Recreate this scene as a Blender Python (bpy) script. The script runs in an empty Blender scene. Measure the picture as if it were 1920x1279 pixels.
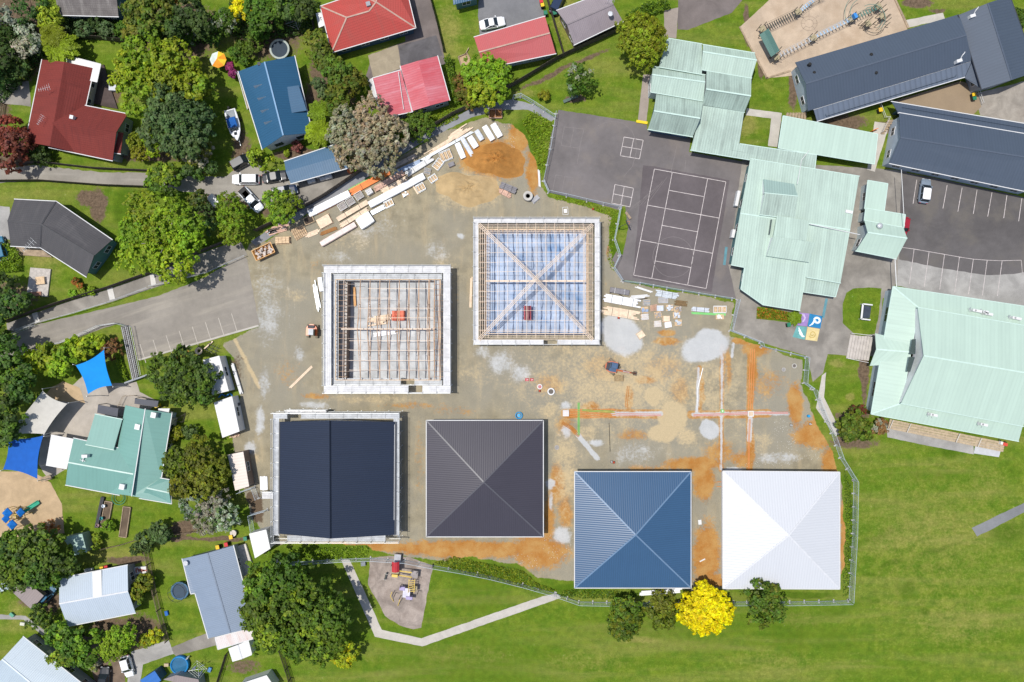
import bpy, bmesh, math, random
import numpy as np
from mathutils import Vector, Matrix
random.seed(7); np.random.seed(7)
SC = bpy.context.scene
COL = SC.collection
R = math.radians

# ---------------------------------------------------------------- camera, sky, sun, exposure
H = 120.0                       # drone height in metres
S = 0.0915                      # metres per photo pixel on the ground
cam = bpy.data.cameras.new('camera')
cam.sensor_width = 36.0
cam.lens = 36.0 * H / (1920 * S)
cam.clip_start = 1.0
cam.clip_end = 3000.0
cam_o = bpy.data.objects.new('camera', cam)
cam_o.location = (0, 0, H)
COL.objects.link(cam_o)
SC.camera = cam_o

SUN_EL, SUN_AZ = R(74), R(180)          # the sun stands over the left edge of the picture (towards -x)
w = bpy.data.worlds.new('World'); SC.world = w; w.use_nodes = True
nt = w.node_tree
sky = nt.nodes.new('ShaderNodeTexSky'); sky.sky_type = 'NISHITA'; sky.sun_disc = False
sky.sun_elevation = SUN_EL; sky.sun_rotation = R(270)
sky.air_density = 1.0; sky.dust_density = 1.5
nt.links.new(sky.outputs[0], nt.nodes['Background'].inputs[0])
nt.nodes['Background'].inputs[1].default_value = 0.125
sl = bpy.data.lights.new('sun', 'SUN'); sl.energy = 3.9; sl.angle = R(0.5); sl.color = (1.0, 0.96, 0.90)
so = bpy.data.objects.new('sun', sl); COL.objects.link(so)
d = Vector((math.cos(SUN_EL), -0.06, -math.sin(SUN_EL)))
so.rotation_euler = d.to_track_quat('-Z', 'Y').to_euler(); so.location = (-60, 0, 90)
SC.view_settings.view_transform = 'Standard'; SC.view_settings.look = 'None'
SC.view_settings.exposure = 0.0; SC.view_settings.gamma = 1.0

# ---------------------------------------------------------------- geometry helpers
def P(px, py, z=0.0):
    k = S * (H - z) / H
    return Vector(((px - 960) * k, (639.5 - py) * k, z))
def P2(px, py, z=0.0):
    v = P(px, py, z); return (v.x, v.y)
def ang(p, q):                          # world heading of a pixel direction
    return math.atan2(-(q[1] - p[1]), q[0] - p[0])
def lin(c):
    f = lambda u: u / 12.92 if u <= .04045 else ((u + .055) / 1.055) ** 2.4
    return tuple(f(x / 255.) for x in c)

def origin(o):
    v = Vector((0, 0, 0))
    while o is not None:
        v = v + o.location; o = o.parent
    return v

class MB:
    """collects shapes, then links them as one mesh object"""
    def __init__(s): s.v = []; s.f = []
    def add(s, vs, fs):
        n = len(s.v); s.v += [tuple(p) for p in vs]; s.f += [tuple(i + n for i in f) for f in fs]; return s
    def poly(s, pts): return s.add(pts, [tuple(range(len(pts)))])
    def prism(s, pts, z0, z1):
        a = sum(pts[i][0] * pts[(i + 1) % len(pts)][1] - pts[(i + 1) % len(pts)][0] * pts[i][1] for i in range(len(pts)))
        if a < 0: pts = pts[::-1]
        n = len(pts)
        vs = [(p[0], p[1], z0) for p in pts] + [(p[0], p[1], z1) for p in pts]
        fs = [tuple(range(n - 1, -1, -1)), tuple(range(n, 2 * n))] + [(i, (i + 1) % n, n + (i + 1) % n, n + i) for i in range(n)]
        return s.add(vs, fs)
    def box(s, x, y, L, W, z0, z1, a=0.0, tx=1.0, ty=1.0):
        ca, sa = math.cos(a), math.sin(a); vs = []
        for z, kx, ky in ((z0, 1, 1), (z1, tx, ty)):
            for dx, dy in ((-.5, -.5), (.5, -.5), (.5, .5), (-.5, .5)):
                u, v = dx * L * kx, dy * W * ky
                vs.append((x + u * ca - v * sa, y + u * sa + v * ca, z))
        return s.add(vs, [(3, 2, 1, 0), (4, 5, 6, 7), (0, 1, 5, 4), (1, 2, 6, 5), (2, 3, 7, 6), (3, 0, 4, 7)])
    def beam(s, p, q, wd, ht):
        p, q = Vector(p), Vector(q); t = (q - p)
        if t.length < 1e-5: return s
        t.normalize()
        u = t.cross(Vector((0, 0, 1)))
        if u.length < 1e-3: u = Vector((1, 0, 0))
        u.normalize(); n = u.cross(t).normalized()
        vs = [c + u * a * wd / 2 + n * b * ht / 2 for c in (p, q) for a, b in ((-1, -1), (1, -1), (1, 1), (-1, 1))]
        return s.add(vs, [(3, 2, 1, 0), (4, 5, 6, 7), (0, 1, 5, 4), (1, 2, 6, 5), (2, 3, 7, 6), (3, 0, 4, 7)])
    def tube(s, p, q, r, n=6, r2=None):
        p, q = Vector(p), Vector(q); t = (q - p)
        if t.length < 1e-5: return s
        t.normalize(); r2 = r if r2 is None else r2
        u = t.orthogonal().normalized(); v = t.cross(u)
        vs = [c + (u * math.cos(2 * math.pi * i / n) + v * math.sin(2 * math.pi * i / n)) * rr for c, rr in ((p, r), (q, r2)) for i in range(n)]
        return s.add(vs, [tuple(range(n - 1, -1, -1)), tuple(range(n, 2 * n))] + [(i, (i + 1) % n, n + (i + 1) % n, n + i) for i in range(n)])
    def path(s, pts, r, n=6):
        for a, b in zip(pts[:-1], pts[1:]): s.tube(a, b, r, n)
        return s
    def lathe(s, x, y, prof, n=20):
        m = len(prof); vs = []
        for r_, z in prof:
            for i in range(n):
                vs.append((x + r_ * math.cos(2 * math.pi * i / n), y + r_ * math.sin(2 * math.pi * i / n), z))
        fs = [(j * n + i, j * n + (i + 1) % n, (j + 1) * n + (i + 1) % n, (j + 1) * n + i) for j in range(m - 1) for i in range(n)]
        if tuple(prof[0]) == tuple(prof[-1]): return s.add(vs, fs)
        if prof[-1][0] > 1e-4: fs.append(tuple((m - 1) * n + i for i in range(n)))
        if prof[0][0] > 1e-4: fs.append(tuple(n - 1 - i for i in range(n)))
        return s.add(vs, fs)
    def loft(s, rings, caps=True):
        n = len(rings[0]); vs = [p for r_ in rings for p in r_]; m = len(rings)
        fs = [(j * n + i, j * n + (i + 1) % n, (j + 1) * n + (i + 1) % n, (j + 1) * n + i) for j in range(m - 1) for i in range(n)]
        if caps: fs += [tuple(range(n - 1, -1, -1)), tuple((m - 1) * n + i for i in range(n))]
        return s.add(vs, fs)
    def torus(s, x, y, z, Rr, r, n=28, m=8):
        vs = [(x + (Rr + r * math.cos(2 * math.pi * j / m)) * math.cos(2 * math.pi * i / n),
               y + (Rr + r * math.cos(2 * math.pi * j / m)) * math.sin(2 * math.pi * i / n), z + r * math.sin(2 * math.pi * j / m)) for i in range(n) for j in range(m)]
        fs = [(i * m + j, ((i + 1) % n) * m + j, ((i + 1) % n) * m + (j + 1) % m, i * m + (j + 1) % m) for i in range(n) for j in range(m)]
        return s.add(vs, fs)
    def build(s, name, mat, parent=None, local=False, smooth=False, at=None, fix=False):
        me = bpy.data.meshes.new(name)
        if local: o0 = Vector((0, 0, 0))
        elif parent is not None: o0 = origin(parent)
        elif at is not None: o0 = Vector(at)
        else:
            a = np.array(s.v); o0 = Vector((float((a[:, 0].min() + a[:, 0].max()) / 2), float((a[:, 1].min() + a[:, 1].max()) / 2), float(a[:, 2].min())))
        me.from_pydata([(p[0] - o0.x, p[1] - o0.y, p[2] - o0.z) for p in s.v], [], s.f)
        if fix:
            bm = bmesh.new(); bm.from_mesh(me); bmesh.ops.recalc_face_normals(bm, faces=bm.faces); bm.to_mesh(me); bm.free()
        me.materials.append(mat)
        if smooth: me.polygons.foreach_set('use_smooth', [True] * len(me.polygons))
        o = bpy.data.objects.new(name, me); COL.objects.link(o)
        if parent is not None: o.parent = parent
        elif not local: o.location = o0
        return o

def thing(name, label, cat, loc=(0, 0, 0), rz=0.0, group=None):
    o = bpy.data.objects.new(name, None); COL.objects.link(o); o.empty_display_size = .3
    o.location = loc; o.rotation_euler = (0, 0, rz); o['label'] = label; o['category'] = cat
    if group: o['group'] = group
    return o
def tag(o, label, cat, group=None):
    o['label'] = label; o['category'] = cat
    if group: o['group'] = group
    return o
def struct(o):
    o['kind'] = 'structure'; return o
def dup(root, loc, rz, label, group=None):
    r_ = root.copy(); COL.objects.link(r_); r_.location = loc; r_.rotation_euler = (0, 0, rz); r_['label'] = label
    if group: r_['group'] = group
    for ch in list(root.children):
        c = ch.copy(); COL.objects.link(c); c.parent = r_
        for g in list(ch.children):
            e = g.copy(); COL.objects.link(e); e.parent = c
    return r_

# ---------------------------------------------------------------- materials
def nn(t, typ, **kw):
    n = t.nodes.new(typ)
    for k, v in kw.items():
        if hasattr(n, k): setattr(n, k, v)
    return n
def math_(t, op, a, b=None, c=None, clamp=False):
    n = t.nodes.new('ShaderNodeMath'); n.operation = op; n.use_clamp = clamp
    for i, x in enumerate((a, b, c)):
        if x is None: continue
        if isinstance(x, (int, float)): n.inputs[i].default_value = x
        else: t.links.new(x, n.inputs[i])
    return n.outputs[0]
def mixc(t, f, a, b, mode='MIX'):
    n = t.nodes.new('ShaderNodeMix'); n.data_type = 'RGBA'; n.blend_type = mode
    for i, x in ((0, f), (6, a), (7, b)):
        if isinstance(x, (int, float)): n.inputs[i].default_value = x
        elif isinstance(x, tuple): n.inputs[i].default_value = x[:3] + (1,)
        else: t.links.new(x, n.inputs[i])
    return n.outputs[2]
def noise(t, vec, scale, detail=3.0, rough=.55, dist=0.0):
    n = t.nodes.new('ShaderNodeTexNoise'); n.inputs['Scale'].default_value = scale; n.inputs['Detail'].default_value = detail
    n.inputs['Roughness'].default_value = rough; n.inputs['Distortion'].default_value = dist
    t.links.new(vec, n.inputs['Vector']); return n.outputs['Fac']
def sstep(t, x, a, b):
    n = t.nodes.new('ShaderNodeMapRange'); n.interpolation_type = 'SMOOTHSTEP'
    t.links.new(x, n.inputs[0]); n.inputs[1].default_value = a; n.inputs[2].default_value = b; return n.outputs[0]
def sc(c, k): return tuple(min(1., x * k) for x in c[:3])
def base_mat(name, rough=.7, spec=.3, metal=0.0):
    m = bpy.data.materials.new(name); m.use_nodes = True; t = m.node_tree; b = t.nodes['Principled BSDF']
    b.inputs['Roughness'].default_value = rough; b.inputs['Metallic'].default_value = metal
    b.inputs['Specular IOR Level'].default_value = spec
    return m, t, b
_mats = {}
def M(name, c, rough=.7, var=.12, scale=1.2, spec=.3, bump=0.0, metal=0.0, fine=9.0, fvar=None, trans=0.0, alpha=1.0):
    """plain painted / mineral surface: colour broken by a broad and a fine noise"""
    if name in _mats: return _mats[name]
    m, t, b = base_mat(name, rough, spec, metal)
    g = t.nodes.new('ShaderNodeNewGeometry').outputs['Position']
    n1 = noise(t, g, scale, 4); n2 = noise(t, g, fine, 3)
    fvar = var * .7 if fvar is None else fvar
    a = mixc(t, sstep(t, n1, .3, .7), sc(c, 1 - var), sc(c, 1 + var))
    k = mixc(t, sstep(t, n2, .25, .75), (1 - fvar,) * 3, (1 + fvar,) * 3)
    t.links.new(mixc(t, 1.0, a, k, 'MULTIPLY'), b.inputs['Base Color'])
    if bump:
        bp = t.nodes.new('ShaderNodeBump'); bp.inputs['Strength'].default_value = bump; bp.inputs['Distance'].default_value = .05
        t.links.new(n2, bp.inputs['Height']); t.links.new(bp.outputs[0], b.inputs['Normal'])
    if alpha < 1: b.inputs['Alpha'].default_value = alpha
    if trans: b.inputs['Transmission Weight'].default_value = trans
    _mats[name] = m; return m
def RM(name, c, pitch=.35, rib=.25, rough=.45, dirt=.15, dirtc=None, tile=0.0, spec=.4, bump=.35, metal=0.0, panel=0.0, big=.3):
    """sheet-metal or tiled roof: ribs run down the slope along UV v, courses across it for tiles, streaky weathering"""
    if name in _mats: return _mats[name]
    m, t, b = base_mat(name, rough, spec, metal)
    uv = t.nodes.new('ShaderNodeUVMap'); uv.uv_map = 'UVMap'
    sp = t.nodes.new('ShaderNodeSeparateXYZ'); t.links.new(uv.outputs[0], sp.inputs[0]); u, v = sp.outputs[0], sp.outputs[1]
    s1 = math_(t, 'MULTIPLY_ADD', math_(t, 'SINE', math_(t, 'MULTIPLY', u, 2 * math.pi / pitch)), .5, .5)
    mp = t.nodes.new('ShaderNodeMapping'); mp.inputs['Scale'].default_value = (1.4, .16, 1); t.links.new(uv.outputs[0], mp.inputs[0])
    st = noise(t, mp.outputs[0], 1.0, 5, .6)
    g = t.nodes.new('ShaderNodeNewGeometry').outputs['Position']; bg = noise(t, g, big, 4)
    dc = dirtc or sc(c, .55)
    col = mixc(t, math_(t, 'MULTIPLY', sstep(t, st, .45, .8), dirt * 2.2, clamp=True), tuple(c[:3]), dc)
    col = mixc(t, sstep(t, bg, .3, .7), col, mixc(t, dirt, col, dc))
    fn = noise(t, g, 7., 3); col = mixc(t, 1.0, col, mixc(t, fn, (1 - dirt * .6,) * 3, (1 + dirt * .6,) * 3), 'MULTIPLY')
    h = s1
    if tile:
        s2 = math_(t, 'FRACT', math_(t, 'DIVIDE', v, tile)); h = math_(t, 'ADD', math_(t, 'MULTIPLY', s1, .5), s2)
        col = mixc(t, math_(t, 'MULTIPLY', sstep(t, s2, .75, .98), .45), col, sc(c, .35))
    if panel:
        pn = t.nodes.new('ShaderNodeTexWhiteNoise'); pn.noise_dimensions = '1D'
        t.links.new(math_(t, 'FLOOR', math_(t, 'DIVIDE', u, .76)), pn.inputs['W'])
        col = mixc(t, 1.0, col, mixc(t, pn.outputs[0], (1 - panel,) * 3, (1 + panel,) * 3), 'MULTIPLY')
    gro = math_(t, 'SUBTRACT', 1.0, sstep(t, s1, .0, .45))
    col = mixc(t, math_(t, 'MULTIPLY', gro, rib), col, sc(c, .4))
    t.links.new(col, b.inputs['Base Color'])
    if bump:
        bp = t.nodes.new('ShaderNodeBump'); bp.inputs['Strength'].default_value = bump; bp.inputs['Distance'].default_value = .04
        t.links.new(h, bp.inputs['Height']); t.links.new(bp.outputs[0], b.inputs['Normal'])
    _mats[name] = m; return m

WHITE = M('white_paint', (.66, .66, .65), .5, .04)
DARKGLASS = M('dark_glass', (.02, .028, .035), .08, .1, spec=.6)
GLASS = M('window_glass', (.03, .045, .055), .06, .1, spec=.7)
BLACK = M('black_rubber', (.02, .02, .02), .8, .1)
TIMBER = M('pine_timber', (.62, .45, .28), .75, .16, 2.)
TIMBER2 = M('weathered_timber', (.33, .25, .17), .8, .2, 2.)
DARKTIM = M('dark_fence_timber', (.085, .07, .058), .85, .2, 1.5)
GALV = M('galvanised_steel', (.55, .57, .58), .4, .08, metal=.3)
CONC = M('pale_concrete', (.46, .44, .40), .85, .1, .6, bump=.1)
ALU = M('aluminium_plank', (.66, .68, .69), .45, .08, 1.5)
TYRE = BLACK
# ---------------------------------------------------------------- ground: one sheet, what lies on it painted as coverage of materials
def vnoise(x, y, seed):
    r_ = np.random.RandomState(seed).rand(256, 256)
    xi, yi = np.floor(x).astype(int), np.floor(y).astype(int); fx, fy = x - xi, y - yi
    fx, fy = fx * fx * (3 - 2 * fx), fy * fy * (3 - 2 * fy)
    g = lambda a, b: r_[a % 256, b % 256]
    return (g(xi, yi) * (1 - fx) + g(xi + 1, yi) * fx) * (1 - fy) + (g(xi, yi + 1) * (1 - fx) + g(xi + 1, yi + 1) * fx) * fy
def fbm(x, y, seed, o=4):
    s_, a, t = 0, 1., 0
    for i in range(o): s_ = s_ + a * vnoise(x * 2 ** i, y * 2 ** i, seed + i); t += a; a *= .5
    return s_ / t
GP = .3
gx = np.arange(-8, 1931, GP / S); gy = np.arange(-8, 1291, GP / S)
GX, GY = np.meshgrid(gx, gy)                              # photo pixels of the grid points
WOB = (fbm(GX / 22, GY / 22, 3) - .5) * 14, (fbm(GX / 22, GY / 22, 9) - .5) * 14
def sdf(poly, wob=0.6):
    x, y = GX + WOB[0] * wob, GY + WOB[1] * wob
    dmin = np.full(x.shape, 1e9); ins = np.zeros(x.shape, bool)
    n = len(poly)
    for i in range(n):
        (x0, y0), (x1, y1) = poly[i], poly[(i + 1) % n]
        dx, dy = x1 - x0, y1 - y0
        t = np.clip(((x - x0) * dx + (y - y0) * dy) / (dx * dx + dy * dy + 1e-9), 0, 1)
        dmin = np.minimum(dmin, np.hypot(x - x0 - t * dx, y - y0 - t * dy))
        c = ((y0 > y) != (y1 > y)) & (x < (x1 - x0) * (y - y0) / (y1 - y0 + 1e-12) + x0); ins ^= c
    return np.where(ins, dmin, -dmin)
LAY = {k: np.zeros(GX.shape) for k in ('site', 'clay', 'pale', 'tan', 'soil', 'lush', 'dry', 'stone')}
def pp(k, poly, soft=3., wob=.6, wt=1.):
    LAY[k] = np.maximum(LAY[k], np.clip(.5 + sdf(poly, wob) / (2 * soft), 0, 1) * wt)
def pe(k, cx, cy, rx, ry, wt=1., rot=0., soft=.6, sub=False):
    x, y = GX + WOB[0] * .8 - cx, GY + WOB[1] * .8 - cy; c, s_ = math.cos(R(rot)), math.sin(R(rot))
    d_ = np.hypot((x * c + y * s_) / rx, (-x * s_ + y * c) / ry)
    a = np.clip(.5 + (1 - d_) / (2 * soft), 0, 1) * wt
    LAY[k] = np.maximum(LAY[k], a) if not sub else LAY[k] * (1 - a)
def pl(k, pts, wd, wt=1., soft=2.5):
    for (x0, y0), (x1, y1) in zip(pts[:-1], pts[1:]):
        x, y = GX + WOB[0] * .25, GY + WOB[1] * .25; dx, dy = x1 - x0, y1 - y0
        t = np.clip(((x - x0) * dx + (y - y0) * dy) / (dx * dx + dy * dy), 0, 1)
        LAY[k] = np.maximum(LAY[k], np.clip(.5 + (wd - np.hypot(x - x0 - t * dx, y - y0 - t * dy)) / (2 * soft), 0, 1) * wt)
SITE = [(455, 480), (474, 452), (500, 455), (540, 425), (590, 395), (640, 360), (690, 335), (760, 288), (830, 248), (905, 222), (958, 232), (985, 258), (1004, 300), (1012, 345), (1028, 368), (1100, 388),
        (1148, 408), (1142, 440), (1146, 480), (1152, 508), (1170, 528), (1250, 545), (1376, 567), (1366, 630), (1424, 648), (1505, 676), (1500, 716), (1530, 792), (1562, 850), (1578, 905), (1582, 960),
        (1584, 1060), (1570, 1096), (1300, 1108), (1070, 1088), (1010, 1082), (980, 1062), (880, 1044), (820, 1052), (735, 1042), (700, 1034), (690, 1022), (560, 1018), (510, 1024), (468, 962), (455, 905), (440, 845), (436, 800), (452, 745), (440, 680),
        (418, 648), (484, 612)]
pp('site', SITE, 4)
# orange clay
for a in [(925, 298, 62, 40), (1000, 320, 14, 50), (975, 250, 22, 40), (700, 1028, 180, 10), (880, 1030, 170, 18), (1010, 1035, 60, 34), (1046, 905, 16, 42), (1325, 1040, 26, 66), (1320, 900, 22, 40), (1300, 870, 60, 14), (1492, 760, 14, 44),
          (1530, 815, 45, 26), (1560, 870, 22, 40), (1583, 1010, 9, 90), (1418, 655, 26, 16), (1390, 640, 22, 8), (1108, 760, 18, 8), (1315, 730, 7, 34), (1180, 745, 9, 26), (1250, 640, 26, 8), (1210, 712, 22, 8), (1412, 690, 9, 60), (1408, 830, 8, 50),
          (1275, 730, 26, 40, .62), (1130, 690, 60, 40, .54), (1240, 690, 60, 40, .55), (1350, 850, 40, 30, .66), (1390, 860, 30, 20, .7), (1060, 800, 22, 30, .68), (1030, 720, 40, 30, .6), (1185, 815, 40, 14, .66),
          (770, 760, 80, 10, .55), (850, 770, 60, 14, .5), (785, 860, 12, 110, .46), (540, 700, 50, 50, .42), (780, 540, 30, 60, .55), (1350, 1090, 50, 12), (1030, 975, 14, 60, .8), (1060, 960, 16, 40, .8), (1540, 745, 8, 60), (1532, 780, 9, 46),
          (610, 500, 60, 20, .42), (590, 742, 40, 6, .66), (1165, 655, 10, 6, .7), (1250, 625, 18, 6, .9), (1365, 690, 8, 60, .68), (1440, 720, 50, 40, .55), (1220, 880, 70, 12, .62)]: pe('clay', *a)
# pale crushed stone
for a in [(1168, 632, 36, 32, 1.3, 35, .35), (1146, 612, 20, 24, 1.2, 0, .4), (1322, 652, 44, 26, 1.3, -15, .4), (1332, 636, 26, 20, 1.3, 0, .4), (1332, 806, 17, 18, 1.3, 0, .3), (1054, 1005, 17, 16), (1032, 908, 10, 9), (940, 680, 34, 30, .68), (975, 700, 26, 22, .64), (905, 660, 20, 16, .62), (500, 600, 40, 60, .55), (590, 760, 34, 10, .7), (865, 445, 8, 6, .8),
          (700, 430, 90, 40, .52, -20, 1.), (500, 540, 40, 70, .56, 0, 1.), (640, 480, 70, 24, .5, 0, 1.), (1200, 860, 90, 30, .5, 0, 1.), (488, 790, 10, 36, .72), (470, 840, 14, 18, .72), (1060, 760, 14, 12, .75), (1120, 830, 16, 8, .85), (1060, 810, 12, 16, .8), (1035, 940, 5, 22, .8), (1370, 880, 22, 5, .8), (495, 720, 14, 40, .6), (560, 660, 14, 20, .6), (820, 470, 30, 30, .5), (1460, 860, 60, 16, .6), (1190, 850, 60, 30, .5)]: pe('pale', *a)
pl('clay', [(1062, 775), (1240, 776)], 9, 1.1); pl('clay', [(1296, 778), (1440, 776)], 8, 1.); pl('clay', [(1408, 652), (1404, 884)], 6, 1.1); pl('clay', [(1354, 650), (1352, 880)], 5.5, .85); pl('clay', [(1312, 690), (1312, 772)], 6, .85); pl('clay', [(1054, 790), (1088, 818)], 5, 1.)
pl('pale', [(1354, 645), (1352, 880)], 2.6); pl('pale', [(1150, 776), (1240, 775)], 5, .95); pl('pale', [(1300, 778), (1400, 775), (1478, 776)], 4, .9)
rr = random.Random(11)
for i in range(26):
    x, y, a, cv = rr.uniform(480, 1500), rr.uniform(440, 860), rr.choice((0, 1.57, .5, -.5)) + rr.uniform(-.3, .3), rr.uniform(-.05, .05); q = []
    for k in range(9): q.append((x, y)); x += 13 * math.cos(a); y += 13 * math.sin(a); a += cv
    n_ = (-math.sin(a) * 10, math.cos(a) * 10); k_ = rr.choice(('tan', 'pale', 'clay')); pl(k_, q, 1.6, .56); pl(k_, [(u + n_[0], v + n_[1]) for u, v in q], 1.6, .56)
pl('pale', [(1310, 690), (1307, 772)], 3); pl('pale', [(1084, 815), (1120, 860)], 5); pl('pale', [(1408, 785), (1405, 825)], 5); pl('pale', [(1375, 645), (1373, 670)], 3)
# tan sandy spoil
for a in [(1225, 742, 19, 19, 1.3, 0, .25), (1262, 785, 28, 34, 1.3, 0, .3), (1242, 812, 28, 18, 1.3, 0, .3), (1130, 725, 40, 34, .72), (1290, 820, 26, 20, .8), (1100, 810, 26, 20, .7), (880, 360, 60, 34, 1.), (1030, 770, 20, 22, .75), (1080, 650, 60, 30, .62), (470, 860, 16, 12, .8), (1190, 670, 60, 20, .7), (1330, 700, 40, 30, .62),
          (1170, 715, 230, 110, .74, 0, .9), (1030, 720, 130, 70, .6, 0, 1.), (1330, 740, 130, 110, .6, 0, .9), (880, 700, 160, 50, .5, 0, 1.), (840, 900, 30, 130, .6), (1060, 880, 30, 110, .7), (660, 450, 60, 26, .52), (830, 520, 40, 60, .55), (545, 555, 50, 20, .52), (1420, 830, 40, 30, .55), (700, 748, 120, 10, .6)]: pe('tan', *a)
pl('tan', [(436, 628), (486, 726)], 4)
# garden soil and trodden earth
for a in [(185, 385, 16, 32), (170, 372, 30, 16), (345, 105, 26, 14), (215, 165, 10, 30), (30, 300, 60, 12, .8), (300, 290, 100, 16, .8), (450, 275, 20, 40, .8), (560, 290, 46, 12), (600, 130, 20, 60, .9), (585, 205, 20, 50, .9), (650, 170, 22, 40, .75), (880, 160, 20, 30, .7), (1076, 186, 20, 8), (1055, 130, 110, 5, .8, -25),
          (440, 372, 60, 22), (385, 400, 20, 16), (530, 395, 40, 14), (70, 300, 34, 8, .7), (120, 60, 120, 14, .9), (30, 60, 60, 100, .95), (330, 60, 90, 60, .9), (500, 60, 80, 60, .75), (20, 470, 20, 26, .6), (12, 560, 60, 30, .8), (355, 985, 30, 10), (340, 994, 26, 10), (340, 1010, 40, 4), (240, 1050, 40, 8), (260, 1185, 50, 40, .8), (100, 1130, 20, 26, .8),
          (200, 1180, 40, 26, .8), (60, 1120, 30, 26, .8), (20, 960, 40, 50, .8), (1600, 830, 60, 12, .7), (1620, 690, 8, 70), (1605, 640, 30, 10, .8), (1435, 590, 30, 8, .8), (1660, 240, 24, 12, .8), (1580, 230, 50, 20, .8), (1486, 160, 8, 40), (1425, 130, 6, 20), (1770, 360, 80, 8, .7), (1720, 5, 30, 10), (1760, 20, 20, 6, .7), (440, 700, 26, 60, .5),
          (1448, 590, 16, 8), (1600, 780, 40, 10, .8), (1170, 1172, 30, 20, .5), (1400, 45, 6, 40), (455, 1250, 40, 20, .6), (420, 1010, 50, 4), (150, 1215, 60, 10, .6), (420, 700, 60, 60, .3), (0, 210, 30, 50, .6), (482, 955, 14, 26), (470, 935, 8, 14), (790, 245, 40, 10, .8), (700, 240, 60, 20, .8)]: pe('soil', *a)
# lush, darker clumps and dry patches of the lawns
for a in [(610, 1032, 60, 12), (900, 1070, 80, 14), (1080, 1105, 60, 10), (990, 250, 26, 40), (1150, 460, 6, 60), (1596, 1000, 6, 100), (1500, 1115, 70, 6), (1672, 1055, 22, 6, 1., -15), (1630, 1078, 14, 4, .9), (1780, 850, 16, 12, .9), (1700, 1105, 22, 22, .7), (1735, 1145, 10, 9, .8), (1640, 1128, 9, 5, .9), (1890, 1000, 40, 22, .8), (1760, 1030, 60, 6, .7, -18), (1765, 1066, 6, 5, .8),
          (230, 390, 20, 40, .9), (240, 480, 30, 40, .7), (285, 680, 40, 14, .7), (1480, 1180, 60, 60, .55), (1300, 1200, 300, 40, .4), (1750, 890, 100, 14, .5), (1510, 700, 8, 30, .8), (1590, 880, 20, 40, .6), (340, 1080, 30, 60, .4), (1820, 770, 60, 12, .5), (640, 1250, 40, 20, .5), (1345, 20, 60, 16, .4), (1250, 190, 20, 14, .8), (880, 1240, 330, 90, .52, 0, .9), (1250, 1180, 260, 30, .5), (900, 1120, 90, 50, .5), (1560, 1150, 120, 14, .55, -20), (1640, 1010, 90, 10, .6, -20), (1560, 1200, 60, 30, .5)]: pe('lush', *a)
for a in [(1760, 1010, 240, 200, .55, 0, .9), (1700, 1000, 120, 40, .62, -20), (1600, 870, 60, 40, .4), (1800, 1170, 120, 60, .55), (1500, 1160, 80, 20, .5), (1200, 1200, 40, 8, .8), (1100, 1240, 120, 26, .5), (1450, 1240, 100, 30, .5), (1850, 900, 60, 40, .5), (1570, 680, 16, 8, 1.), (1593, 745, 8, 8, 1.), (1630, 750, 14, 60, .5), (840, 60, 30, 60, .7), (1130, 150, 40, 20, .4), (980, 175, 40, 10, .7), (870, 1230, 160, 30, .45), (700, 1230, 60, 30, .4),
          (1400, 235, 24, 26, .8), (1440, 160, 26, 30, .4), (190, 300, 60, 20, .3), (80, 500, 40, 50, .7), (1062, 35, 30, 60, .8), (380, 130, 40, 30, .55), (30, 1150, 30, 40, .6), (210, 1040, 60, 10, .6), (720, 180, 26, 40, .6), (370, 1200, 40, 30, .4), (1700, 30, 40, 14, .4), (60, 355, 60, 20, .35)]: pe('dry', *a)
# scattered stones and broken concrete
for a in [(1050, 1020, 30, 30, .8), (990, 1050, 30, 14, .7), (610, 1040, 60, 3, .4), (1500, 850, 50, 12, .8), (1440, 870, 60, 8, .7), (470, 900, 10, 16, .8), (1470, 820, 30, 60, .5), (960, 270, 14, 30, .5), (940, 235, 30, 8, .6)]: pe('stone', *a)

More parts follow.
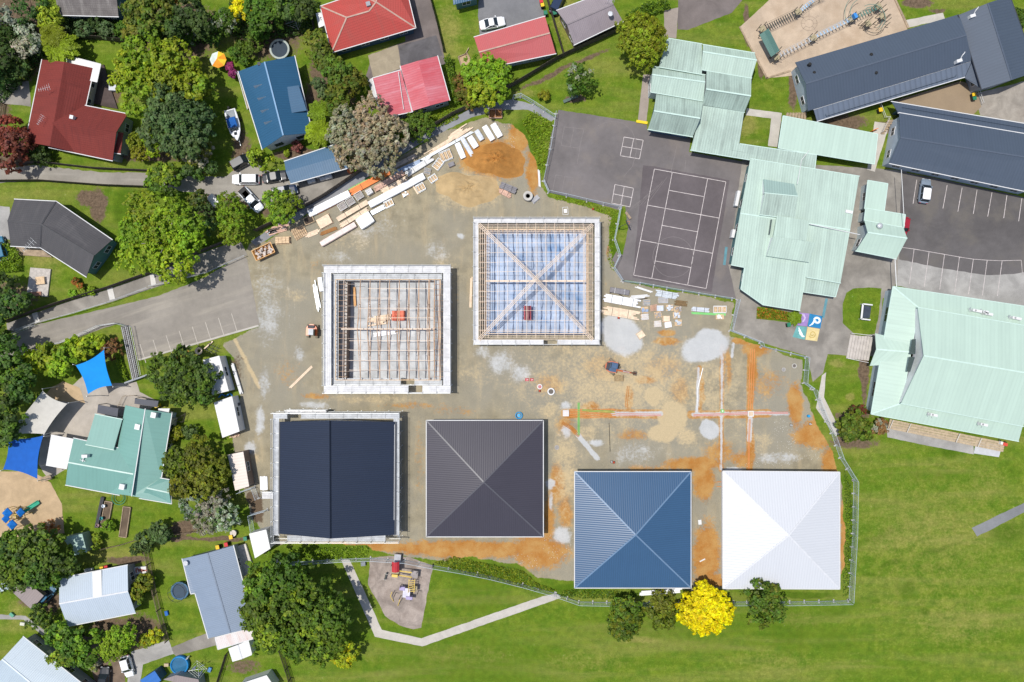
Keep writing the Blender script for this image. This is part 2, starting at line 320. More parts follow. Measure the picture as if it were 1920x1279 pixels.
def ground_material():
    m, t, b = base_mat('ground', .95, .1)
    g = t.nodes.new('ShaderNodeNewGeometry').outputs['Position']
    A = t.nodes.new('ShaderNodeAttribute'); A.attribute_name = 'cov_a'; B = t.nodes.new('ShaderNodeAttribute'); B.attribute_name = 'cov_b'
    sa = t.nodes.new('ShaderNodeSeparateColor'); t.links.new(A.outputs['Color'], sa.inputs[0])
    sb = t.nodes.new('ShaderNodeSeparateColor'); t.links.new(B.outputs['Color'], sb.inputs[0])
    n_big = noise(t, g, .06, 4); n_mid = noise(t, g, .45, 5, .6); n_sm = noise(t, g, 2.2, 5, .65); n_fine = noise(t, g, 9., 3, .7)
    mp = t.nodes.new('ShaderNodeMapping'); mp.inputs['Scale'].default_value = (.5, .09, 1); mp.inputs['Rotation'].default_value = (0, 0, .5); t.links.new(g, mp.inputs[0])
    n_str = noise(t, mp.outputs[0], 1.3, 5, .6)
    edge = math_(t, 'ADD', math_(t, 'MULTIPLY', math_(t, 'SUBTRACT', n_sm, .5), .75), math_(t, 'MULTIPLY', math_(t, 'SUBTRACT', n_mid, .5), .6))
    def mask(x, lo=.38, hi=.62, k=1.0): return sstep(t, math_(t, 'ADD', x, math_(t, 'MULTIPLY', edge, k)), lo, hi)
    # lawn
    gr = mixc(t, sstep(t, n_mid, .3, .72), C_G1, C_G2)
    gr = mixc(t, sstep(t, n_big, .35, .7), gr, mixc(t, .5, gr, C_G3))
    gr = mixc(t, math_(t, 'MULTIPLY', sstep(t, n_sm, .55, .8), .55), gr, C_G4)
    mq = t.nodes.new('ShaderNodeMapping'); mq.inputs['Rotation'].default_value = (0, 0, -.42); mq.inputs['Scale'].default_value = (.035, .30, 1); t.links.new(g, mq.inputs[0]); n_mow = noise(t, mq.outputs[0], 1., 4, .6, .4)
    gr = mixc(t, math_(t, 'MULTIPLY', sstep(t, n_mow, .42, .75), .45), gr, C_DRY); gr = mixc(t, math_(t, 'MULTIPLY', sstep(t, n_mow, .46, .25), .35), gr, C_LUSH)
    gr = mixc(t, math_(t, 'MULTIPLY', mask(sb.outputs[1], .3, .8), .8), gr, C_LUSH)
    gr = mixc(t, math_(t, 'MULTIPLY', mask(sb.outputs[2], .3, .9), .6), gr, C_DRY)
    gr = mixc(t, 1., gr, mixc(t, sstep(t, n_fine, .25, .75), (.66,) * 3, (1.34,) * 3), 'MULTIPLY'); n_t = noise(t, g, 1.1, 5, .75); gr = mixc(t, 1., gr, mixc(t, sstep(t, n_t, .3, .7), (.84,) * 3, (1.16,) * 3), 'MULTIPLY'); gr = mixc(t, math_(t, 'MULTIPLY', math_(t, 'GREATER_THAN', n_t, .70), .4), gr, (.5, .5, .36))
    so_ = mixc(t, sstep(t, n_sm, .3, .7), C_SOIL, sc(C_SOIL, 1.9))
    gr = mixc(t, mask(sb.outputs[0]), gr, so_)
    # building site: grey-brown rolled metal, clay, spoil, crushed stone
    gv = mixc(t, sstep(t, n_mid, .3, .7), C_V1, C_V2)
    gv = mixc(t, math_(t, 'MULTIPLY', sstep(t, n_big, .36, .62), .85), gv, C_V3)
    gv = mixc(t, math_(t, 'MULTIPLY', sstep(t, n_str, .5, .75), .35), gv, C_TAN)
    gv = mixc(t, math_(t, 'MULTIPLY', mask(sa.outputs[1], .38, .74, 1.1), .92), gv, mixc(t, sstep(t, n_mid, .3, .7), C_CLAY, C_CLAY2))
    gv = mixc(t, math_(t, 'MULTIPLY', mask(A.outputs['Alpha'], .35, .9, 1.3), .9), gv, mixc(t, n_sm, sc(C_TAN, .85), sc(C_TAN, 1.15)))
    gv = mixc(t, math_(t, 'MULTIPLY', mask(sa.outputs[2], .36, .8, .9), .9), gv, mixc(t, n_mid, sc(C_PALE, .8), sc(C_PALE, 1.15)))
    gv = mixc(t, mask(sb.outputs[0]), gv, sc(C_SOIL, 1.3))
    vo = t.nodes.new('ShaderNodeTexVoronoi'); vo.inputs['Scale'].default_value = 3.2; t.links.new(g, vo.inputs['Vector'])
    pebb = math_(t, 'MULTIPLY', math_(t, 'LESS_THAN', vo.outputs['Distance'], .16), math_(t, 'GREATER_THAN', math_(t, 'ADD', B.outputs['Alpha'], math_(t, 'MULTIPLY', n_mid, .5)), .62))
    gv = mixc(t, math_(t, 'MULTIPLY', pebb, .8), gv, (.6, .58, .54))
    gv = mixc(t, 1., gv, mixc(t, sstep(t, n_fine, .25, .75), (.84,) * 3, (1.16,) * 3), 'MULTIPLY')
    col = mixc(t, mask(sa.outputs[0], .4, .6), gr, gv)
    t.links.new(col, b.inputs['Base Color'])
    bp = t.nodes.new('ShaderNodeBump'); bp.inputs['Strength'].default_value = .5; bp.inputs['Distance'].default_value = .12
    t.links.new(math_(t, 'ADD', n_fine, n_sm), bp.inputs['Height']); t.links.new(bp.outputs[0], b.inputs['Normal'])
    return m
C_G1, C_G2, C_G3, C_G4 = (.078, .150, .010), (.150, .205, .018), (.110, .180, .014), (.225, .235, .060)
C_LUSH, C_DRY, C_SOIL = (.062, .120, .006), (.28, .245, .075), (.095, .068, .045)
C_V1, C_V2, C_V3 = (.238, .208, .142), (.345, .300, .203), (.275, .255, .200)
C_CLAY, C_CLAY2, C_TAN, C_PALE = (.38, .155, .026), (.45, .255, .08), (.50, .395, .235), (.50, .51, .51)
GM = ground_material()
def grid_ground():
    ny, nx = GX.shape
    v = np.zeros((ny * nx, 3), np.float32); v[:, 0] = ((GX - 960) * S).ravel(); v[:, 1] = ((639.5 - GY) * S).ravel()
    i = (np.arange(ny - 1)[:, None] * nx + np.arange(nx - 1)[None, :]).ravel()
    f = np.stack([i, i + nx, i + nx + 1, i + 1], 1).astype(np.int32)
    me = bpy.data.meshes.new('ground'); me.vertices.add(len(v)); me.vertices.foreach_set('co', v.ravel())
    me.loops.add(f.size); me.loops.foreach_set('vertex_index', f.ravel()); me.polygons.add(len(f))
    me.polygons.foreach_set('loop_start', np.arange(0, f.size, 4, dtype=np.int32)); me.update(calc_edges=True)
    for nm, ks in (('cov_a', ('site', 'clay', 'pale', 'tan')), ('cov_b', ('soil', 'lush', 'dry', 'stone'))):
        a = me.color_attributes.new(nm, 'FLOAT_COLOR', 'POINT')
        a.data.foreach_set('color', np.stack([LAY[k].ravel() for k in ks], 1).astype(np.float32).ravel())
    me.materials.append(GM)
    o = bpy.data.objects.new('ground', me); COL.objects.link(o); struct(o)
    mb = MB(); mb.poly([(-900, -900, -.06), (900, -900, -.06), (900, 900, -.06), (-900, 900, -.06)])
    struct(mb.build('terrain', GM))
grid_ground()

def jitter(poly, amp, step=8.):
    """photo-pixel outline with a slightly uneven edge"""
    out = []
    for i in range(len(poly)):
        a, b = poly[i], poly[(i + 1) % len(poly)]; L = math.hypot(b[0] - a[0], b[1] - a[1]); n = max(1, int(L / step))
        for j in range(n):
            t = j / n; k = amp if j else 0
            out.append((a[0] + (b[0] - a[0]) * t + random.uniform(-k, k), a[1] + (b[1] - a[1]) * t + random.uniform(-k, k)))
    return out
def sheet(name, poly, z, mat, amp=0.0, th=None):
    q = jitter(poly, amp) if amp else poly
    mb = MB(); pts = [P(x, y, z) for x, y in q]
    if th: mb.prism([(p.x, p.y) for p in pts], z - th, z)
    else:
        a = sum(pts[i].x * pts[(i + 1) % len(pts)].y - pts[(i + 1) % len(pts)].x * pts[i].y for i in range(len(pts)))
        mb.poly(pts if a > 0 else pts[::-1])
    return struct(mb.build(name, mat))
def line(mb, a, b, z, wd):
    p, q = P(*a, z), P(*b, z); mb.beam(p, q, wd, .002); return mb

def asphalt(name, c, var=.14, stain=None, sscale=.12, str_rot=None, fine=12.):
    m, t, b = base_mat(name, .9, .2)
    g = t.nodes.new('ShaderNodeNewGeometry').outputs['Position']
    n1 = noise(t, g, sscale, 5, .6, .6); n2 = noise(t, g, 1.1, 4); n3 = noise(t, g, fine, 3, .7)
    col = mixc(t, sstep(t, n1, .3, .72), sc(c, 1 - var), sc(c, 1 + var)); col = mixc(t, 1., col, mixc(t, n2, (.86,) * 3, (1.14,) * 3), 'MULTIPLY')
    if stain:
        v = g
        if str_rot is not None:
            mp = t.nodes.new('ShaderNodeMapping'); mp.vector_type = 'TEXTURE'; mp.inputs['Rotation'].default_value = (0, 0, str_rot); mp.inputs['Scale'].default_value = (14, 1.1, 1); t.links.new(g, mp.inputs[0]); v = mp.outputs[0]
        n4 = noise(t, v, .9 if str_rot is not None else .2, 4, .6)
        col = mixc(t, math_(t, 'MULTIPLY', sstep(t, n4, .48, .75), .7), col, stain)
    col = mixc(t, 1., col, mixc(t, sstep(t, n3, .2, .8), (.86,) * 3, (1.14,) * 3), 'MULTIPLY')
    t.links.new(col, b.inputs['Base Color']); return m
ASPH = asphalt('court_asphalt', (.160, .145, .142), .14, (.205, .178, .158))
ASPH2 = asphalt('court_play_surface', (.122, .105, .108), .12)
ASPHP = asphalt('car_park_asphalt', (.11, .102, .10), .18, (.15, .135, .115))
ROADM = asphalt('road_surface', (.255, .232, .20), .14, (.36, .325, .27), .1, R(17))
CONCG = asphalt('grey_concrete', (.255, .235, .205), .25, (.17, .158, .14), .2)
CONCL = asphalt('light_concrete', (.33, .32, .30), .18, (.24, .23, .215), .25)
PATHM = asphalt('path_concrete', (.47, .44, .39), .1, (.40, .37, .32), .4)
DRIVE = asphalt('gravel_drive', (.28, .26, .225), .14, (.36, .335, .29), .15, R(-2))
DKDRV = asphalt('dark_driveway', (.105, .10, .105), .25, (.17, .16, .155), .3)
BRDRV = asphalt('brown_asphalt', (.165, .14, .13), .15, (.12, .105, .10), .3)
TANGR = asphalt('tan_gravel', (.33, .28, .20), .12, (.27, .22, .155), .5)
BARK = asphalt('bark_chip', (.47, .37, .27), .12, (.38, .28, .19), .25)
MULCH = asphalt('grey_mulch', (.31, .26, .225), .24, (.16, .12, .095), .5, fine=5.)
SAND = asphalt('play_sand', (.45, .33, .20), .12, (.36, .25, .15), .4)
DIRT = asphalt('bare_earth', (.17, .125, .09), .2, (.11, .08, .06), .6)

# roads, paths, courts: sheets a few millimetres apart
sheet('road', [(-10, 652), (60, 611), (200, 578), (300, 554), (385, 520), (455, 478), (464, 487), (486, 610), (410, 634), (258, 675), (246, 614), (222, 606), (110, 645), (36, 668), (-10, 700)], .012, ROADM, .8)
sheet('ramp_path', [(12, 606), (120, 568), (205, 542), (290, 512), (370, 478), (450, 449), (464, 478), (385, 512), (300, 536), (210, 566), (72, 606), (15, 628)], .016, CONCG)
mbx = MB()
for a in ([(201, 542), (211, 539), (216, 560), (206, 563)], [(281, 515), (289, 512), (293, 533), (284, 536)], [(60, 588), (70, 585), (75, 603), (66, 606)]):
    mbx.prism([P2(*q) for q in a], .02, .05)
struct(mbx.build('path_landing', M('landing_concrete', (.58, .56, .52), .8, .06)))
sheet('driveway', [(-10, 316), (70, 310), (180, 322), (282, 325), (340, 330), (420, 332), (470, 300), (520, 330), (570, 338), (562, 385), (500, 388), (455, 378), (400, 366), (280, 352), (150, 345), (60, 338), (-10, 345)], .010, DRIVE, 1.2)
sheet('court', [(1047, 206), (1132, 219), (1213, 232), (1213, 244), (1296, 258), (1292, 285), (1400, 304), (1392, 360), (1366, 497), (1390, 512), (1380, 560), (1250, 538), (1166, 524), (1150, 505), (1148, 486), (1178, 430), (1172, 384), (1160, 394), (1100, 376), (1030, 361), (1019, 342), (1034, 250)], .010, ASPH, .5)
sheet('court_surface', [(1206, 310), (1228, 312), (1368, 338), (1334, 548), (1186, 520)], .014, ASPH2, .6)
sheet('forecourt', [(1392, 300), (1700, 320), (1690, 500), (1676, 545), (1655, 560), (1650, 640), (1640, 668), (1600, 668), (1552, 664), (1543, 700), (1524, 716), (1514, 668), (1430, 643), (1372, 622), (1380, 560), (1366, 498)], .012, CONCG, .5)
sheet('car_park', [(1690, 322), (1760, 335), (1930, 372), (1930, 575), (1850, 520), (1760, 503), (1686, 488)], .016, ASPHP, .5)
sheet('car_park_strip', [(1684, 486), (1760, 502), (1850, 516), (1900, 514), (1930, 508), (1930, 580), (1790, 556), (1682, 536)], .020, CONCL, .5)
for pth in ([(639, 1049), (655, 1049), (684, 1110), (716, 1181), (790, 1197), (1018, 1118), (1044, 1113), (1052, 1121), (792, 1212), (703, 1194)],
            [(1541, 704), (1549, 698), (1545, 745), (1578, 812), (1566, 818), (1530, 765)], [(1400, 203), (1466, 212), (1458, 276), (1440, 274), (1446, 222), (1398, 216)],
            [(1640, 228), (1668, 232), (1640, 322), (1626, 318)], [(1698, 38), (1768, 24), (1772, 36), (1702, 52)]):
    sheet('path', pth, .014, PATHM, .4)
sheet('path', [(1245, 20), (1272, 14), (1268, 72), (1246, 70)], .014, asphalt('brown_path', (.30, .255, .22), .1), .4)
sheet('path', [(1206, 140), (1222, 140), (1212, 228), (1196, 226)], .014, _mats.get('x') or bpy.data.materials['brown_path'], .4)
sheet('driveway', [(1272, -10), (1400, -10), (1372, 24), (1290, 56), (1270, 55)], .012, BRDRV, .5)
sheet('driveway', [(762, -10), (806, -10), (826, 70), (836, 120), (700, 158), (686, 142), (700, 100), (760, 78)], .010, BRDRV, .6)
sheet('driveway', [(748, 86), (818, 66), (830, 104), (752, 124)], .014, DKDRV, .5)
sheet('gravel_pad', [(690, 104), (745, 84), (752, 128), (700, 146)], .018, TANGR, .8)
sheet('driveway', [(898, -10), (1010, -10), (1022, 30), (900, 66), (896, 30)], .012, asphalt('grey_drive', (.17, .17, .175), .15, (.22, .22, .22)), .5)
sheet('driveway', [(546, 346), (652, 317), (668, 328), (640, 348), (592, 376), (566, 388), (548, 372)], .014, CONCG, .6)
sheet('driveway', [(-10, 158), (54, 152), (58, 200), (-10, 192)], .010, CONCG, .6)
sheet('driveway', [(-10, 386), (18, 388), (18, 450), (-10, 440)], .010, CONCL, .6)
sheet('driveway', [(316, 1216), (405, 1180), (412, 1208), (330, 1230)], .012, CONCG, .4)
sheet('driveway', [(238, 1285), (246, 1222), (316, 1200), (326, 1226), (268, 1246), (262, 1285)], .014, CONCL, .5)
sheet('driveway', [(150, 1190), (205, 1205), (232, 1230), (235, 1285), (180, 1285)], .010, DIRT, .6)
sheet('path', [(-5, 1152), (48, 1155), (88, 1186), (80, 1192), (44, 1162), (-5, 1161)], .012, CONCL, .4)
sheet('patio', [(120, 738), (160, 700), (200, 720), (256, 716), (262, 735), (296, 752), (280, 770), (180, 790), (170, 850), (90, 900), (72, 870), (80, 800)], .012, asphalt('patio_concrete', (.40, .36, .31), .12, (.33, .29, .24), .3), .6)
sheet('sandpit', [(98, 725), (118, 715), (150, 728), (160, 756), (110, 752), (84, 742)], .016, SAND, .8)
sheet('play_area', [(-10, 884), (60, 884), (95, 905), (116, 945), (121, 1000), (-10, 1010)], .014, SAND, .8)
sheet('play_area', [(694, 1046), (730, 1042), (764, 1044), (812, 1060), (806, 1090), (790, 1177), (775, 1180), (748, 1172), (722, 1155), (690, 1096)], .014, MULCH, .8)
sheet('play_area', [(1386, 52), (1440, 2), (1450, -10), (1675, -10), (1703, 52), (1690, 70), (1498, 140), (1438, 147)], .016, BARK, .5)
sheet('cricket_strip', [(1822, 990), (1930, 938), (1930, 956), (1832, 1006)], .012, asphalt('artificial_wicket', (.20, .205, .21), .12), .6)
sheet('timber_deck', [(1674, 190), (1800, 152), (1828, 160), (1840, 200), (1822, 218), (1690, 198)], .20, RM('deck_boards', (.30, .225, .145), .2, .35, .8, .25), 0, .15)
sheet('yard', [(1826, 176), (1930, 150), (1930, 240), (1838, 216)], .018, asphalt('grey_yard', (.31, .28, .24), .2, (.2, .17, .14), .4), .6)
sheet('ramp_path', [(1662, 798), (1720, 806), (1825, 830), (1826, 852), (1740, 836), (1664, 820)], .016, CONCL, .3)
sheet('gravel_strip', [(470, 452), (520, 420), (640, 345), (760, 270), (880, 205), (935, 190), (960, 186), (1000, 196), (1040, 222), (1034, 228), (990, 206), (945, 206), (885, 220), (790, 268), (690, 332), (590, 392), (480, 462)], .010, asphalt('blue_gravel', (.255, .26, .275), .14), .8)
sheet('lawn_island', [(1600, 541), (1628, 539), (1653, 541), (1648, 590), (1640, 626), (1608, 632), (1580, 606), (1580, 570), (1587, 549)], .018, GM, .6)
sheet('lawn_strip', [(1163, 398), (1172, 402), (1178, 425), (1168, 478), (1157, 474), (1152, 452)], .016, GM, .5)
sheet('garden_bed', [(1420, 575), (1450, 578), (1498, 590), (1494, 606), (1418, 598)], .018, GM, .6)

# painted markings
PAINT = M('court_paint', (.52, .47, .45), .85, .22, 1.5)
FADED = M('faded_paint', (.20, .18, .175), .9, .1, 3.)
mb = MB(); z = .02; LW = .10
c00, c10, c11, c01 = (1227, 317), (1361, 341), (1324, 541), (1188, 516)
def lp(a, b, t): return (a[0] + (b[0] - a[0]) * t, a[1] + (b[1] - a[1]) * t)
def cq(u, v): return lp(lp(c00, c10, u), lp(c01, c11, u), v)
for v in (0, 1): line(mb, cq(0, v), cq(1, v), z, LW)
for u in (0, 1): line(mb, cq(u, 0), cq(u, 1), z, LW)
for u in (.25, .745): line(mb, cq(u, 0), cq(u, 1), z, LW)
for v in (.34, .67): line(mb, cq(0, v), cq(1, v), z + .002, LW)
for v in (.17, .50, .835): line(mb, cq(.25, v), cq(.745, v), z + .004, LW)
for sq in ([(1170, 257), (1206, 263), (1199, 298), (1163, 292)], [(1153, 346), (1188, 353), (1181, 388), (1147, 381)]):
    for i in range(4): line(mb, sq[i], sq[(i + 1) % 4], z, LW)
    line(mb, lp(sq[0], sq[1], .5), lp(sq[3], sq[2], .5), z + .002, LW); line(mb, lp(sq[1], sq[2], .5), lp(sq[0], sq[3], .5), z + .004, LW)
struct(mb.build('court_markings', PAINT))
mb = MB()
for sq in ([(1058, 238), (1095, 242), (1086, 278), (1052, 273)], [(1042, 328), (1076, 334), (1070, 366), (1036, 358)]):
    for i in range(4): line(mb, sq[i], sq[(i + 1) % 4], z, .09)
    line(mb, lp(sq[0], sq[1], .5), lp(sq[3], sq[2], .5), z + .002, .09)
line(mb, (1090, 262), (1082, 308), z + .004, .1)
arc = [(1120, 236), (1135, 230), (1152, 227), (1170, 232), (1185, 246), (1192, 262), (1193, 285), (1186, 312), (1170, 330)]
for a, b in zip(arc[:-1], arc[1:]): line(mb, a, b, z + .002, .08)
for i in range(24):
    t0, t1 = 2 * math.pi * i / 24, 2 * math.pi * (i + 1) / 24
    line(mb, (1262 + 38 * math.cos(t0), 482 + 38 * math.sin(t0)), (1262 + 38 * math.cos(t1), 482 + 38 * math.sin(t1)), z, .06)
line(mb, (1270, 270), (1258, 322), z, .08); line(mb, (1286, 300), (1284, 322), z, .08)
for a in range(6): line(mb, (1172 + a * 9, 398 - a * 4), (1206 + a * 9, 372 - a * 8), z + .006, .05)
struct(mb.build('faded_markings', FADED))
mb = MB()
for k, (a, b) in enumerate([((1719, 337), (1712, 382)), ((1776, 347), (1768, 391)), ((1804, 352), (1796, 397)), ((1832, 356), (1825, 401)), ((1860, 361), (1852, 406)), ((1888, 366), (1882, 409)), ((1916, 372), (1910, 415))]): line(mb, a, b, .024, .1)
pk = [(1684, 463), (1714, 467), (1742, 472), (1771, 477), (1799, 482), (1825, 486), (1851, 488), (1879, 489), (1915, 488)]
for a, b in zip(pk[:-1], pk[1:]): line(mb, a, b, .028, .08)
for i, q in enumerate(pk[1:8]): line(mb, q, (q[0] - 9, q[1] + 66), .032, .09)
line(mb, (1915, 488), (1917, 512), .032, .08)
struct(mb.build('parking_lines', PAINT))
mb = MB()
for i in range(9):
    x = 458 - i * 24.5; line(mb, (x - 24, 588 + i * 8.2), (x - 13, 623 + i * 8.2), .02, .1)
struct(mb.build('parking_lines', M('worn_parking_paint', (.48, .44, .38), .85, .12)))
struct(sheet('kerb', [(484, 609), (486, 612), (262, 676), (258, 674)], .10, PATHM, 0, .1))
# ---------------------------------------------------------------- roofs, walls, houses
def roof_part(name, faces, mat, parent, th=.10):
    """solid roof shell; UV u runs along the eaves, v down the slope (metres)"""
    key, vs, fs, uv = {}, [], [], []
    for f in faces:
        pts = [P(*q) for q in f]
        nrm = Vector((0, 0, 0))
        for i in range(len(pts)):
            a, b = pts[i], pts[(i + 1) % len(pts)]
            nrm += Vector(((a.y - b.y) * (a.z + b.z), (a.z - b.z) * (a.x + b.x), (a.x - b.x) * (a.y + b.y)))
        g = list(f)
        if nrm.z < 0: nrm = -nrm; pts = pts[::-1]; g = g[::-1]
        nrm.normalize()
        u = Vector((0, 0, 1)).cross(nrm)
        if u.length < .02: u = (pts[1] - pts[0])
        u.z = 0; u.normalize(); v = nrm.cross(u)
        idx = []
        for q, p in zip(g, pts):
            if q not in key: key[q] = len(vs); vs.append(p)
            idx.append(key[q])
        fs.append(idx); uv.append([(p.dot(u), p.dot(v)) for p in pts])
    n = len(vs); edges = {}
    for f in fs:
        for i in range(len(f)): edges[(f[i], f[(i + 1) % len(f)])] = 1
    bound = [(a, b) for a, b in edges if (b, a) not in edges]
    allv = vs + [p - Vector((0, 0, th)) for p in vs]
    allf = [tuple(f) for f in fs] + [tuple(i + n for i in reversed(f)) for f in fs] + [(b, a, a + n, b + n) for a, b in bound]
    auv = uv + [list(reversed(x)) for x in uv] + [[(0, 0)] * 4] * len(bound)
    o0 = origin(parent) if parent else Vector((0, 0, 0))
    me = bpy.data.meshes.new(name); me.from_pydata([tuple(p - o0) for p in allv], [], allf)
    l = me.uv_layers.new(name='UVMap'); k = 0
    for x in auv:
        for q in x: l.data[k].uv = q; k += 1
    me.materials.append(mat)
    o = bpy.data.objects.new(name, me); COL.objects.link(o)
    if parent: o.parent = parent
    nxt = dict(bound); loop = []
    if bound:
        a = bound[0][0]
        while a in nxt and len(loop) < len(bound) + 1:
            loop.append(vs[a]); b = nxt.pop(a); a = b
    ridges = [(vs[a], vs[b]) for a, b in edges if a < b and (b, a) in edges]
    return o, loop, ridges
def inset_loop(loop, d):
    n = len(loop); out = []
    for i in range(n):
        p0, p, p1 = loop[i - 1], loop[i], loop[(i + 1) % n]
        e0 = (p - p0).to_2d(); e1 = (p1 - p).to_2d()
        if e0.length < 1e-6: e0 = e1.copy()
        if e1.length < 1e-6: e1 = e0.copy()
        e0.normalize(); e1.normalize()
        n0, n1 = Vector((-e0.y, e0.x)), Vector((-e1.y, e1.x))      # loop is counter-clockwise: inward normals
        b = n0 + n1
        if b.length < 1e-3: b = n0
        b.normalize(); k = min(2.5, 1 / max(.25, b.dot(n0)))
        q = p.to_2d() + b * d * k; out.append(Vector((q.x, q.y, p.z)))
    return out
def window_on(root, a, b, t, wd, z0, z1, frame=None, name='window'):
    e = (b - a).to_2d(); L = e.length; e.normalize(); nrm = Vector((e.y, -e.x)); c = a.to_2d() + e * L * t; an = math.atan2(e.y, e.x)
    f = MB(); c1 = c + nrm * .03
    for dz0, dz1 in ((z0 - .06, z0), (z1, z1 + .06)): f.box(c1.x, c1.y, wd + .12, .08, dz0, dz1, an)
    for sx in (-1, 0, 1): q = c1 + e * sx * (wd / 2 + (.03 if sx else 0)); f.box(q.x, q.y, .06, .08, z0, z1, an)
    fo = f.build(name, frame or WHITE, root); g = MB(); c2 = c + nrm * .015; g.box(c2.x, c2.y, wd, .04, z0, z1, an); g.build('pane', GLASS, fo)
def wing(root, faces, mat, wall=None, inset=.45, ridge=None, gutter=None, th=.10, win=True, base=0.0, roofname='roof', winw=1.3, winframe=None, every=3.0, wallname='wall', zwin=(.95, 2.0)):
    ro, loop, ridges = roof_part(roofname, faces, mat, root, th)
    area = sum(loop[i].x * loop[(i + 1) % len(loop)].y - loop[(i + 1) % len(loop)].x * loop[i].y for i in range(len(loop)))
    if area < 0: loop = loop[::-1]
    if wall and len(loop) > 2:
        ins = inset_loop(loop, inset); n = len(ins); mb = MB()
        lo = [(p.x, p.y, base) for p in ins]; hi = [(p.x, p.y, p.z - th - .01) for p in ins]
        mb.add(lo + hi, [(i, (i + 1) % n, n + (i + 1) % n, n + i) for i in range(n)])
        mb.build(wallname, wall, root)
        if win:
            mid = Vector((sum(p.x for p in ins) / n, sum(p.y for p in ins) / n, 0))
            i = 0
            for i in range(n):
                a, b = ins[i], ins[(i + 1) % n]; e = (b - a).to_2d()
                if e.length < 2.0: continue
                nrm = Vector((e.y, -e.x)).normalized(); c = ((a + b) / 2).to_2d()
                if nrm.dot(-c.normalized()) < .35 or c.length < 12: continue
                k = max(1, int(e.length / every)); zt = min(a.z, b.z) - .45
                z1 = min(zwin[1], zt)
                for j in range(k): window_on(root, a, b, (j + .5) / k, min(winw, e.length * .6), zwin[0], z1, winframe)
    if ridge:
        for a, b in ridges:
            if max(a.z, b.z) > min(p.z for p in loop) + .2: MB().beam(a + Vector((0, 0, .015)), b + Vector((0, 0, .015)), .24, .05).build('ridge_cap', ridge, ro)
    if gutter:
        n = len(loop); off = inset_loop(loop, -.07)
        for i in range(n):
            a, b = off[i], off[(i + 1) % n]
            if abs(a.z - b.z) < .25: MB().beam(a - Vector((0, 0, .05)), b - Vector((0, 0, .05)), .13, .12).build('gutter', gutter, ro)
    return ro, loop
def house(name, label, cat, at, group=None):
    return thing(name, label, cat, P(*at), group=group)
def quad(a, b, c, d, z): return [q + ((z if not hasattr(z, '__len__') else z[i]),) for i, q in enumerate((a, b, c, d))]

# ---------------------------------------------------------------- foliage
def foliage_mat():
    m = bpy.data.materials.new('foliage'); m.use_nodes = True; t = m.node_tree; t.nodes.clear()
    o = t.nodes.new('ShaderNodeOutputMaterial'); a = t.nodes.new('ShaderNodeAttribute'); a.attribute_name = 'leaf'
    d_ = t.nodes.new('ShaderNodeBsdfPrincipled'); d_.inputs['Roughness'].default_value = .55; d_.inputs['Specular IOR Level'].default_value = .25
    tr = t.nodes.new('ShaderNodeBsdfTranslucent'); mx = t.nodes.new('ShaderNodeMixShader'); mx.inputs[0].default_value = .35
    t.links.new(a.outputs['Color'], d_.inputs['Base Color']); t.links.new(mixc(t, 1., a.outputs['Color'], (1.0, 1.15, .6), 'MULTIPLY'), tr.inputs['Color'])
    t.links.new(d_.outputs[0], mx.inputs[1]); t.links.new(tr.outputs[0], mx.inputs[2]); t.links.new(mx.outputs[0], o.inputs[0]); return m
FOL = foliage_mat()
BARKM = M('tree_bark', (.12, .095, .07), .9, .25, 3.)
BARKL = M('pale_bark', (.30, .27, .23), .9, .2, 3.)
def leaves_obj(name, pos, nrm, size, col, parent, aspect=1.5):
    n = len(pos); rs = np.random.RandomState(int(abs(pos[0, 0] * 91 + pos[0, 1] * 37)) % 99991)
    nrm = nrm / (np.linalg.norm(nrm, axis=1, keepdims=True) + 1e-9)
    r_ = rs.randn(n, 3); u = np.cross(nrm, r_); u /= np.linalg.norm(u, axis=1, keepdims=True) + 1e-9; v = np.cross(nrm, u)
    s_ = size * rs.uniform(.65, 1.35, (n, 1))
    fold = nrm * s_ * .25
    a, b, c, e = pos - u * s_ * aspect / 2, pos - v * s_ / 2 - fold * .5, pos + u * s_ * aspect / 2, pos + v * s_ / 2 - fold * .5
    vs = np.stack([a, b, c, e], 1).reshape(-1, 3).astype(np.float32); vs -= np.array(origin(parent), np.float32)
    me = bpy.data.meshes.new(name); me.vertices.add(4 * n); me.vertices.foreach_set('co', vs.ravel())
    li = np.arange(4 * n, dtype=np.int32); me.loops.add(4 * n); me.loops.foreach_set('vertex_index', li)
    me.polygons.add(n); me.polygons.foreach_set('loop_start', np.arange(0, 4 * n, 4, dtype=np.int32)); me.update(calc_edges=True)
    at = me.color_attributes.new('leaf', 'FLOAT_COLOR', 'POINT')
    cc = np.concatenate([np.clip(col, 0, 1), np.ones((n, 1))], 1).repeat(4, 0).astype(np.float32); at.data.foreach_set('color', cc.ravel())
    me.materials.append(FOL); o = bpy.data.objects.new(name, me); COL.objects.link(o); o.parent = parent; return o
STY = {  # clump size, leaf size, leaves per clump, lumpiness, height/radius squash
    'broad': (.85, .36, 20, .22, .75), 'fine': (.55, .21, 20, .12, .8), 'dense': (.7, .30, 20, .16, .8), 'bud': (.62, .30, 15, .18, .8), 'wild': (.95, .30, 17, .34, .7), 'sparse': (.8, .32, 12, .35, .6), 'bush': (.45, .20, 18, .2, .85), 'flower': (.6, .26, 20, .14, .85)}
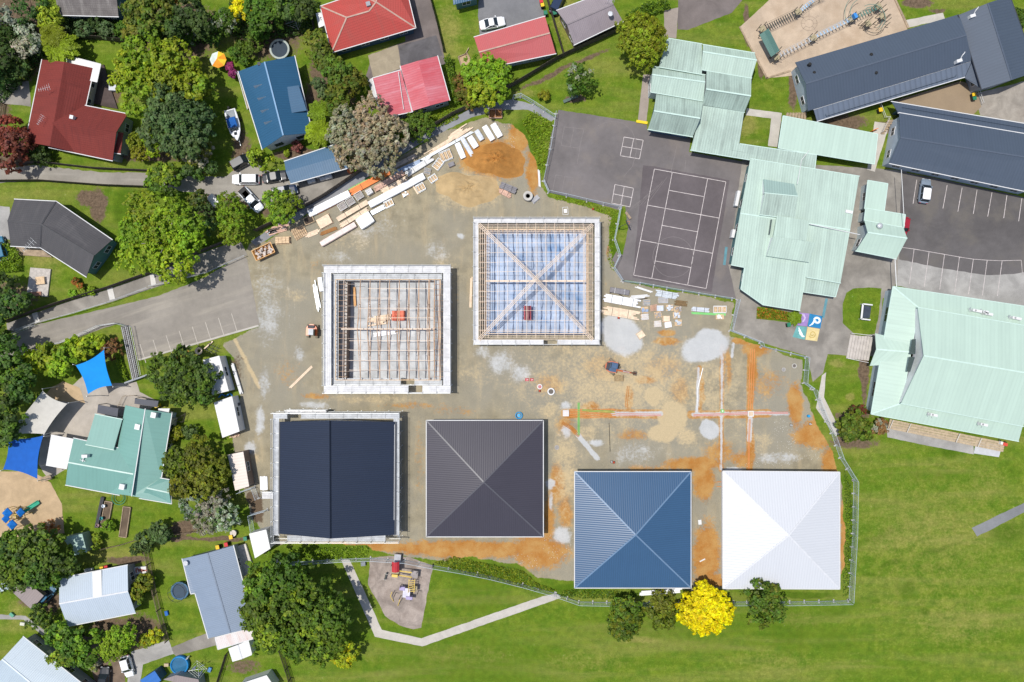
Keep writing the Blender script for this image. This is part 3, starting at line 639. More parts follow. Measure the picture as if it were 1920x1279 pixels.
GREEN = {'mid': (.055, .105, .018), 'dark': (.022, .05, .014), 'bright': (.095, .165, .014), 'olive': (.062, .088, .014), 'lime': (.118, .185, .012), 'blue': (.045, .085, .045), 'grey': (.185, .18, .12), 'silver': (.20, .22, .18), 'maroon': (.075, .022, .018),
         'yellow': (.60, .53, .004), 'gold': (.42, .36, .01), 'deep': (.03, .062, .022), 'purple': (.14, .02, .12), 'brown': (.13, .08, .045), 'forest': (.04, .085, .012), 'yolive': (.088, .122, .010), 'pink': (.11, .04, .05), 'rust': (.2, .08, .02)}
GREEN = {k: tuple(min(.86, a * b) for a, b in zip(v, (1.6, 1.5, 1.35) if k in ('grey', 'silver') else (2.25, 1.95, 1.25) if v[0] < .3 else (1.25, 1.3, .8))) for k, v in GREEN.items()}
def tree(name, label, cx, cy, r, h, col, style='broad', lobes=None, group=None, cat=None, col2=None, mix2=.3, trunk=True, seed=0, dens=1., bark=None, limbs=5):
    c1 = np.array(GREEN[col]); c2 = np.array(GREEN[col2]) if col2 else c1
    zc = h * .58; base = P(cx, cy, zc); root = thing(name, label, cat or name.replace('_', ' '), (base.x, base.y, 0), group=group)
    cs, ls, npc, lump, sq = STY[style]; rs = np.random.RandomState(int(cx * 7 + cy * 13 + seed) % 100000)
    lobes = lobes or [(0, 0, r)]
    allp, alln, allc = [], [], []; tips = []
    for li, lb in enumerate(lobes):
        dx, dy, lr = lb[:3]; hz = lb[3] if len(lb) > 3 else 0.
        Rm = lr * 1.06 * S * (H - zc) / H; Rz = min(h * .44, max(Rm * sq, h * .25)); ctr = np.array(P(cx + dx, cy + dy, zc)) + np.array([0, 0, hz])
        c_s = min(cs, Rm * .45)
        n = int(dens * 3.3 * (Rm / c_s) ** 2 * (1 + .5 * Rz / max(Rm, .1))) + 6
        dr = rs.randn(n, 3); dr /= np.linalg.norm(dr, axis=1, keepdims=True); dr[:, 2] = np.where(dr[:, 2] < -.35, -dr[:, 2], dr[:, 2])
        k = rs.rand(6, 3) * 6 - 3; ph = rs.rand(6) * 6.28
        lumpf = sum(np.sin(dr @ (k[j] * 1.5) + ph[j]) for j in range(6)) / 6
        rad = (1 - .38 * rs.rand(n) ** 1.7 + .13 * (rs.rand(n) > .9)) * (1 + lump * lumpf * 1.7)
        cc = ctr + dr * rad[:, None] * np.array([Rm - c_s * .25, Rm - c_s * .25, Rz])
        cc = cc[cc[:, 2] > .25]; dr = dr[:len(cc)] if len(dr) != len(cc) else dr
        m_ = len(cc); tips.append(ctr)
        od = (cc - ctr) / np.array([Rm, Rm, Rz]); od /= np.linalg.norm(od, axis=1, keepdims=True) + 1e-9
        tone = rs.uniform(.72, 1.28, (m_, 1)) * rs.uniform(.82, 1.22) * np.array([rs.uniform(.85, 1.2), 1, 1]); m2 = (rs.rand(m_, 1) < mix2).astype(float) * rs.uniform(.5, 1, (m_, 1))
        ccol = (c1 * (1 - m2) + c2 * m2) * tone
        off = rs.randn(m_, npc, 3); off /= np.linalg.norm(off, axis=2, keepdims=True); off *= (rs.rand(m_, npc, 1) ** .4) * c_s * .62
        p = (cc[:, None, :] + off).reshape(-1, 3)
        nr = (od[:, None, :] * .55 + off / (c_s * .62) * .7 + rs.randn(m_, npc, 3) * .38 + np.array([0, 0, .75])).reshape(-1, 3)
        lc = ccol.repeat(npc, 0) * rs.uniform(.72, 1.3, (m_ * npc, 1)); lc = lc * (1 + rs.uniform(-.10, .10, (m_ * npc, 3)))
        allp.append(p); alln.append(nr); allc.append(lc)
    p = np.concatenate(allp); ok = p[:, 2] > .12
    leaves_obj('crown', p[ok], np.concatenate(alln)[ok], ls, np.concatenate(allc)[ok], root)
    if trunk:
        mb = MB(); tr = max(.05, .028 * h + .02); b3 = Vector((base.x, base.y, 0)); top = Vector((base.x + rs.uniform(-.3, .3), base.y + rs.uniform(-.3, .3), h * .55))
        midp = b3.lerp(top, .5) + Vector((rs.uniform(-.12, .12), rs.uniform(-.12, .12), 0))
        mb.tube(b3 - Vector((0, 0, .05)), midp, tr * 1.2, 8, tr * .85); mb.tube(midp, top, tr * .85, 8, tr * .45)
        for i in range(limbs):
            tg = Vector(tips[i % len(tips)]) if len(tips) > 1 else b3 + Vector((0, 0, h * .6)); a_ = 6.283 * i / limbs + rs.rand(); rr = lobes[i % len(lobes)][2] * S * .5
            e = tg + Vector((math.cos(a_) * rr, math.sin(a_) * rr, h * .16)); s0 = midp.lerp(top, rs.rand())
            mm = s0.lerp(e, .5) + Vector((0, 0, h * .04)); mb.tube(s0, mm, tr * .45, 6, tr * .3); mb.tube(mm, e, tr * .3, 6, tr * .1)
        mb.build('trunk' if h > 2.5 else 'stem', bark or BARKM, root, smooth=True)
    return root
def fern(name, label, cx, cy, r, h, col, group=None, n=16, cat='tree fern', trunk=True):
    zc = h; b = P(cx, cy, zc); root = thing(name, label, cat, (b.x, b.y, 0), group=group); rs = np.random.RandomState(int(cx * 3 + cy))
    ps, ns, cs_ = [], [], []; c1 = np.array(GREEN[col]); Rm = r * S
    for i in range(n):
        a = 6.283 * i / n + rs.uniform(-.15, .15); L = Rm * rs.uniform(.8, 1.1); dr = np.array([math.cos(a), math.sin(a), 0]); sd = np.array([-dr[1], dr[0], 0]); tone = rs.uniform(.75, 1.3)
        for j in range(26):
            t = j / 25; z = zc + .25 * Rm * math.sin(t * 2.2) - .5 * Rm * t * t; wdt = .30 * Rm * math.sin(math.pi * min(1, t * .9 + .08)) ** .8
            for s_ in (-1, 1):
                for q in (.35, .8):
                    ps.append(np.array([b.x, b.y, z]) + dr * L * t + sd * s_ * wdt * q + rs.randn(3) * .02); ns.append(np.array([0, 0, 1]) + dr * .3 + sd * s_ * .3 + rs.randn(3) * .25); cs_.append(c1 * tone * rs.uniform(.75, 1.25))
    leaves_obj('fronds', np.array(ps), np.array(ns), max(.12, .1 * Rm), np.array(cs_), root, 1.8)
    if trunk:
        mb = MB(); mb.tube((b.x, b.y, -.05), (b.x, b.y, zc), .16, 8, .11); mb.build('trunk', BARKM, root)
    return root
def hedge(name, label, poly, h, col, cat='hedge', ls=.2, col2=None, dens=1.):
    """clipped or rough planting over an outline"""
    q = [P(x, y, h * .5) for x, y in poly]; xs = [p.x for p in q]; ys = [p.y for p in q]; c = ((min(xs) + max(xs)) / 2, (min(ys) + max(ys)) / 2, 0)
    root = thing(name, label, cat, c); rs = np.random.RandomState(int(poly[0][0] + 5 * poly[0][1]) % 9999)
    ar = abs(sum(q[i].x * q[(i + 1) % len(q)].y - q[(i + 1) % len(q)].x * q[i].y for i in range(len(q)))) / 2
    n = int(ar * 95 * dens) + 60; pts = []
    while len(pts) < n:
        x, y = rs.uniform(min(xs), max(xs)), rs.uniform(min(ys), max(ys)); ins = False
        for i in range(len(q)):
            a, b = q[i], q[(i + 1) % len(q)]
            if (a.y > y) != (b.y > y) and x < (b.x - a.x) * (y - a.y) / (b.y - a.y) + a.x: ins = not ins
        if ins: pts.append((x, y, h * (1 - .75 * rs.rand() ** 1.6) * (.75 + .35 * math.sin(x * 1.7) * math.sin(y * 2.1 + 1))))
    pts = np.array(pts); pts[:, 2] = np.clip(pts[:, 2], .08, None); c1 = np.array(GREEN[col]); c2 = np.array(GREEN[col2 or col])
    tone = .8 + .5 * (np.sin(pts[:, :1] * 2.9) * np.sin(pts[:, 1:2] * 3.3) * .5 + .5) ; mm = rs.rand(n, 1) < .25
    leaves_obj('foliage', pts, rs.randn(n, 3) * .6 + np.array([0, 0, .8]), ls, np.where(mm, c2, c1) * tone * rs.uniform(.7, 1.3, (n, 1)), root)
    mb = MB()
    for i in range(max(2, min(14, int(ar / 2)))): k = pts[rs.randint(n)]; mb.tube((k[0], k[1], 0), (k[0] + .05, k[1], h * .7), .03, 5, .015)
    mb.build('stems', BARKM, root); return root

# ---------------------------------------------------------------- fences
def resample(pts, step):
    out = []
    for a, b in zip(pts[:-1], pts[1:]):
        a, b = Vector(a), Vector(b); n = max(1, round((b - a).length / step))
        out += [a.lerp(b, i / n) for i in range(n)]
    return out + [Vector(pts[-1])]
def fence(kind, label, pix, h=1.8, group=None, name=None, mat=None):
    g = [P(x, y) for x, y in pix]; step = {'temp': 2.4, 'board': 2.4, 'rail': 2.0, 'net': 3.0, 'picket': 2.4}[kind]; q = resample(g, step)
    c = g[len(g) // 2]; root = thing(name or {'temp': 'temporary_fence', 'board': 'board_fence', 'rail': 'handrail', 'net': 'mesh_fence', 'picket': 'paling_fence'}[kind], label, 'railing' if kind == 'rail' else 'fence', (c.x, c.y, 0), group=group)
    for i, (a, b) in enumerate(zip(q[:-1], q[1:])):
        if (b - a).length < .2: continue
        e = (b - a).normalized(); a2, b2 = a + e * .03, b - e * .03; up = Vector((0, 0, 1)); mb = MB()
        if kind in ('temp', 'net'):
            m_ = mat or GALV
            z0, z1 = (.15, h) if kind == 'temp' else (.1, h)
            mb.tube(a2 + up * z0, a2 + up * z1, .028, 6); mb.tube(b2 + up * z0, b2 + up * z1, .028, 6)
            mb.tube(a2 + up * z1, b2 + up * z1, .028, 6); mb.tube(a2 + up * z0, b2 + up * z0, .025, 6)
            k = int((b2 - a2).length / .16)
            for j in range(1, k): p = a2.lerp(b2, j / k); mb.beam(p + up * z0, p + up * z1, .011, .011)
            for j in range(1, 6): zz = z0 + (z1 - z0) * j / 6; mb.beam(a2 + up * zz, b2 + up * zz, .011, .011)
            mb.build('panel', m_, root)
        elif kind == 'board':
            L = (b2 - a2).length; k = max(1, int(L / .3)); n_ = Vector((-e.y, e.x, 0))
            for j in range(k):
                p, r_ = a2.lerp(b2, j / k), a2.lerp(b2, (j + .94) / k); hh = h + random.uniform(-.03, .03); o_ = n_ * random.uniform(-.012, .012)
                mb.beam(p + up * hh / 2 + o_, r_ + up * hh / 2 + o_, .04, hh)
            mb.beam(a2 + n_ * .06 + up * .4, b2 + n_ * .06 + up * .4, .05, .09); mb.beam(a2 + n_ * .06 + up * (h - .3), b2 + n_ * .06 + up * (h - .3), .05, .09)
            mb.build('panel', mat or DARKTIM, root)
        elif kind == 'rail':
            mb.tube(a + up * h, b + up * h, .03, 6); mb.tube(a + up * h * .55, b + up * h * .55, .022, 6); mb.build('rail', mat or GALV, root)
        elif kind == 'picket':
            for zz in (.35, h - .25): mb.beam(a2 + up * zz, b2 + up * zz, .05, .1)
            k = int((b2 - a2).length / .16)
            for j in range(k): p = a2.lerp(b2, (j + .5) / k); mb.beam(p + up * .05, p + up * h, .09, .03)
            mb.build('panel', mat or TIMBER2, root)
    for i, p in enumerate(q):
        mb = MB(); e = (q[min(i + 1, len(q) - 1)] - q[max(i - 1, 0)]).normalized(); a_ = math.atan2(e.y, e.x)
        if kind == 'temp': mb.box(p.x, p.y, .22, .62, 0, .14, a_); mb.build('foot', M('concrete_foot', (.38, .37, .35), .9), root)
        else: r_ = .05 if kind in ('board', 'picket') else .028; (mb.box(p.x, p.y, r_ * 2, r_ * 2, 0, h + .05, a_) if kind in ('board', 'picket') else mb.tube(p, p + Vector((0, 0, h)), r_, 6)); mb.build('post', mat or (DARKTIM if kind in ('board', 'picket') else GALV), root)
    return root
# ---------------------------------------------------------------- roof and wall materials
R_MINT = RM('mint_corrugated', (.435, .555, .475), .42, .17, .6, .18, (.25, .31, .275), panel=.07)
R_MINT2 = RM('mint_tray', (.435, .56, .475), .62, .07, .45, .10, (.31, .40, .35), bump=.1, panel=.03)
R_MINT3 = RM('mint_weathered', (.40, .51, .44), .42, .26, .6, .30, (.17, .21, .185), panel=.06)
R_MINTD = RM('mint_shaded_side', (.30, .42, .375), .42, .22, .5, .12, (.2, .27, .24))  # darker copy of the mint sheet: a facet's shade put into its colour
R_PSCH = RM('preschool_green', (.165, .335, .29), .6, .05, .5, .10, bump=.06)
R_NAVY = RM('navy_ribbed', (.014, .024, .050), .36, .3, .6, .10, bump=.3, spec=.3)
R_CHAR = RM('charcoal_ribbed', (.052, .048, .063), .36, .24, .42, .08, bump=.22, spec=.45)
R_BLUE = RM('blue_ribbed', (.040, .098, .188), .36, .24, .34, .06, bump=.25, spec=.6)
R_WHITE = RM('white_ribbed', (.575, .59, .615), .44, .10, .35, .02, bump=.3, spec=.5)
R_SLATE = RM('slate_tray', (.066, .088, .124), .5, .14, .62, .08, bump=.2)
R_SLATE2 = RM('slate_veranda', (.12, .15, .20), .9, .3, .6, .08, bump=.3)
R_RED1 = RM('red_tile', (.205, .042, .034), .33, .12, .7, .28, (.12, .03, .028), spec=.15, tile=.37, big=.15)
R_RED2 = RM('orange_red_tile', (.47, .078, .066), .33, .12, .7, .22, (.34, .11, .09), spec=.15, tile=.4)
R_RED3 = RM('faded_pink_sheet', (.48, .075, .095), .4, .2, .6, .3, (.58, .26, .30), tile=0)
R_RED4 = RM('salmon_sheet', (.50, .115, .115), .3, .12, .6, .12, (.40, .15, .15))
R_STEEL = RM('steel_blue_sheet', (.026, .10, .19), .4, .16, .45, .08)
R_STEEL2 = RM('grey_blue_sheet', (.07, .145, .235), .4, .12, .45, .08)
R_GREYT = RM('grey_tile', (.075, .072, .076), .33, .12, .65, .2, (.13, .12, .12), tile=.36)
R_MAUVE = RM('mauve_sheet', (.30, .255, .27), .3, .14, .55, .2, (.2, .17, .18))
R_PALE = RM('pale_blue_sheet', (.46, .53, .60), .33, .22, .45, .10, (.33, .38, .43))
R_PALE2 = RM('pale_steel_sheet', (.42, .50, .56), .33, .14, .45, .16, (.3, .34, .38))
R_GBLUE = RM('blue_grey_sheet', (.21, .265, .345), .3, .12, .5, .10, (.15, .18, .22))
R_LICHEN = RM('lichen_tile', (.12, .105, .10), .33, .12, .7, .4, (.28, .26, .24), tile=.36, big=.6)
R_POLY = RM('clear_sheet', (.72, .72, .70), .3, .12, .4, .14, (.5, .5, .48))
R_BROWN = RM('brown_flat', (.27, .225, .215), .4, .12, .6, .14)
R_CABIN = RM('white_cabin_roof', (.68, .675, .66), .5, .07, .5, .04)
R_CREAM = RM('cream_cabin_roof', (.68, .60, .53), .5, .10, .5, .05)
R_GREENSH = RM('green_shed', (.33, .47, .40), .4, .2, .5, .12)
W_WHITE = M('white_board_wall', (.66, .67, .68), .6, .05, 1., fine=4.)
W_BLUE = M('pale_blue_wall', (.40, .47, .54), .6, .06)
W_DKBLUE = M('dark_blue_wall', (.05, .105, .16), .6, .1)
W_TEAL = M('teal_wall', (.09, .19, .20), .6, .1)
W_CREAM = M('cream_wall', (.52, .48, .41), .7, .08)
W_GREY = M('grey_wall', (.30, .32, .34), .7, .08)
W_BROWN = M('brown_wall', (.22, .17, .14), .7, .1)
W_MINT = M('pale_mint_wall', (.50, .58, .60), .6, .06)
W_GREEN = M('sage_wall', (.28, .34, .30), .7, .08)
GUT_W = M('white_gutter', (.62, .62, .61), .5, .04)
GUT_D = M('dark_gutter', (.05, .055, .065), .5, .1)
CAP_M = M('mint_cap', (.50, .64, .57), .5, .05); CAP_B = M('blue_cap', (.13, .21, .32), .4, .05); CAP_C = M('charcoal_cap', (.085, .085, .10), .4, .05)
CAP_N = M('navy_cap', (.008, .012, .022), .9, .05, spec=.1); CAP_S = M('slate_cap', (.085, .105, .14), .4, .05); CAP_T = M('tile_cap', (.45, .30, .24), .7, .12); CAP_W = M('white_cap', (.60, .61, .63), .5, .05)
CAP_ST = M('steel_cap', (.16, .30, .46), .5, .05); CAP_G = M('grey_cap', (.05, .05, .055), .6, .1); CAP_MV = M('mauve_cap', (.22, .19, .20), .6, .1); CAP_PL = M('pale_cap', (.62, .68, .74), .5, .05); CAP_GB = M('dull_cap', (.16, .2, .26), .5, .08)

def hip(name, label, corners, apex, ez, az, rm, wall, cap, gut, group=None):
    c = [q + (ez,) for q in corners]; a = apex + (az,)
    cx = sum(q[0] for q in corners) / 4; cy = sum(q[1] for q in corners) / 4
    root = thing(name, label, 'classroom', P(cx, cy), group=group)
    wing(root, [[c[i], c[(i + 1) % 4], a] for i in range(4)], rm, wall, .6, cap, gut, every=3.4, winw=1.8)
    return root
GRP = None
hip('classroom_block', 'finished square classroom block with charcoal ribbed hip roof and thin white gutter', [(800, 789), (1018, 789), (1018, 1006), (800, 1006)], (907, 904), 3.2, 5.9, R_CHAR, W_WHITE, CAP_C, GUT_W)
hip('classroom_block', 'finished square classroom block with mid blue ribbed hip roof', [(1078, 885), (1295, 885), (1295, 1102), (1078, 1102)], (1192, 1003), 3.2, 5.9, R_BLUE, W_WHITE, CAP_B, GUT_W)
hip('classroom_block', 'finished square classroom block with bright white hip roof', [(1356, 884), (1574, 886), (1574, 1104), (1356, 1103)], (1479, 1004), 3.2, 5.9, R_WHITE, W_WHITE, CAP_W, GUT_W)
nb = thing('classroom_block', 'navy ribbed gable-roofed classroom block ringed by scaffolding', 'classroom', P(633, 896))
wing(nb, [[(524, 791, 3.4), (619, 789, 6.6), (620, 1010, 6.6), (523, 1001, 3.4)], [(619, 789, 6.6), (742, 791, 3.4), (741, 1003, 3.4), (620, 1010, 6.6)]], R_NAVY, W_WHITE, .5, CAP_N, None, win=True)
for a, b in (((524, 791, 3.42), (523, 1001, 3.42)), ((742, 791, 3.42), (741, 1003, 3.42))): MB().beam(P(*a), P(*b), .2, .14).build('gutter', GUT_D, nb)
mb = MB(); mb.tube(P(740, 796, 3.62), P(739, 975, 3.62), .05, 6); mb.build('downpipe', GUT_W, nb)

# scaffolding -----------------------------------------------------------------
def scaffold(label, rect, z, wd, sides='nesw', rail=1.0, inner=None, group=None, mat=None, skip=(), bays=2.4):
    x0, y0, x1, y1 = rect; p0, p1 = P(x0, y0, z), P(x1, y1, z); X0, Y0, X1, Y1 = p0.x, p0.y, p1.x, p1.y      # Y0 is the far (upper) side
    root = thing('scaffold', label, 'scaffolding', ((X0 + X1) / 2, (Y0 + Y1) / 2, 0), group=group); up = Vector((0, 0, 1)); m_ = mat or ALU
    runs = {'n': (Vector((X0, Y0, 0)), Vector((X1, Y0, 0)), Vector((0, -1, 0))), 's': (Vector((X0, Y1, 0)), Vector((X1, Y1, 0)), Vector((0, 1, 0))),
            'w': (Vector((X0, Y0 - wd, 0)), Vector((X0, Y1 + wd, 0)), Vector((1, 0, 0))), 'e': (Vector((X1, Y0 - wd, 0)), Vector((X1, Y1 + wd, 0)), Vector((-1, 0, 0)))}
    for s_ in sides:
        a, b, n = runs[s_]; L = (b - a).length; e = (b - a).normalized(); k = max(1, round(L / bays))
        led = MB()
        for i in range(k + 1):
            p = a + e * (L * i / k)
            for q in (p + n * .04, p + n * (wd - .04)):
                top = z + rail if q is not None and (q - p).length < .1 else z + .12
                mb = MB(); mb.tube(q, q + up * top, .035, 6); mb.box(q.x, q.y, .15, .15, 0, .02); mb.build('standard', GALV, root)
            led.tube(p + up * (z - .12), p + n * wd + up * (z - .12), .03, 5)
            led.tube(p + n * -.25 + up * (z + .55), p + n * .3 + up * (z + .55), .022, 5)
            if i < k and (s_, i) not in skip:
                r_ = a + e * (L * (i + 1) / k); np_ = max(2, round(wd / .3)); mb = MB()
                for j in range(np_):
                    o_ = n * (wd * (j + .5) / np_); dz = up * (z - .03 + random.uniform(-.008, .008)); mb.beam(p + o_ + e * .03 + dz, r_ + o_ - e * .03 + dz, wd / np_ * .93, .05)
                mb.build('deck_bay', m_, root)
        for zz in (z + rail, z + rail * .5): led.tube(a + up * zz, b + up * zz, .026, 5)
        led.tube(a + up * 1.7, b + up * 1.7, .026, 5); led.beam(a + n * .03 + up * (z + .09), b + n * .03 + up * (z + .09), .03, .16)
        led.build('ledger', GALV, root)
    return root
PLANK = M('white_scaffold_plank', (.58, .58, .585), .5, .12, 1.2); PLANK2 = M('grey_scaffold_plank', (.42, .44, .46), .5, .16, 1.0)
scaffold('outer ring of white scaffold decks round the grey-floored timber frame', (607, 498, 845, 737), 3.0, 1.25, 'nesw', 1.0, mat=PLANK, skip=(('s', 6),))
scaffold('inner ring of grey scaffold decks close against the grey-floored timber frame', (622, 514, 829, 722), 2.2, 1.15, 'nesw', .3, mat=PLANK2, skip=(('s', 5),))
scaffold('ring of white scaffold decks round the blue-floored hip roof frame', (888, 409, 1124, 646), 3.0, .8, 'nesw', 1.0, mat=PLANK, skip=(('s', 5),))
scaffold('scaffold ring with silver guard rails round the navy gable roof', (512, 774, 749, 1015), 3.2, 1.0, 'nesw', 1.2, mat=PLANK2, skip=(('n', 1), ('s', 0), ('s', 8)))
scaffold('short white loading platform of scaffold boards left of the navy roof', (491, 922, 512, 937), 1.6, 1.2, 'n', .3, mat=PLANK)
scaffold('short scaffold bay standing above the top edge of the navy roof', (535, 769, 612, 790), 2.4, .7, 'n', .6, mat=PLANK)

# the two open timber frames ----------------------------------------------------
def wall_frame(root, a, b, z0, z1, sp=.6, th=.12, mat=TIMBER, openings=()):
    a, b = Vector((a.x, a.y, 0)), Vector((b.x, b.y, 0)); e = (b - a).normalized(); L = (b - a).length; up = Vector((0, 0, 1)); mb = MB()
    mb.beam(a + up * z1, b + up * z1, th, .09); mb.beam(a + up * (z0 + .045), b + up * (z0 + .045), th, .09); mb.beam(a + up * (z0 + z1) / 2, b + up * (z0 + z1) / 2, th * .8, .045)
    n = int(L / sp)
    for i in range(n + 1):
        p = a + e * (L * i / n)
        if any(o0 < i / n < o1 for o0, o1 in openings): continue
        mb.beam(p + up * (z0 + .09), p + up * (z1 - .045), .045, th)
    return mb.build('wall_frame', mat, root)
SLABM = asphalt('floor_slab', (.47, .48, .48), .22, (.33, .34, .34), .35)
SLABB = asphalt('blue_floor_membrane', (.38, .46, .60), .22, (.05, .19, .42), .16)
PINE = M('new_pine_frame', (.50, .33, .21), .75, .14, 3.); PINEL = M('pale_pine_batten', (.74, .60, .47), .75, .10, 3.); BRACE = M('grey_pine', (.45, .37, .31), .8, .15)
fa = thing('timber_building_frame', 'half built classroom, pine trusses over bare grey concrete floor', 'building frame', P(733, 620))
mb = MB(); q = [P2(637, 527), P2(830, 527), P2(830, 712), P2(637, 712)]; mb.prism(q, 0, .18); mb.build('floor_slab', SLABM, fa)
CA = [P(637, 527), P(829, 527), P(829, 711), P(637, 711)]
for i in range(4): wall_frame(fa, CA[i], CA[(i + 1) % 4], .18, 2.75, .6, openings=((.62, .72),) if i == 2 else ())
mb = MB(); mb.beam(P(655, 528, 1.3), P(652, 711, 1.3), .03, 2.4); mb.build('wall_lining', M('ply_brown', (.17, .13, .11), .8, .15), fa)
wall_frame(fa, P(652, 527), P(650, 711), .18, 2.75, .6, mat=BRACE)
def gable_truss(root, x, ya, yb, z0, zr, mat, name='truss'):
    up = Vector((0, 0, 1)); a, b = Vector((x, ya, z0)), Vector((x, yb, z0)); m_ = (a + b) / 2; ap = Vector((x, m_.y, zr)); mb = MB()
    mb.beam(a, b, .09, .12); mb.beam(a, ap, .09, .12); mb.beam(ap, b, .09, .12); mb.beam(m_, ap, .045, .09)
    for t in (.25, .75): lo = a.lerp(b, t); hi = (a.lerp(ap, t * 2) if t < .5 else ap.lerp(b, t * 2 - 1)); mb.beam(lo, hi, .06, .09); mb.beam(lo, ap, .06, .07)
    return mb.build(name, mat, root)
for i in range(8):
    x = P(676 + i * 18.3, 620, 2.8).x; gable_truss(fa, x, CA[0].y, CA[2].y, 2.85, 5.3, PINE)
for k, xx in enumerate((806, 815, 824)): gable_truss(fa, P(xx, 620, 2.8).x, CA[0].y, CA[2].y, 2.85, 4.2, PINE)
mb = MB(); mb.beam(P(640, 617, 3.0), P(815, 617, 3.0), .20, .25); mb.build('centre_beam', PINEL, fa)
for i, y in enumerate((541, 559, 578, 596, 639, 657, 676, 694)):
    mb = MB(); x0 = 690 if i % 3 == 0 else 672; zz = 3.0 + 2.3 * (1 - abs(y - 619) / 92.); mb.beam(P(x0 if y < 619 else 655, y, zz), P(735 if i in (1,) else 812, y, zz), .07, .05); mb.build('batten', PINEL, fa)
for i in range(18):
    y = 533 + i * 10.2; mb = MB(); mb.beam(P(634, y, 2.85), P(651, y, 2.85), .05, .1); mb.build('outrigger', PINE, fa)
    mb = MB(); mb.beam(P(812, y, 2.85), P(833, y, 2.85), .05, .1); mb.build('outrigger', PINE, fa)
    if i % 2 == 0: mb = MB(); mb.beam(P(652, y, 2.85), P(669, y, 3.0), .05, .09); mb.build('outrigger', BRACE, fa)

fb = thing('timber_building_frame', 'half built classroom, pine hip roof frame over blue membrane floor', 'building frame', P(1005, 527))
mb = MB(); mb.prism([P2(908, 432), P2(1102, 432), P2(1102, 628), P2(908, 628)], 0, .18); mb.build('floor_slab', SLABB, fb)
CB = [P(911, 435), P(1099, 435), P(1099, 626), P(911, 626)]
for i in range(4): wall_frame(fb, CB[i], CB[(i + 1) % 4], .18, 2.75, .6, openings=((.52, .64),) if i == 2 else ())
e = [P(898, 421, 2.9), P(1111, 421, 2.9), P(1111, 637, 2.9), P(898, 637, 2.9)]; apx = P(1004, 523, 5.7)
mb = MB()
for i in range(4): mb.beam(e[i], e[(i + 1) % 4], .05, .2)
mb.build('fascia', PINEL, fb)
mb = MB()
for k in (.03, .065, .10, .14):
    for i in range(4): mb.beam(e[i].lerp(apx, k) , e[(i + 1) % 4].lerp(apx, k), .07, .05)
mb.build('eave_battens', PINEL, fb)
for i in range(4):
    mb = MB(); t = (apx - e[i]).normalized(); s_ = Vector((-t.y, t.x, 0)).normalized() * .16
    for o_ in (-s_ * 1.5, s_ * 0, s_ * 1.5): mb.beam(e[i] + o_ + Vector((0, 0, .16)), apx + o_ + Vector((0, 0, .16)), .09, .2)
    mb.build('hip_rafter', PINEL, fb)
    for q in (.38, .62):
        c = e[i].lerp(apx, q); mb = MB(); mb.beam(c + s_ * 4, c - s_ * 4, .05, .1); mb.build('brace', PINEL, fb)
X0, X1, Y0, Y1 = e[0].x, e[1].x, e[0].y, e[2].y
def hz(x, y): return 2.9 + 2.8 * max(0, 1 - max(abs(x - apx.x) / ((X1 - X0) / 2), abs(y - apx.y) / ((Y0 - Y1) / 2)))
n = 12
for i in range(1, n):
    x = X0 + (X1 - X0) * i / n; f = abs(2 * i / n - 1); ztop = 2.9 + 2.8 * (1 - f); mb = MB(); half = (Y0 - Y1) / 2 * f
    for sg in (1, -1):
        a = Vector((x, apx.y + sg * (Y0 - Y1) / 2, 2.9)); b = Vector((x, apx.y + sg * half, ztop)); mb.beam(a, b, .06, .12)
    if f > .02: mb.beam((x, apx.y + half, ztop), (x, apx.y - half, ztop), .06, .12)
    mb.build('truss_top_chord', PINEL, fb)
    mb = MB(); a, b = Vector((x + .25, CB[0].y, 2.8)), Vector((x + .25, CB[2].y, 2.8)); mb.beam(a, b, .05, .12)
    for j in range(8):
        p, q = a.lerp(b, j / 8), a.lerp(b, (j + 1) / 8); m_ = p.lerp(q, .5); m_.z = 2.8 + .75 * (hz(m_.x, m_.y) - 2.8); mb.beam(p, m_, .045, .08); mb.beam(m_, q, .045, .08)
    mb.build('truss', BRACE, fb)
for i in range(1, 12):
    if i == 6: continue
    y = Y1 + (Y0 - Y1) * i / 12; f = abs(2 * i / 12 - 1); zt = 2.95 + 2.8 * (1 - f); half = (X1 - X0) / 2 * f; mb = MB()
    mb.beam((X0, y, 2.95), (apx.x - half, y, zt), .055, .05); mb.beam((apx.x + half, y, zt), (X1, y, 2.95), .055, .05); mb.beam((apx.x - half, y, zt), (apx.x + half, y, zt), .055, .05)
    mb.build('batten', PINEL, fb)
mb = MB(); mb.beam(P(911, 527, 2.9), P(1098, 527, 2.9), .28, .25); mb.build('centre_beam', PINEL, fb)
for sg in (0, 1):
    for i in range(18):
        y = 437 + i * 10.8; x = 905 if sg == 0 else 1104; mb = MB(); mb.beam(P(x - 6, y, 2.85), P(x + 6, y, 2.85), .05, .1); mb.build('outrigger', PINE, fb)
for i in range(20):
    x = 914 + i * 9.6; mb = MB(); mb.beam(P(x, 423, 2.85), P(x, 437, 2.85), .05, .1); mb.build('outrigger', PINE, fb)

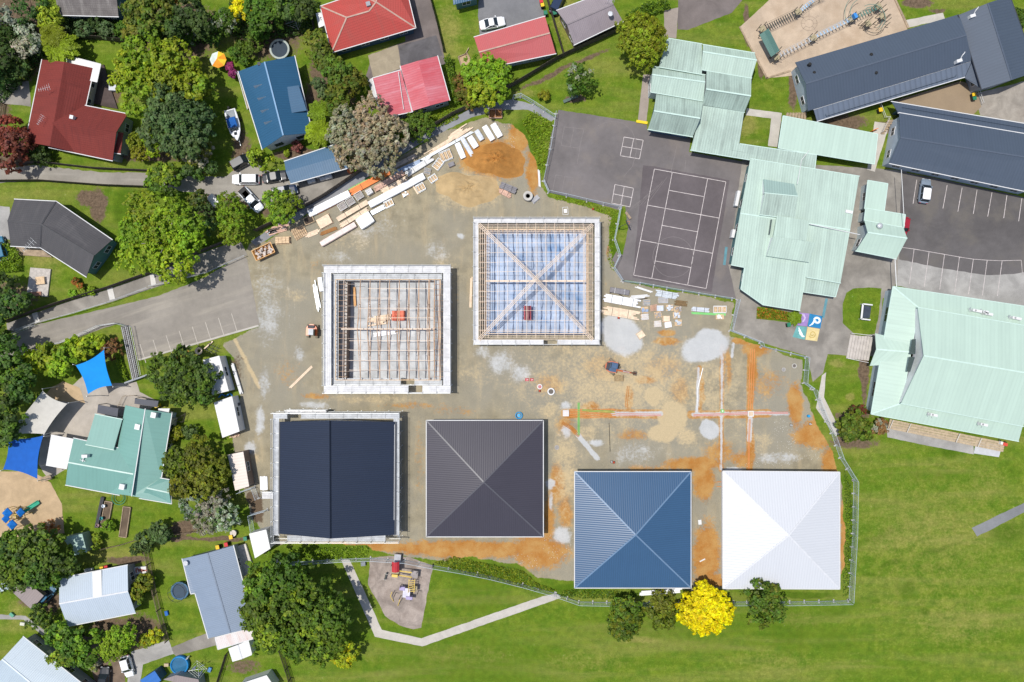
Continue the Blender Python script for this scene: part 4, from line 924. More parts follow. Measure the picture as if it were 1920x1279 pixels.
# ---------------------------------------------------------------- the school
s1 = thing('school_building', 'long mint saw-tooth roofed school block with dark-blue south wall beside the asphalt court', 'school building', P(1268, 165))
wing(s1, [[(1251, 72, 3.2), (1316, 83, 3.2), (1316, 139, 3.9), (1236, 125, 3.9)]], R_MINT3, W_MINT, .25, None, CAP_M)
wing(s1, [[(1224, 125, 3.4), (1322, 141, 3.4), (1322, 154, 4.9), (1223, 140, 4.9)], [(1223, 140, 4.9), (1322, 154, 4.9), (1319, 189, 3.8), (1220, 172, 3.8)]], R_MINT, W_MINT, .3, CAP_M, CAP_M)
wing(s1, [[(1231, 175, 3.5), (1319, 189.5, 3.5), (1313, 222, 5.3), (1226, 208, 5.3)], [(1226, 208, 5.3), (1313, 222, 5.3), (1299, 256, 2.9), (1215, 242, 2.9)]], R_MINT3, W_DKBLUE, .5, CAP_M, CAP_M, winw=2.0)
s2 = thing('school_building', 'mint stepped gable school block joined to a long canopy over the court edge', 'school building', P(1358, 190))
wing(s2, [[(1318, 84, 3.0), (1415, 100, 3.0), (1419, 113, 4.5), (1318, 97, 4.5)], [(1318, 97, 4.5), (1419, 113, 4.5), (1409, 146, 3.7), (1315, 130, 3.7)]], R_MINT, W_MINT, .3, CAP_M, CAP_M)
wing(s2, [[(1325, 131, 3.6), (1409, 146.5, 3.6), (1408, 180, 5.7), (1324, 167, 5.7)], [(1324, 167, 5.7), (1408, 180, 5.7), (1396, 210, 3.45), (1317, 197, 3.45)]], R_MINT3, W_MINT, .3, CAP_M, CAP_M)
wing(s2, [[(1317, 198, 3.45), (1395, 210.5, 3.45), (1386, 270, 3.0), (1412, 274, 2.98), (1530, 291, 2.98), (1527, 317, 2.75), (1405, 299, 2.75), (1295, 281, 2.75)]], R_MINT3, W_TEAL, 1.2, None, CAP_M, win=False)
mb = MB()
for i in range(5): p = P(1297 + i * 26, 284 + i * 4.2); mb.tube(p, p + Vector((0, 0, 2.6)), .06, 6)
mb.build('veranda_posts', WHITE, s2)
s3 = thing('school_building', 'sprawling pale mint corrugated school block with raised clerestory roofs, right of the painted court', 'school building', P(1490, 430))
wing(s3, [[(1407, 298, 3.0), (1611, 331, 3.0), (1594, 431, 3.7), (1388, 400, 3.7)], [(1388, 400, 3.7), (1594, 431, 3.7), (1576, 530, 3.1), (1511, 519, 3.15), (1500, 582, 2.85), (1431, 571, 2.85), (1390, 542, 3.0), (1397, 501, 3.2), (1371, 496, 3.2)]], R_MINT, W_TEAL, .5, CAP_M, CAP_M, every=4)
wing(s3, [[(1511, 521, 2.7), (1573, 531, 2.7), (1566, 556, 2.5), (1507, 547, 2.5)]], R_MINT3, W_WHITE, .3, None, CAP_M, win=False)
wing(s3, [[(1431, 336, 3.7), (1489, 345, 3.7), (1496, 368, 4.7), (1434, 362, 4.7)]], R_MINTD, W_WHITE, .05, None, None, win=False, base=3.2)
wing(s3, [[(1434, 362.5, 4.7), (1496, 368.5, 4.7), (1491, 411, 4.1), (1457, 406, 4.1), (1425, 402, 4.1)]], R_MINT3, W_WHITE, .08, None, CAP_M, win=False, base=3.2)
wing(s3, [[(1457, 404, 4.3), (1517, 414, 4.3), (1512, 452, 4.9), (1450, 443, 4.9)], [(1450, 443, 4.9), (1531, 455, 4.9), (1517, 492, 3.9), (1437, 480, 3.9)]], R_MINT, W_WHITE, .08, CAP_M, None, win=False, base=3.2)
mb = MB(); mb.beam(P(1446, 412, 4.0), P(1442, 440, 4.0), .1, .5); mb.build('clerestory_glass', GLASS, s3)
for x, y in ((1590, 398),): mb = MB(); p = P(x, y, 3.3); mb.box(p.x, p.y, 1.2, .5, 3.2, 3.75, -.2); mb.build('roof_vent', WHITE, s3)
mb = MB(); mb.box(*P2(1383, 372, 1.4), .5, 2.6, .4, 1.5, -.2); mb.box(*P2(1375, 438, 1.4), .5, 1.4, .4, 1.5, -.2); mb.build('wall_unit', WHITE, s3)
s4 = thing('school_building', 'small mint gabled annex with round silver roof vent beside the car park', 'school building', P(1655, 420))
wing(s4, [[(1628, 339, 2.9), (1664, 345, 2.9), (1657, 398, 2.75), (1622, 391, 2.75)]], R_MINT2, W_MINT, .3, None, CAP_M)
wing(s4, [[(1624, 391, 2.9), (1697, 403, 2.9), (1694, 427, 3.05), (1621, 414, 3.05)]], R_MINT2, W_MINT, .3, None, CAP_M)
wing(s4, [[(1621, 414, 3.3), (1694, 427, 3.3), (1701, 447, 4.5), (1627, 436, 4.5)], [(1627, 436, 4.5), (1701, 447, 4.5), (1681, 485, 3.0), (1605, 470, 3.0)]], R_MINT2, W_MINT, .45, CAP_M, CAP_M)
mb = MB(); q = P(1648, 424, 3.9); mb.lathe(q.x, q.y, [(.25, 3.3), (.25, 4.0), (.48, 4.1), (.5, 4.25), (.3, 4.42), (0.08, 4.48), (0.0, 4.48)]); mb.build('roof_vent', GALV, s4, smooth=True)
s5 = thing('covered_walkway', 'long mint flat canopy between the stepped block and the slate roofed rooms', 'walkway', P(1552, 262))
wing(s5, [[(1469, 218, 2.9), (1645, 252, 2.9), (1639, 307, 2.75), (1460, 277, 2.75)]], R_MINT2, W_WHITE, 1.0, None, CAP_M, win=True)
# the hall
s6 = thing('school_hall', 'large mint roofed hall with raised central gable and glazed gable end', 'hall', P(1800, 680))
wing(s6, [[(1675, 538, 3.3), (1975, 583, 3.3), (1968, 620, 4.1), (1722, 577, 4.1)], [(1675, 538, 3.3), (1722, 577, 4.1), (1690, 756, 4.1), (1634, 776, 3.3)], [(1634, 776, 3.3), (1690, 756, 4.1), (1918, 798, 4.1), (1910, 827, 3.3)]], R_MINT2, None, .4, CAP_M, CAP_M)
wl = MB(); hb = [P(1679, 543, 3.2), P(1968, 586, 3.2), P(1905, 822, 3.2), P(1641, 772, 3.2)]
wl.add([(p.x, p.y, 0) for p in hb] + [tuple(p) for p in hb], [(i, 4 + i, 4 + (i + 1) % 4, (i + 1) % 4) for i in range(4)]); wl.build('wall', W_BLUE, s6)
A0, A1, A2, B0, B1, B2 = (1721, 577, 5.0), (1732, 667, 6.9), (1690, 756, 5.0), (1968, 619, 5.0), (1946, 703, 6.9), (1919, 799, 5.0)
wing(s6, [[A0, B0, B1, A1], [A1, B1, B2, A2]], R_MINT2, W_WHITE, .12, CAP_M, CAP_M, win=False, base=3.6, wallname='upper_wall')
pa, pb, pm = P(*A0), P(*A2), P(*A1); ax = (pb - pa).normalized(); off = Vector((-.02, 0, 0))
for t0, t1, zt0, zt1 in ((.33, .485, .55, .95), (.515, .67, .95, .55)):
    mb = MB(); q0, q1 = pa.lerp(pb, t0), pa.lerp(pb, t1); hz0, hz1 = 5.0 + 1.9 * (1 - abs(2 * t0 - 1)) - .35, 5.0 + 1.9 * (1 - abs(2 * t1 - 1)) - .35
    pts = [(q0.x, q0.y, 4.9), (q1.x, q1.y, 4.9), (q1.x, q1.y, hz1), (q0.x, q0.y, hz0)]; f = [(x - .06 + .12, y, zz) for x, y, zz in pts]; mb.add([(x, y, zz) for x, y, zz in pts] + [(x + .05, y, zz) for x, y, zz in pts], [(0, 1, 2, 3), (7, 6, 5, 4), (0, 4, 5, 1), (1, 5, 6, 2), (2, 6, 7, 3), (3, 7, 4, 0)]); mb.build('gable_window', GLASS, s6, fix=True)
for y, tx in ((590, 1653), (720, 1634)): 
    a, b = P(tx + 6 - 4, y - 12, 0), P(tx - 2 - 1, y + 24, 0)
wa, wb = Vector((hb[3].x, hb[3].y, 0)), Vector((hb[0].x, hb[0].y, 0))
for t in (.18, .80): window_on(s6, wb, wa, 1 - t, 2.4, 1.3, 2.3)
wing(s6, [[(1641, 625, 2.9), (1704, 640, 3.9), (1704, 660, 4.3), (1643, 655, 3.6)], [(1643, 655, 3.6), (1704, 660, 4.3), (1694, 682, 3.9), (1631, 686, 2.9)]], R_MINT2, None, .2, CAP_M, CAP_M, roofname='porch_roof')
mb = MB()
for q in ((1645, 630), (1637, 683)): p = P(*q); mb.box(p.x, p.y, .14, .14, 0, 2.8)
mb.build('porch_post', WHITE, s6)
def steps(root, a, b, out, n, z, name='steps', mat=None):
    a, b = P(*a), P(*b); o_ = P(*out) - a; mb = MB()
    for i in range(n):
        p, q = a + o_ * ((i + .5) / n), b + o_ * ((i + .5) / n); h_ = z * (1 - i / n); mb.beam(p + Vector((0, 0, h_ / 2)), q + Vector((0, 0, h_ / 2)), o_.length / n * .97, h_)
    return mb.build(name, mat or M('deck_timber', (.42, .33, .22), .8, .15, 2.), root)
steps(s6, (1632, 632), (1624, 676), (1594, 628), 8, .9, 'steps', M('concrete_step', (.46, .42, .38), .85, .1))
for a, b in (((1635, 629), (1597, 625)), ((1628, 680), (1590, 672))): mb = MB(); mb.beam(P(*a, 1.5), P(*b, .9), .06, .06); mb.beam(P(*a, 0), P(*a, 1.5), .08, .08); mb.beam(P(*b, 0), P(*b, .9), .08, .08); mb.build('step_rail', WHITE, s6)
dk = MB()
for j in range(4): dk.beam(P(1668 - j, 788 + j * 4.5, .5), P(1884 - j, 832 + j * 4.5, .5), .38, .1)
for i in range(9): p = P(1672 + i * 25, 790 + i * 5.1); dk.box(p.x, p.y - .5, .1, 1.6, 0, .44, -.2)
dk.build('side_deck', M('deck_timber', (.42, .33, .22), .8, .15, 2.), s6)
for q in (1672, 1705, 1797, 1838):
    yy = 789 + (q - 1668) * .204; mb = MB(); mb.beam(P(q + 3, yy - 2, 1.0), P(q - 4, yy + 14, 1.0), .06, .06); mb.beam(P(q + 3, yy - 2, .5), P(q + 3, yy - 2, 1.), .06, .06); mb.beam(P(q - 4, yy + 14, .1), P(q - 4, yy + 14, 1.), .06, .06); mb.build('deck_rail', WHITE, s6)
mb = MB(); mb.prism([P2(*q) for q in ((1830, 827), (1879, 833), (1872, 857), (1825, 850))], 0, .12); mb.build('landing', CONCG and M('grey_landing', (.48, .49, .50), .8, .06), s6)
def aircon(x, y, z, L=1.6, a=-.2, label=''):
    p = P(x, y, z + .4); t = thing('air_conditioner', label, 'air conditioner', (p.x, p.y, z - .25), a)
    mb = MB(); mb.box(0, 0, L, .42, .45, 1.05); mb.build('cabinet', WHITE, t, local=True)
    mb = MB(); mb.box(-L * .3, 0, .5, .05, 0, .5); mb.box(L * .3, 0, .5, .05, 0, .5); mb.beam((-L * .7, -.3, .55), (-L * .7, .35, .55), .06, .06); mb.beam((-L * .9, .1, .55), (-L * .4, .1, .55), .06, .06); mb.beam((-L * .55, -.45, .5), (-L * .55, .45, .5), .05, .05); mb.beam((L * .1, -.6, .3), (L * .1, .2, .3), .05, .05); mb.build('bracket', GALV, t, local=True)
    mb = MB(); mb.lathe(-L * .2, -.0, [(.17, 1.05), (.17, 1.07), (0, 1.07)], 12); mb.build('fan_grille', M('fan_grey', (.3, .3, .3), .6), t, local=True)
for x, y, L, lb in ((1830, 583, 1.5, 'white air conditioner leftmost of three along the hall roof top'), (1852, 589, 1.3, 'white air conditioner rightmost of three along the hall roof top'), (1846, 585, .9, 'short white air conditioner, middle of three along the hall roof top'), (1904, 597, 1.5, 'white air conditioner near the right picture edge on the hall roof top side'),
                    (1749, 778, 1.2, 'white air conditioner above the left part of the hall deck'), (1843, 796, 1.2, 'white air conditioner on the hall roof above the right deck stairs')): aircon(x, y, 3.75, L, -.2, lb)
# slate roofed rooms
s7 = thing('school_building', 'long slate grey gabled classroom row with veranda, below the climbing frames', 'school building', P(1660, 130))
wing(s7, [[(1491, 117, 3.3), (1798, 27, 3.3), (1812, 66, 5.0), (1511, 157, 5.0)], [(1511, 157, 5.0), (1812, 66, 5.0), (1822, 114, 3.3), (1515, 208, 3.3)]], R_SLATE, W_BLUE, .5, CAP_S, None)
wing(s7, [[(1526, 206, 3.1), (1822, 115, 3.1), (1809, 144, 2.6), (1532, 227, 2.6)]], R_SLATE2, W_DKBLUE, 1.6, None, GUT_W, roofname='veranda_roof', win=False)
for x, y in ((1518, 121), (1526, 137), (1633, 103), (1642, 137)):
    mb = MB(); z = 4.2; p = P(x, y, z); mb.lathe(p.x, p.y, [(.28, 3.5), (.28, 4.4), (.2, 4.5), (.0, 4.5)], 12); mb.build('roof_vent', BLACK, s7)
for pts in ([(1507, 113, 3.42), (1532, 151, 4.98)], [(1614, 79, 3.42), (1647, 166, 3.5)]):
    pass
s8 = thing('school_building', 'slate grey gabled classroom at the top right corner', 'school building', P(1860, 85))
wing(s8, [[(1798, 28, 3.6), (1852, 6, 5.4), (1897, 150, 5.4), (1841, 167, 3.6)], [(1852, 6, 5.4), (1893, -8, 3.6), (1944, 134, 3.6), (1897, 150, 5.4)]], R_SLATE, W_GREY, .45, CAP_S, GUT_D)
wing(s8, [[(1823, 115, 3.15), (1841, 166, 3.15), (1841, 162, 3.1), (1809, 146, 2.6)]], R_SLATE, None, .1, None, None)
s9 = thing('school_building', 'slate grey gabled classroom row with pale end wall above the car park', 'school building', P(1800, 290))
wing(s9, [[(1686, 212, 3.3), (1950, 256, 3.3), (1950, 299, 5.1), (1688, 258, 5.1)], [(1688, 258, 5.1), (1950, 299, 5.1), (1940, 362, 3.3), (1668, 306, 3.3)]], R_SLATE, W_BLUE, .4, CAP_S, GUT_W)
wing(s9, [[(1672, 191, 2.7), (1950, 237, 2.7), (1950, 256, 3.2), (1684, 211, 3.2)]], R_SLATE, W_DKBLUE, 1.0, None, GUT_W, roofname='veranda_roof', win=False)
def roof_cowl(x, y, z, label):
    p = P(x, y, z); t = thing('flue_pipe', label, 'flue', (p.x, p.y, z - .5)); mb = MB(); mb.box(p.x, p.y, .9, .5, z - .5, z + .35, .3); mb.build('housing', WHITE, t)
    mb = MB(); mb.path([p + Vector((.2, .2, .1)), p + Vector((.25, .7, .6)), p + Vector((.55, 1.1, .75)), p + Vector((.7, 1.3, .6))], .07, 8); mb.build('pipe', WHITE, t)
roof_cowl(1797, 115, 4.0, 'white roof unit with bent pipe on the long slate classroom row')
roof_cowl(1822, 31, 4.4, 'white roof unit with bent pipe on the slate classroom in the top right corner')
mb = MB()
for i in range(7): a, b = P(1477 + i * 5, 212 + i * .3), P(1474 + i * 5, 222 + i * 2.2); mb.beam(a + Vector((0, 0, .15 + i * .1)), b + Vector((0, 0, .15 + i * .1)), .42, .06)
tag(mb.build('stairs', TIMBER2), 'pale timber stairs at the foot of the long slate veranda', 'stairs')
mb = MB()
for i in range(6): a, b = P(1659 - i * 1.5, 230 + i * 4), P(1671 - i * 2.6, 229 + i * 4.2); mb.beam(a + Vector((0, 0, .75 - i * .12)), b + Vector((0, 0, .75 - i * .12)), .36, .06)
tag(mb.build('stairs', TIMBER2), 'timber stairs down from the deck beside an orange barrier', 'stairs')
fence('rail', 'white handrail beside the timber stairs between the slate rooms', [(1646, 196), (1656, 222), (1664, 222), (1650, 250)], 1.0, mat=WHITE)
fence('rail', 'white handrail along the far edge of the timber deck', [(1829, 170), (1838, 196)], 1.0, mat=WHITE)
# ---------------------------------------------------------------- houses round the site
def gable(root, a0, r0, b0, a1, r1, b1, ez, rz, rm, wall, cap, gut, **k):
    """a = one eave, r = ridge, b = other eave; 0/1 = the two ends"""
    return wing(root, [[a0 + (ez,), a1 + (ez,), r1 + (rz,), r0 + (rz,)], [r0 + (rz,), r1 + (rz,), b1 + (ez,), b0 + (ez,)]], rm, wall, k.pop('inset', .45), cap, gut, **k)
def antenna(label, x, y, z, s=1.0, a=.4):
    p = P(x, y, z); t = thing('aerial', label, 'aerial', (p.x, p.y, z), a); mb = MB(); mb.tube((0, 0, -.4), (0, 0, 1.3 * s), .025, 6); mb.tube((-1. * s, 0, 1.25 * s), (1. * s, 0, 1.25 * s), .02, 5)
    for i in range(6): x_ = (-.9 + i * .36) * s; w_ = (.28 + .05 * i) * s; mb.tube((x_, -w_, 1.25 * s), (x_, w_, 1.25 * s), .015, 5)
    mb.build('aerial_rods', GALV, t, local=True); return t
def dish(label, x, y, z):
    p = P(x, y, z); t = thing('satellite_dish', label, 'satellite dish', (p.x, p.y, z - .3)); mb = MB(); mb.lathe(0, .0, [(0.0, .55), (.2, .58), (.42, .72), (.43, .74), (.2, .61), (0, .58)], 16); mb.build('reflector', M('dish_grey', (.55, .57, .6), .5), t, local=True, smooth=True)
    mb = MB(); mb.tube((0, 0, 0), (0, 0, .56), .03, 6); mb.tube((.4, 0, .7), (.05, 0, 1.0), .015, 5); mb.build('arm', GALV, t, local=True)

h = house('house', 'dark red tiled L-shaped house with a white porch roof', 'house', (140, 215))
gable(h, (79, 112), (121, 116), (176, 128), (48, 266), (93, 274), (141, 286), 2.7, 4.9, R_RED1, W_CREAM, None, GUT_W)
gable(h, (143, 195), (98, 230), (92, 276), (239, 214), (218, 248), (211, 301), 2.75, 5.0, R_RED1, W_GREEN, None, GUT_W)
wing(h, [[(215, 246, 4.0), (231, 249, 3.6), (226, 288, 2.7), (211, 286, 2.7)]], R_RED1, W_GREEN, .3, None, GUT_W, win=False)
wing(h, [[(126, 105, 2.9), (188, 121, 2.75), (181, 153, 2.75), (120, 138, 2.9)]], R_POLY, None, .2, None, GUT_W, roofname='porch_roof')
mb = MB(); p = P(137, 221, 4.4); mb.box(p.x, p.y, .6, .6, 3.8, 4.9, -.2); mb.build('chimney', WHITE, h)
mb = MB(); p = P(215, 296, 1.2); mb.box(p.x, p.y, 1.4, .9, 0, 2.2, -.2); mb.build('entry_box', W_GREY, h)
antenna('upper roof aerial on the dark red tiled house', 92, 171, 4.6, 1.0, .3); antenna('lower roof aerial on the dark red tiled house', 84, 229, 4.0, .9, 1.0)
dk = MB(); dk.prism([P2(186, 125), P2(196, 122), P2(210, 170), P2(222, 205), P2(196, 200), P2(178, 195)], 0, .25); struct(dk.build('patio', asphalt('dark_deck', (.085, .065, .06), .2, (.13, .1, .09), .6)))
mb = MB(); p = P(216, 163); mb.box(p.x, p.y, 1.1, 1.7, 0, .8, -.05); mb.box(p.x, p.y, 1.2, 1.8, .8, .86, -.05); tag(mb.build('garden_box', M('pale_box', (.55, .57, .6), .6)), 'pale garden storage box beside the dark deck of the red tiled house', 'storage box')

h = house('house', 'house at the top edge with a lichened dark tile roof and blue wall', 'house', (160, 8))
gable(h, (97, -60), (102, -20), (109, 28), (212, -60), (217, -20), (222, 31), 2.7, 4.4, R_LICHEN, W_DKBLUE, None, GUT_W)
h = house('house', 'steel blue roofed house with four roof vents and pale gable wall', 'house', (513, 195))
gable(h, (447, 134), (496, 116), (552, 105), (492, 280), (531, 254), (585, 249), 3.2, 5.8, R_STEEL, W_WHITE, CAP_ST, GUT_W, inset=.5, winframe=DARKGLASS)
wing(h, [[(513, 167, 5.0), (560, 160, 3.9), (575, 207, 3.9), (528, 215, 5.0)]], R_STEEL2, W_WHITE, .1, None, None, win=False, base=3.6, roofname='dormer_roof')
for x, y in ((486, 163), (493, 186), (499, 209), (505, 231)):
    mb = MB(); p = P(x, y, 4.4); mb.add([(p.x - .7, p.y - .3, 4.0), (p.x + .7, p.y - .0, 4.5), (p.x + .7, p.y + .35, 4.5), (p.x - .7, p.y + .05, 4.0), (p.x - .7, p.y - .12, 5.2), (p.x + .7, p.y + .18, 5.2)], [(0, 1, 5, 4), (3, 4, 5, 2), (0, 4, 3), (1, 2, 5), (0, 3, 2, 1)]); mb.build('roof_vent', WHITE, h, fix=True)
mb = MB(); p = P(488, 122, 4.8); mb.box(p.x, p.y, .5, .5, 4, 5.4, .3); mb.build('chimney', M('dark_flue', (.06, .06, .07), .6), h)
mb = MB()
for i in range(9): p = P(447 + i * 4.6, 140 + i * 7.5, 1.5); mb.box(p.x, p.y, .08, .08, 0, 2.6)
mb.beam(P(445, 137, 1.1), P(464, 205, 1.1), .08, .12); mb.beam(P(445, 137, 2.6), P(464, 205, 2.6), .08, .12); mb.build('balcony_rail', WHITE, h)
mb = MB(); mb.prism([P2(448, 138, .6), P2(456, 136, .6), P2(472, 200, .6), P2(463, 204, .6)], 0, .55); mb.build('balcony_deck', TIMBER2, h)
h = house('carport', 'long grey-blue carport roof under the silver tree, cars in front', 'carport', (590, 308))
gable(h, (533, 303), (536, 322), (545, 344), (632, 270), (640, 292), (652, 315), 2.5, 3.0, R_STEEL2, W_DKBLUE, None, GUT_W, inset=.5, win=False)
for i, (x, y, L, W_) in enumerate(((586, 341, 1.25, .55), (601, 330, 1.3, .7), (618, 333, 1.1, .65), (607, 337, .9, .4))):
    mb = MB(); p = P(x, y); mb.box(p.x, p.y, L, W_, 0, .75, .3); mb.box(p.x, p.y, L + .06, W_ + .06, .75, .8, .3); tag(mb.build('storage_bin', WHITE), ('white storage box nearest the parked dark car at the carport', 'larger white box against the carport wall', 'white storage box at the right end of the carport', 'small upright white box between the larger ones by the carport')[i], 'storage box')
mb = MB(); p = P(657, 321); mb.lathe(p.x, p.y, [(.45, 0), (.5, .5), (.42, .9), (.1, 1.0)], 14); tag(mb.build('orange_cover', M('orange_cover', (.65, .16, .05), .7)), 'orange covered object on the ground under the silver tree', 'cover')

h = house('house', 'house with bright orange-red hipped tile roof and blue wall at the top', 'house', (690, 45))
wing(h, [[(601, 12, 3.0), (622, 98, 3.0), (650, 33, 5.2)], [(622, 98, 3.0), (779, 52, 3.0), (705, 4, 5.2), (692, 21, 5.2), (650, 33, 5.2)], [(779, 52, 3.0), (762, -18, 3.0), (720, -60, 5.2), (705, 4, 5.2)], [(601, 12, 3.0), (650, 33, 5.2), (692, 21, 5.2), (705, 4, 5.2), (672, -12, 3.0)], [(672, -12, 3.0), (705, 4, 5.2), (720, -60, 5.2), (660, -60, 3.0)]], R_RED2, W_DKBLUE, .55, CAP_T, GUT_W)
mb = MB(); p = P(692, 11, 4.8); mb.box(p.x, p.y, .7, .7, 4, 5.6, .3); mb.build('chimney', W_GREY, h)
h = house('garage', 'faded red double garage with a white parapet on its left side', 'garage', (770, 165))
wing(h, [[(699, 147, 3.2), (751, 132, 3.0), (773, 209, 3.0), (716, 221, 3.2)]], R_RED3, W_GREY, .3, None, GUT_W)
wing(h, [[(751, 124, 3.0), (784, 114, 3.6), (806, 198, 3.6), (773, 208, 3.0)], [(784, 114, 3.6), (820, 105, 3.0), (843, 188, 3.0), (806, 198, 3.6)]], R_RED3, W_GREY, .3, None, GUT_W)
mb = MB(); mb.add([tuple(P(*q)) for q in ((688, 150, 2.0), (699, 146, 3.3), (717, 221, 3.3), (709, 200, 2.0))] + [tuple(P(*q) - Vector((0, 0, .08))) for q in ((688, 150, 2.0), (699, 146, 3.3), (717, 221, 3.3), (709, 200, 2.0))], [(0, 1, 2, 3), (7, 6, 5, 4), (0, 4, 5, 1), (1, 5, 6, 2), (2, 6, 7, 3), (3, 7, 4, 0)]); mb.build('awning', WHITE, h, fix=True)
mb = MB(); mb.tube(P(747, 135, 3.25), P(757, 205, 3.25), .06, 6); mb.build('pipe', WHITE, h)
h = house('house', 'long salmon red gabled house with white trim, behind the bright green tree', 'house', (965, 80))
gable(h, (889, 70), (898, 98), (908, 128), (1022, 31), (1031, 62), (1042, 100), 2.8, 4.3, R_RED4, W_BLUE, CAP_T, GUT_W, every=2.2)
h = house('house', 'mauve grey gabled house with a satellite dish beside the boundary fence', 'house', (1105, 40))
gable(h, (1044, 20), (1063, 46), (1076, 84), (1140, -16), (1150, 8), (1168, 40), 2.8, 4.4, R_MAUVE, W_BROWN, CAP_MV, GUT_W, every=2.6)
dish('grey satellite dish on the mauve house roof', 1144, 28, 4.2); antenna('aerial at the far end of the mauve house roof', 1140, 6, 4.4, 1.0, -.3)
h = house('house', 'small teal roofed corner of a house at the top edge above the lawn', 'house', (868, -10))
wing(h, [[(846, -40, 3.6), (892, -40, 3.6), (898, -3, 2.8), (850, 9, 2.8)]], R_STEEL, W_TEAL, .4, None, None)
h = house('house', 'cream walled sheds edge beside the orange-red roofed house', 'shed', (597, 40))
wing(h, [[(592, 25, 2.3), (602, 22, 2.3), (608, 48, 2.2), (598, 52, 2.2)]], R_POLY, W_CREAM, .1, None, None, win=False)

h = house('house', 'dark grey tiled angled house with teal gable wall on the left', 'house', (110, 440))
wing(h, [[(27, 374, 2.8), (105, 378, 2.8), (78, 421, 4.6), (14, 414, 4.6)], [(14, 414, 4.6), (78, 421, 4.6), (76, 464, 2.8), (20, 461, 2.8)], [(105, 378, 2.8), (210, 450, 2.8), (176, 480, 4.8), (78, 421, 4.6)], [(78, 421, 4.6), (176, 480, 4.8), (162, 519, 2.8), (76, 464, 2.8)]], R_GREYT, W_TEAL, .5, CAP_G, GUT_W)
mb = MB(); mb.prism([P2(28, 462), P2(78, 466), P2(100, 483), P2(28, 478)], 0, .35); struct(mb.build('timber_deck', TIMBER2))
antenna('tall aerial beside the grey tiled angled house', 66, 463, 3.0, 1.3, .8)
mb = MB(); mb.prism([P2(59, 502), P2(97, 505), P2(91, 557), P2(52, 552)], 0, .28); struct(mb.build('timber_deck', M('bleached_deck', (.46, .42, .38), .85, .14, 2.)))
def table(label, x, y, L, W_, hgt, a, mat, name='table', cat='table', legmat=None):
    p = P(x, y, hgt); t = thing(name, label, cat, (p.x, p.y, 0), a); mb = MB(); n = max(2, int(W_ / .16))
    for i in range(n): mb.box(0, -W_ / 2 + W_ * (i + .5) / n, L, W_ / n * .9, hgt - .05, hgt)
    mb.build('top', mat, t, local=True)
    for sx in (-1, 1):
        for sy in (-1, 1): mb = MB(); mb.box(sx * L * .42, sy * W_ * .4, .07, .07, 0, hgt - .05); mb.build('leg', legmat or mat, t, local=True)
    return t
table('slatted timber table on the bleached deck below the grey tiled house', 75, 526, 1.5, 1.3, .75, .1, TIMBER)
table('reddish timber bench at the foot of the bleached deck', 65, 551, 2.2, .7, .45, .05, M('red_timber', (.34, .17, .11), .7, .12), 'bench', 'bench')
h = house('house', 'pale blue sheet roofed gable house with white clear-sheet strip, lower left', 'house', (180, 1115))
gable(h, (111, 1085), (111, 1132), (127, 1174), (239, 1060), (240, 1109), (254, 1149), 2.8, 4.3, R_PALE, W_GREY, CAP_W, GUT_W)
wing(h, [[(173, 1072, 2.95), (190, 1069, 2.95), (191, 1118, 4.36), (174, 1122, 4.36)]], R_POLY, None, .1, None, None, roofname='clear_strip', th=.04)
h = house('house', 'pale steel roofed house at the bottom left corner', 'house', (60, 1260))
gable(h, (43, 1194), (4, 1236), (-40, 1274), (176, 1300), (130, 1340), (80, 1370), 2.9, 4.4, R_PALE2, W_GREY, CAP_PL, GUT_W)
mb = MB(); p = P(92, 1226, 1.4); mb.box(p.x, p.y, 1.0, .5, .9, 1.7, -.75); tag(mb.build('heat_pump', WHITE), 'white heat pump on the wall of the bottom left corner house', 'heat pump')
h = house('house', 'blue-grey sheet roofed long house with a rust stained white porch roof', 'house', (410, 1115))
wing(h, [[(342, 1048, 2.8), (389, 1037, 3.8), (432, 1187, 3.8), (391, 1197, 2.8), (366, 1112, 2.8), (358, 1113, 2.8)], [(389, 1037, 3.8), (437, 1023, 2.8), (454, 1088, 2.8), (479, 1176, 2.8), (432, 1187, 3.8)]], R_GBLUE, W_GREY, .4, CAP_GB, GUT_W)
wing(h, [[(404, 1196, 2.7), (479, 1176, 2.7), (485, 1194, 2.5), (409, 1217, 2.5)]], RM('rusty_porch', (.68, .66, .64), .3, .12, .55, .22, (.5, .18, .10)), None, .2, None, GUT_W, roofname='porch_roof')
dish('small satellite dish on the end of the blue-grey sheet roofed house', 350, 1055, 3.1)
mb = MB(); mb.prism([P2(440, 1026, .5), P2(460, 1020, .5), P2(474, 1064, .5), P2(458, 1090, .5)], 0, .45); struct(mb.build('timber_deck', M('bleached_boards', (.58, .54, .50), .8, .14, 2.)))
def shed(label, corners, ez, rm, wall, rid=None, name='shed', rz=None, inset=.1, gut=None, win=False):
    cx = sum(q[0] for q in corners) / 4; cy = sum(q[1] for q in corners) / 4; r_ = house(name, label, name.replace('_', ' '), (cx, cy)); a, b, c, d_ = corners
    if rz:
        m0, m1 = ((a[0] + b[0]) / 2, (a[1] + b[1]) / 2), ((d_[0] + c[0]) / 2, (d_[1] + c[1]) / 2)
        k = 1 + (rz - ez) / H; m0, m1 = [(960 + (m[0] - 960) * k, 639.5 + (m[1] - 639.5) * k) for m in (m0, m1)]
        gable(r_, a, m0, b, d_, m1, c, ez, rz, rm, wall, rid, gut, inset=inset, win=win)
    else: wing(r_, [[a + (ez,), b + (ez + .15,), c + (ez + .15,), d_ + (ez,)]], rm, wall, inset, None, gut, win=win)
    return r_
shed('white two-part garden shed below the rust stained porch', [(428, 1216), (466, 1200), (473, 1228), (436, 1241)], 2.1, R_POLY, W_WHITE, CAP_W, rz=2.4)
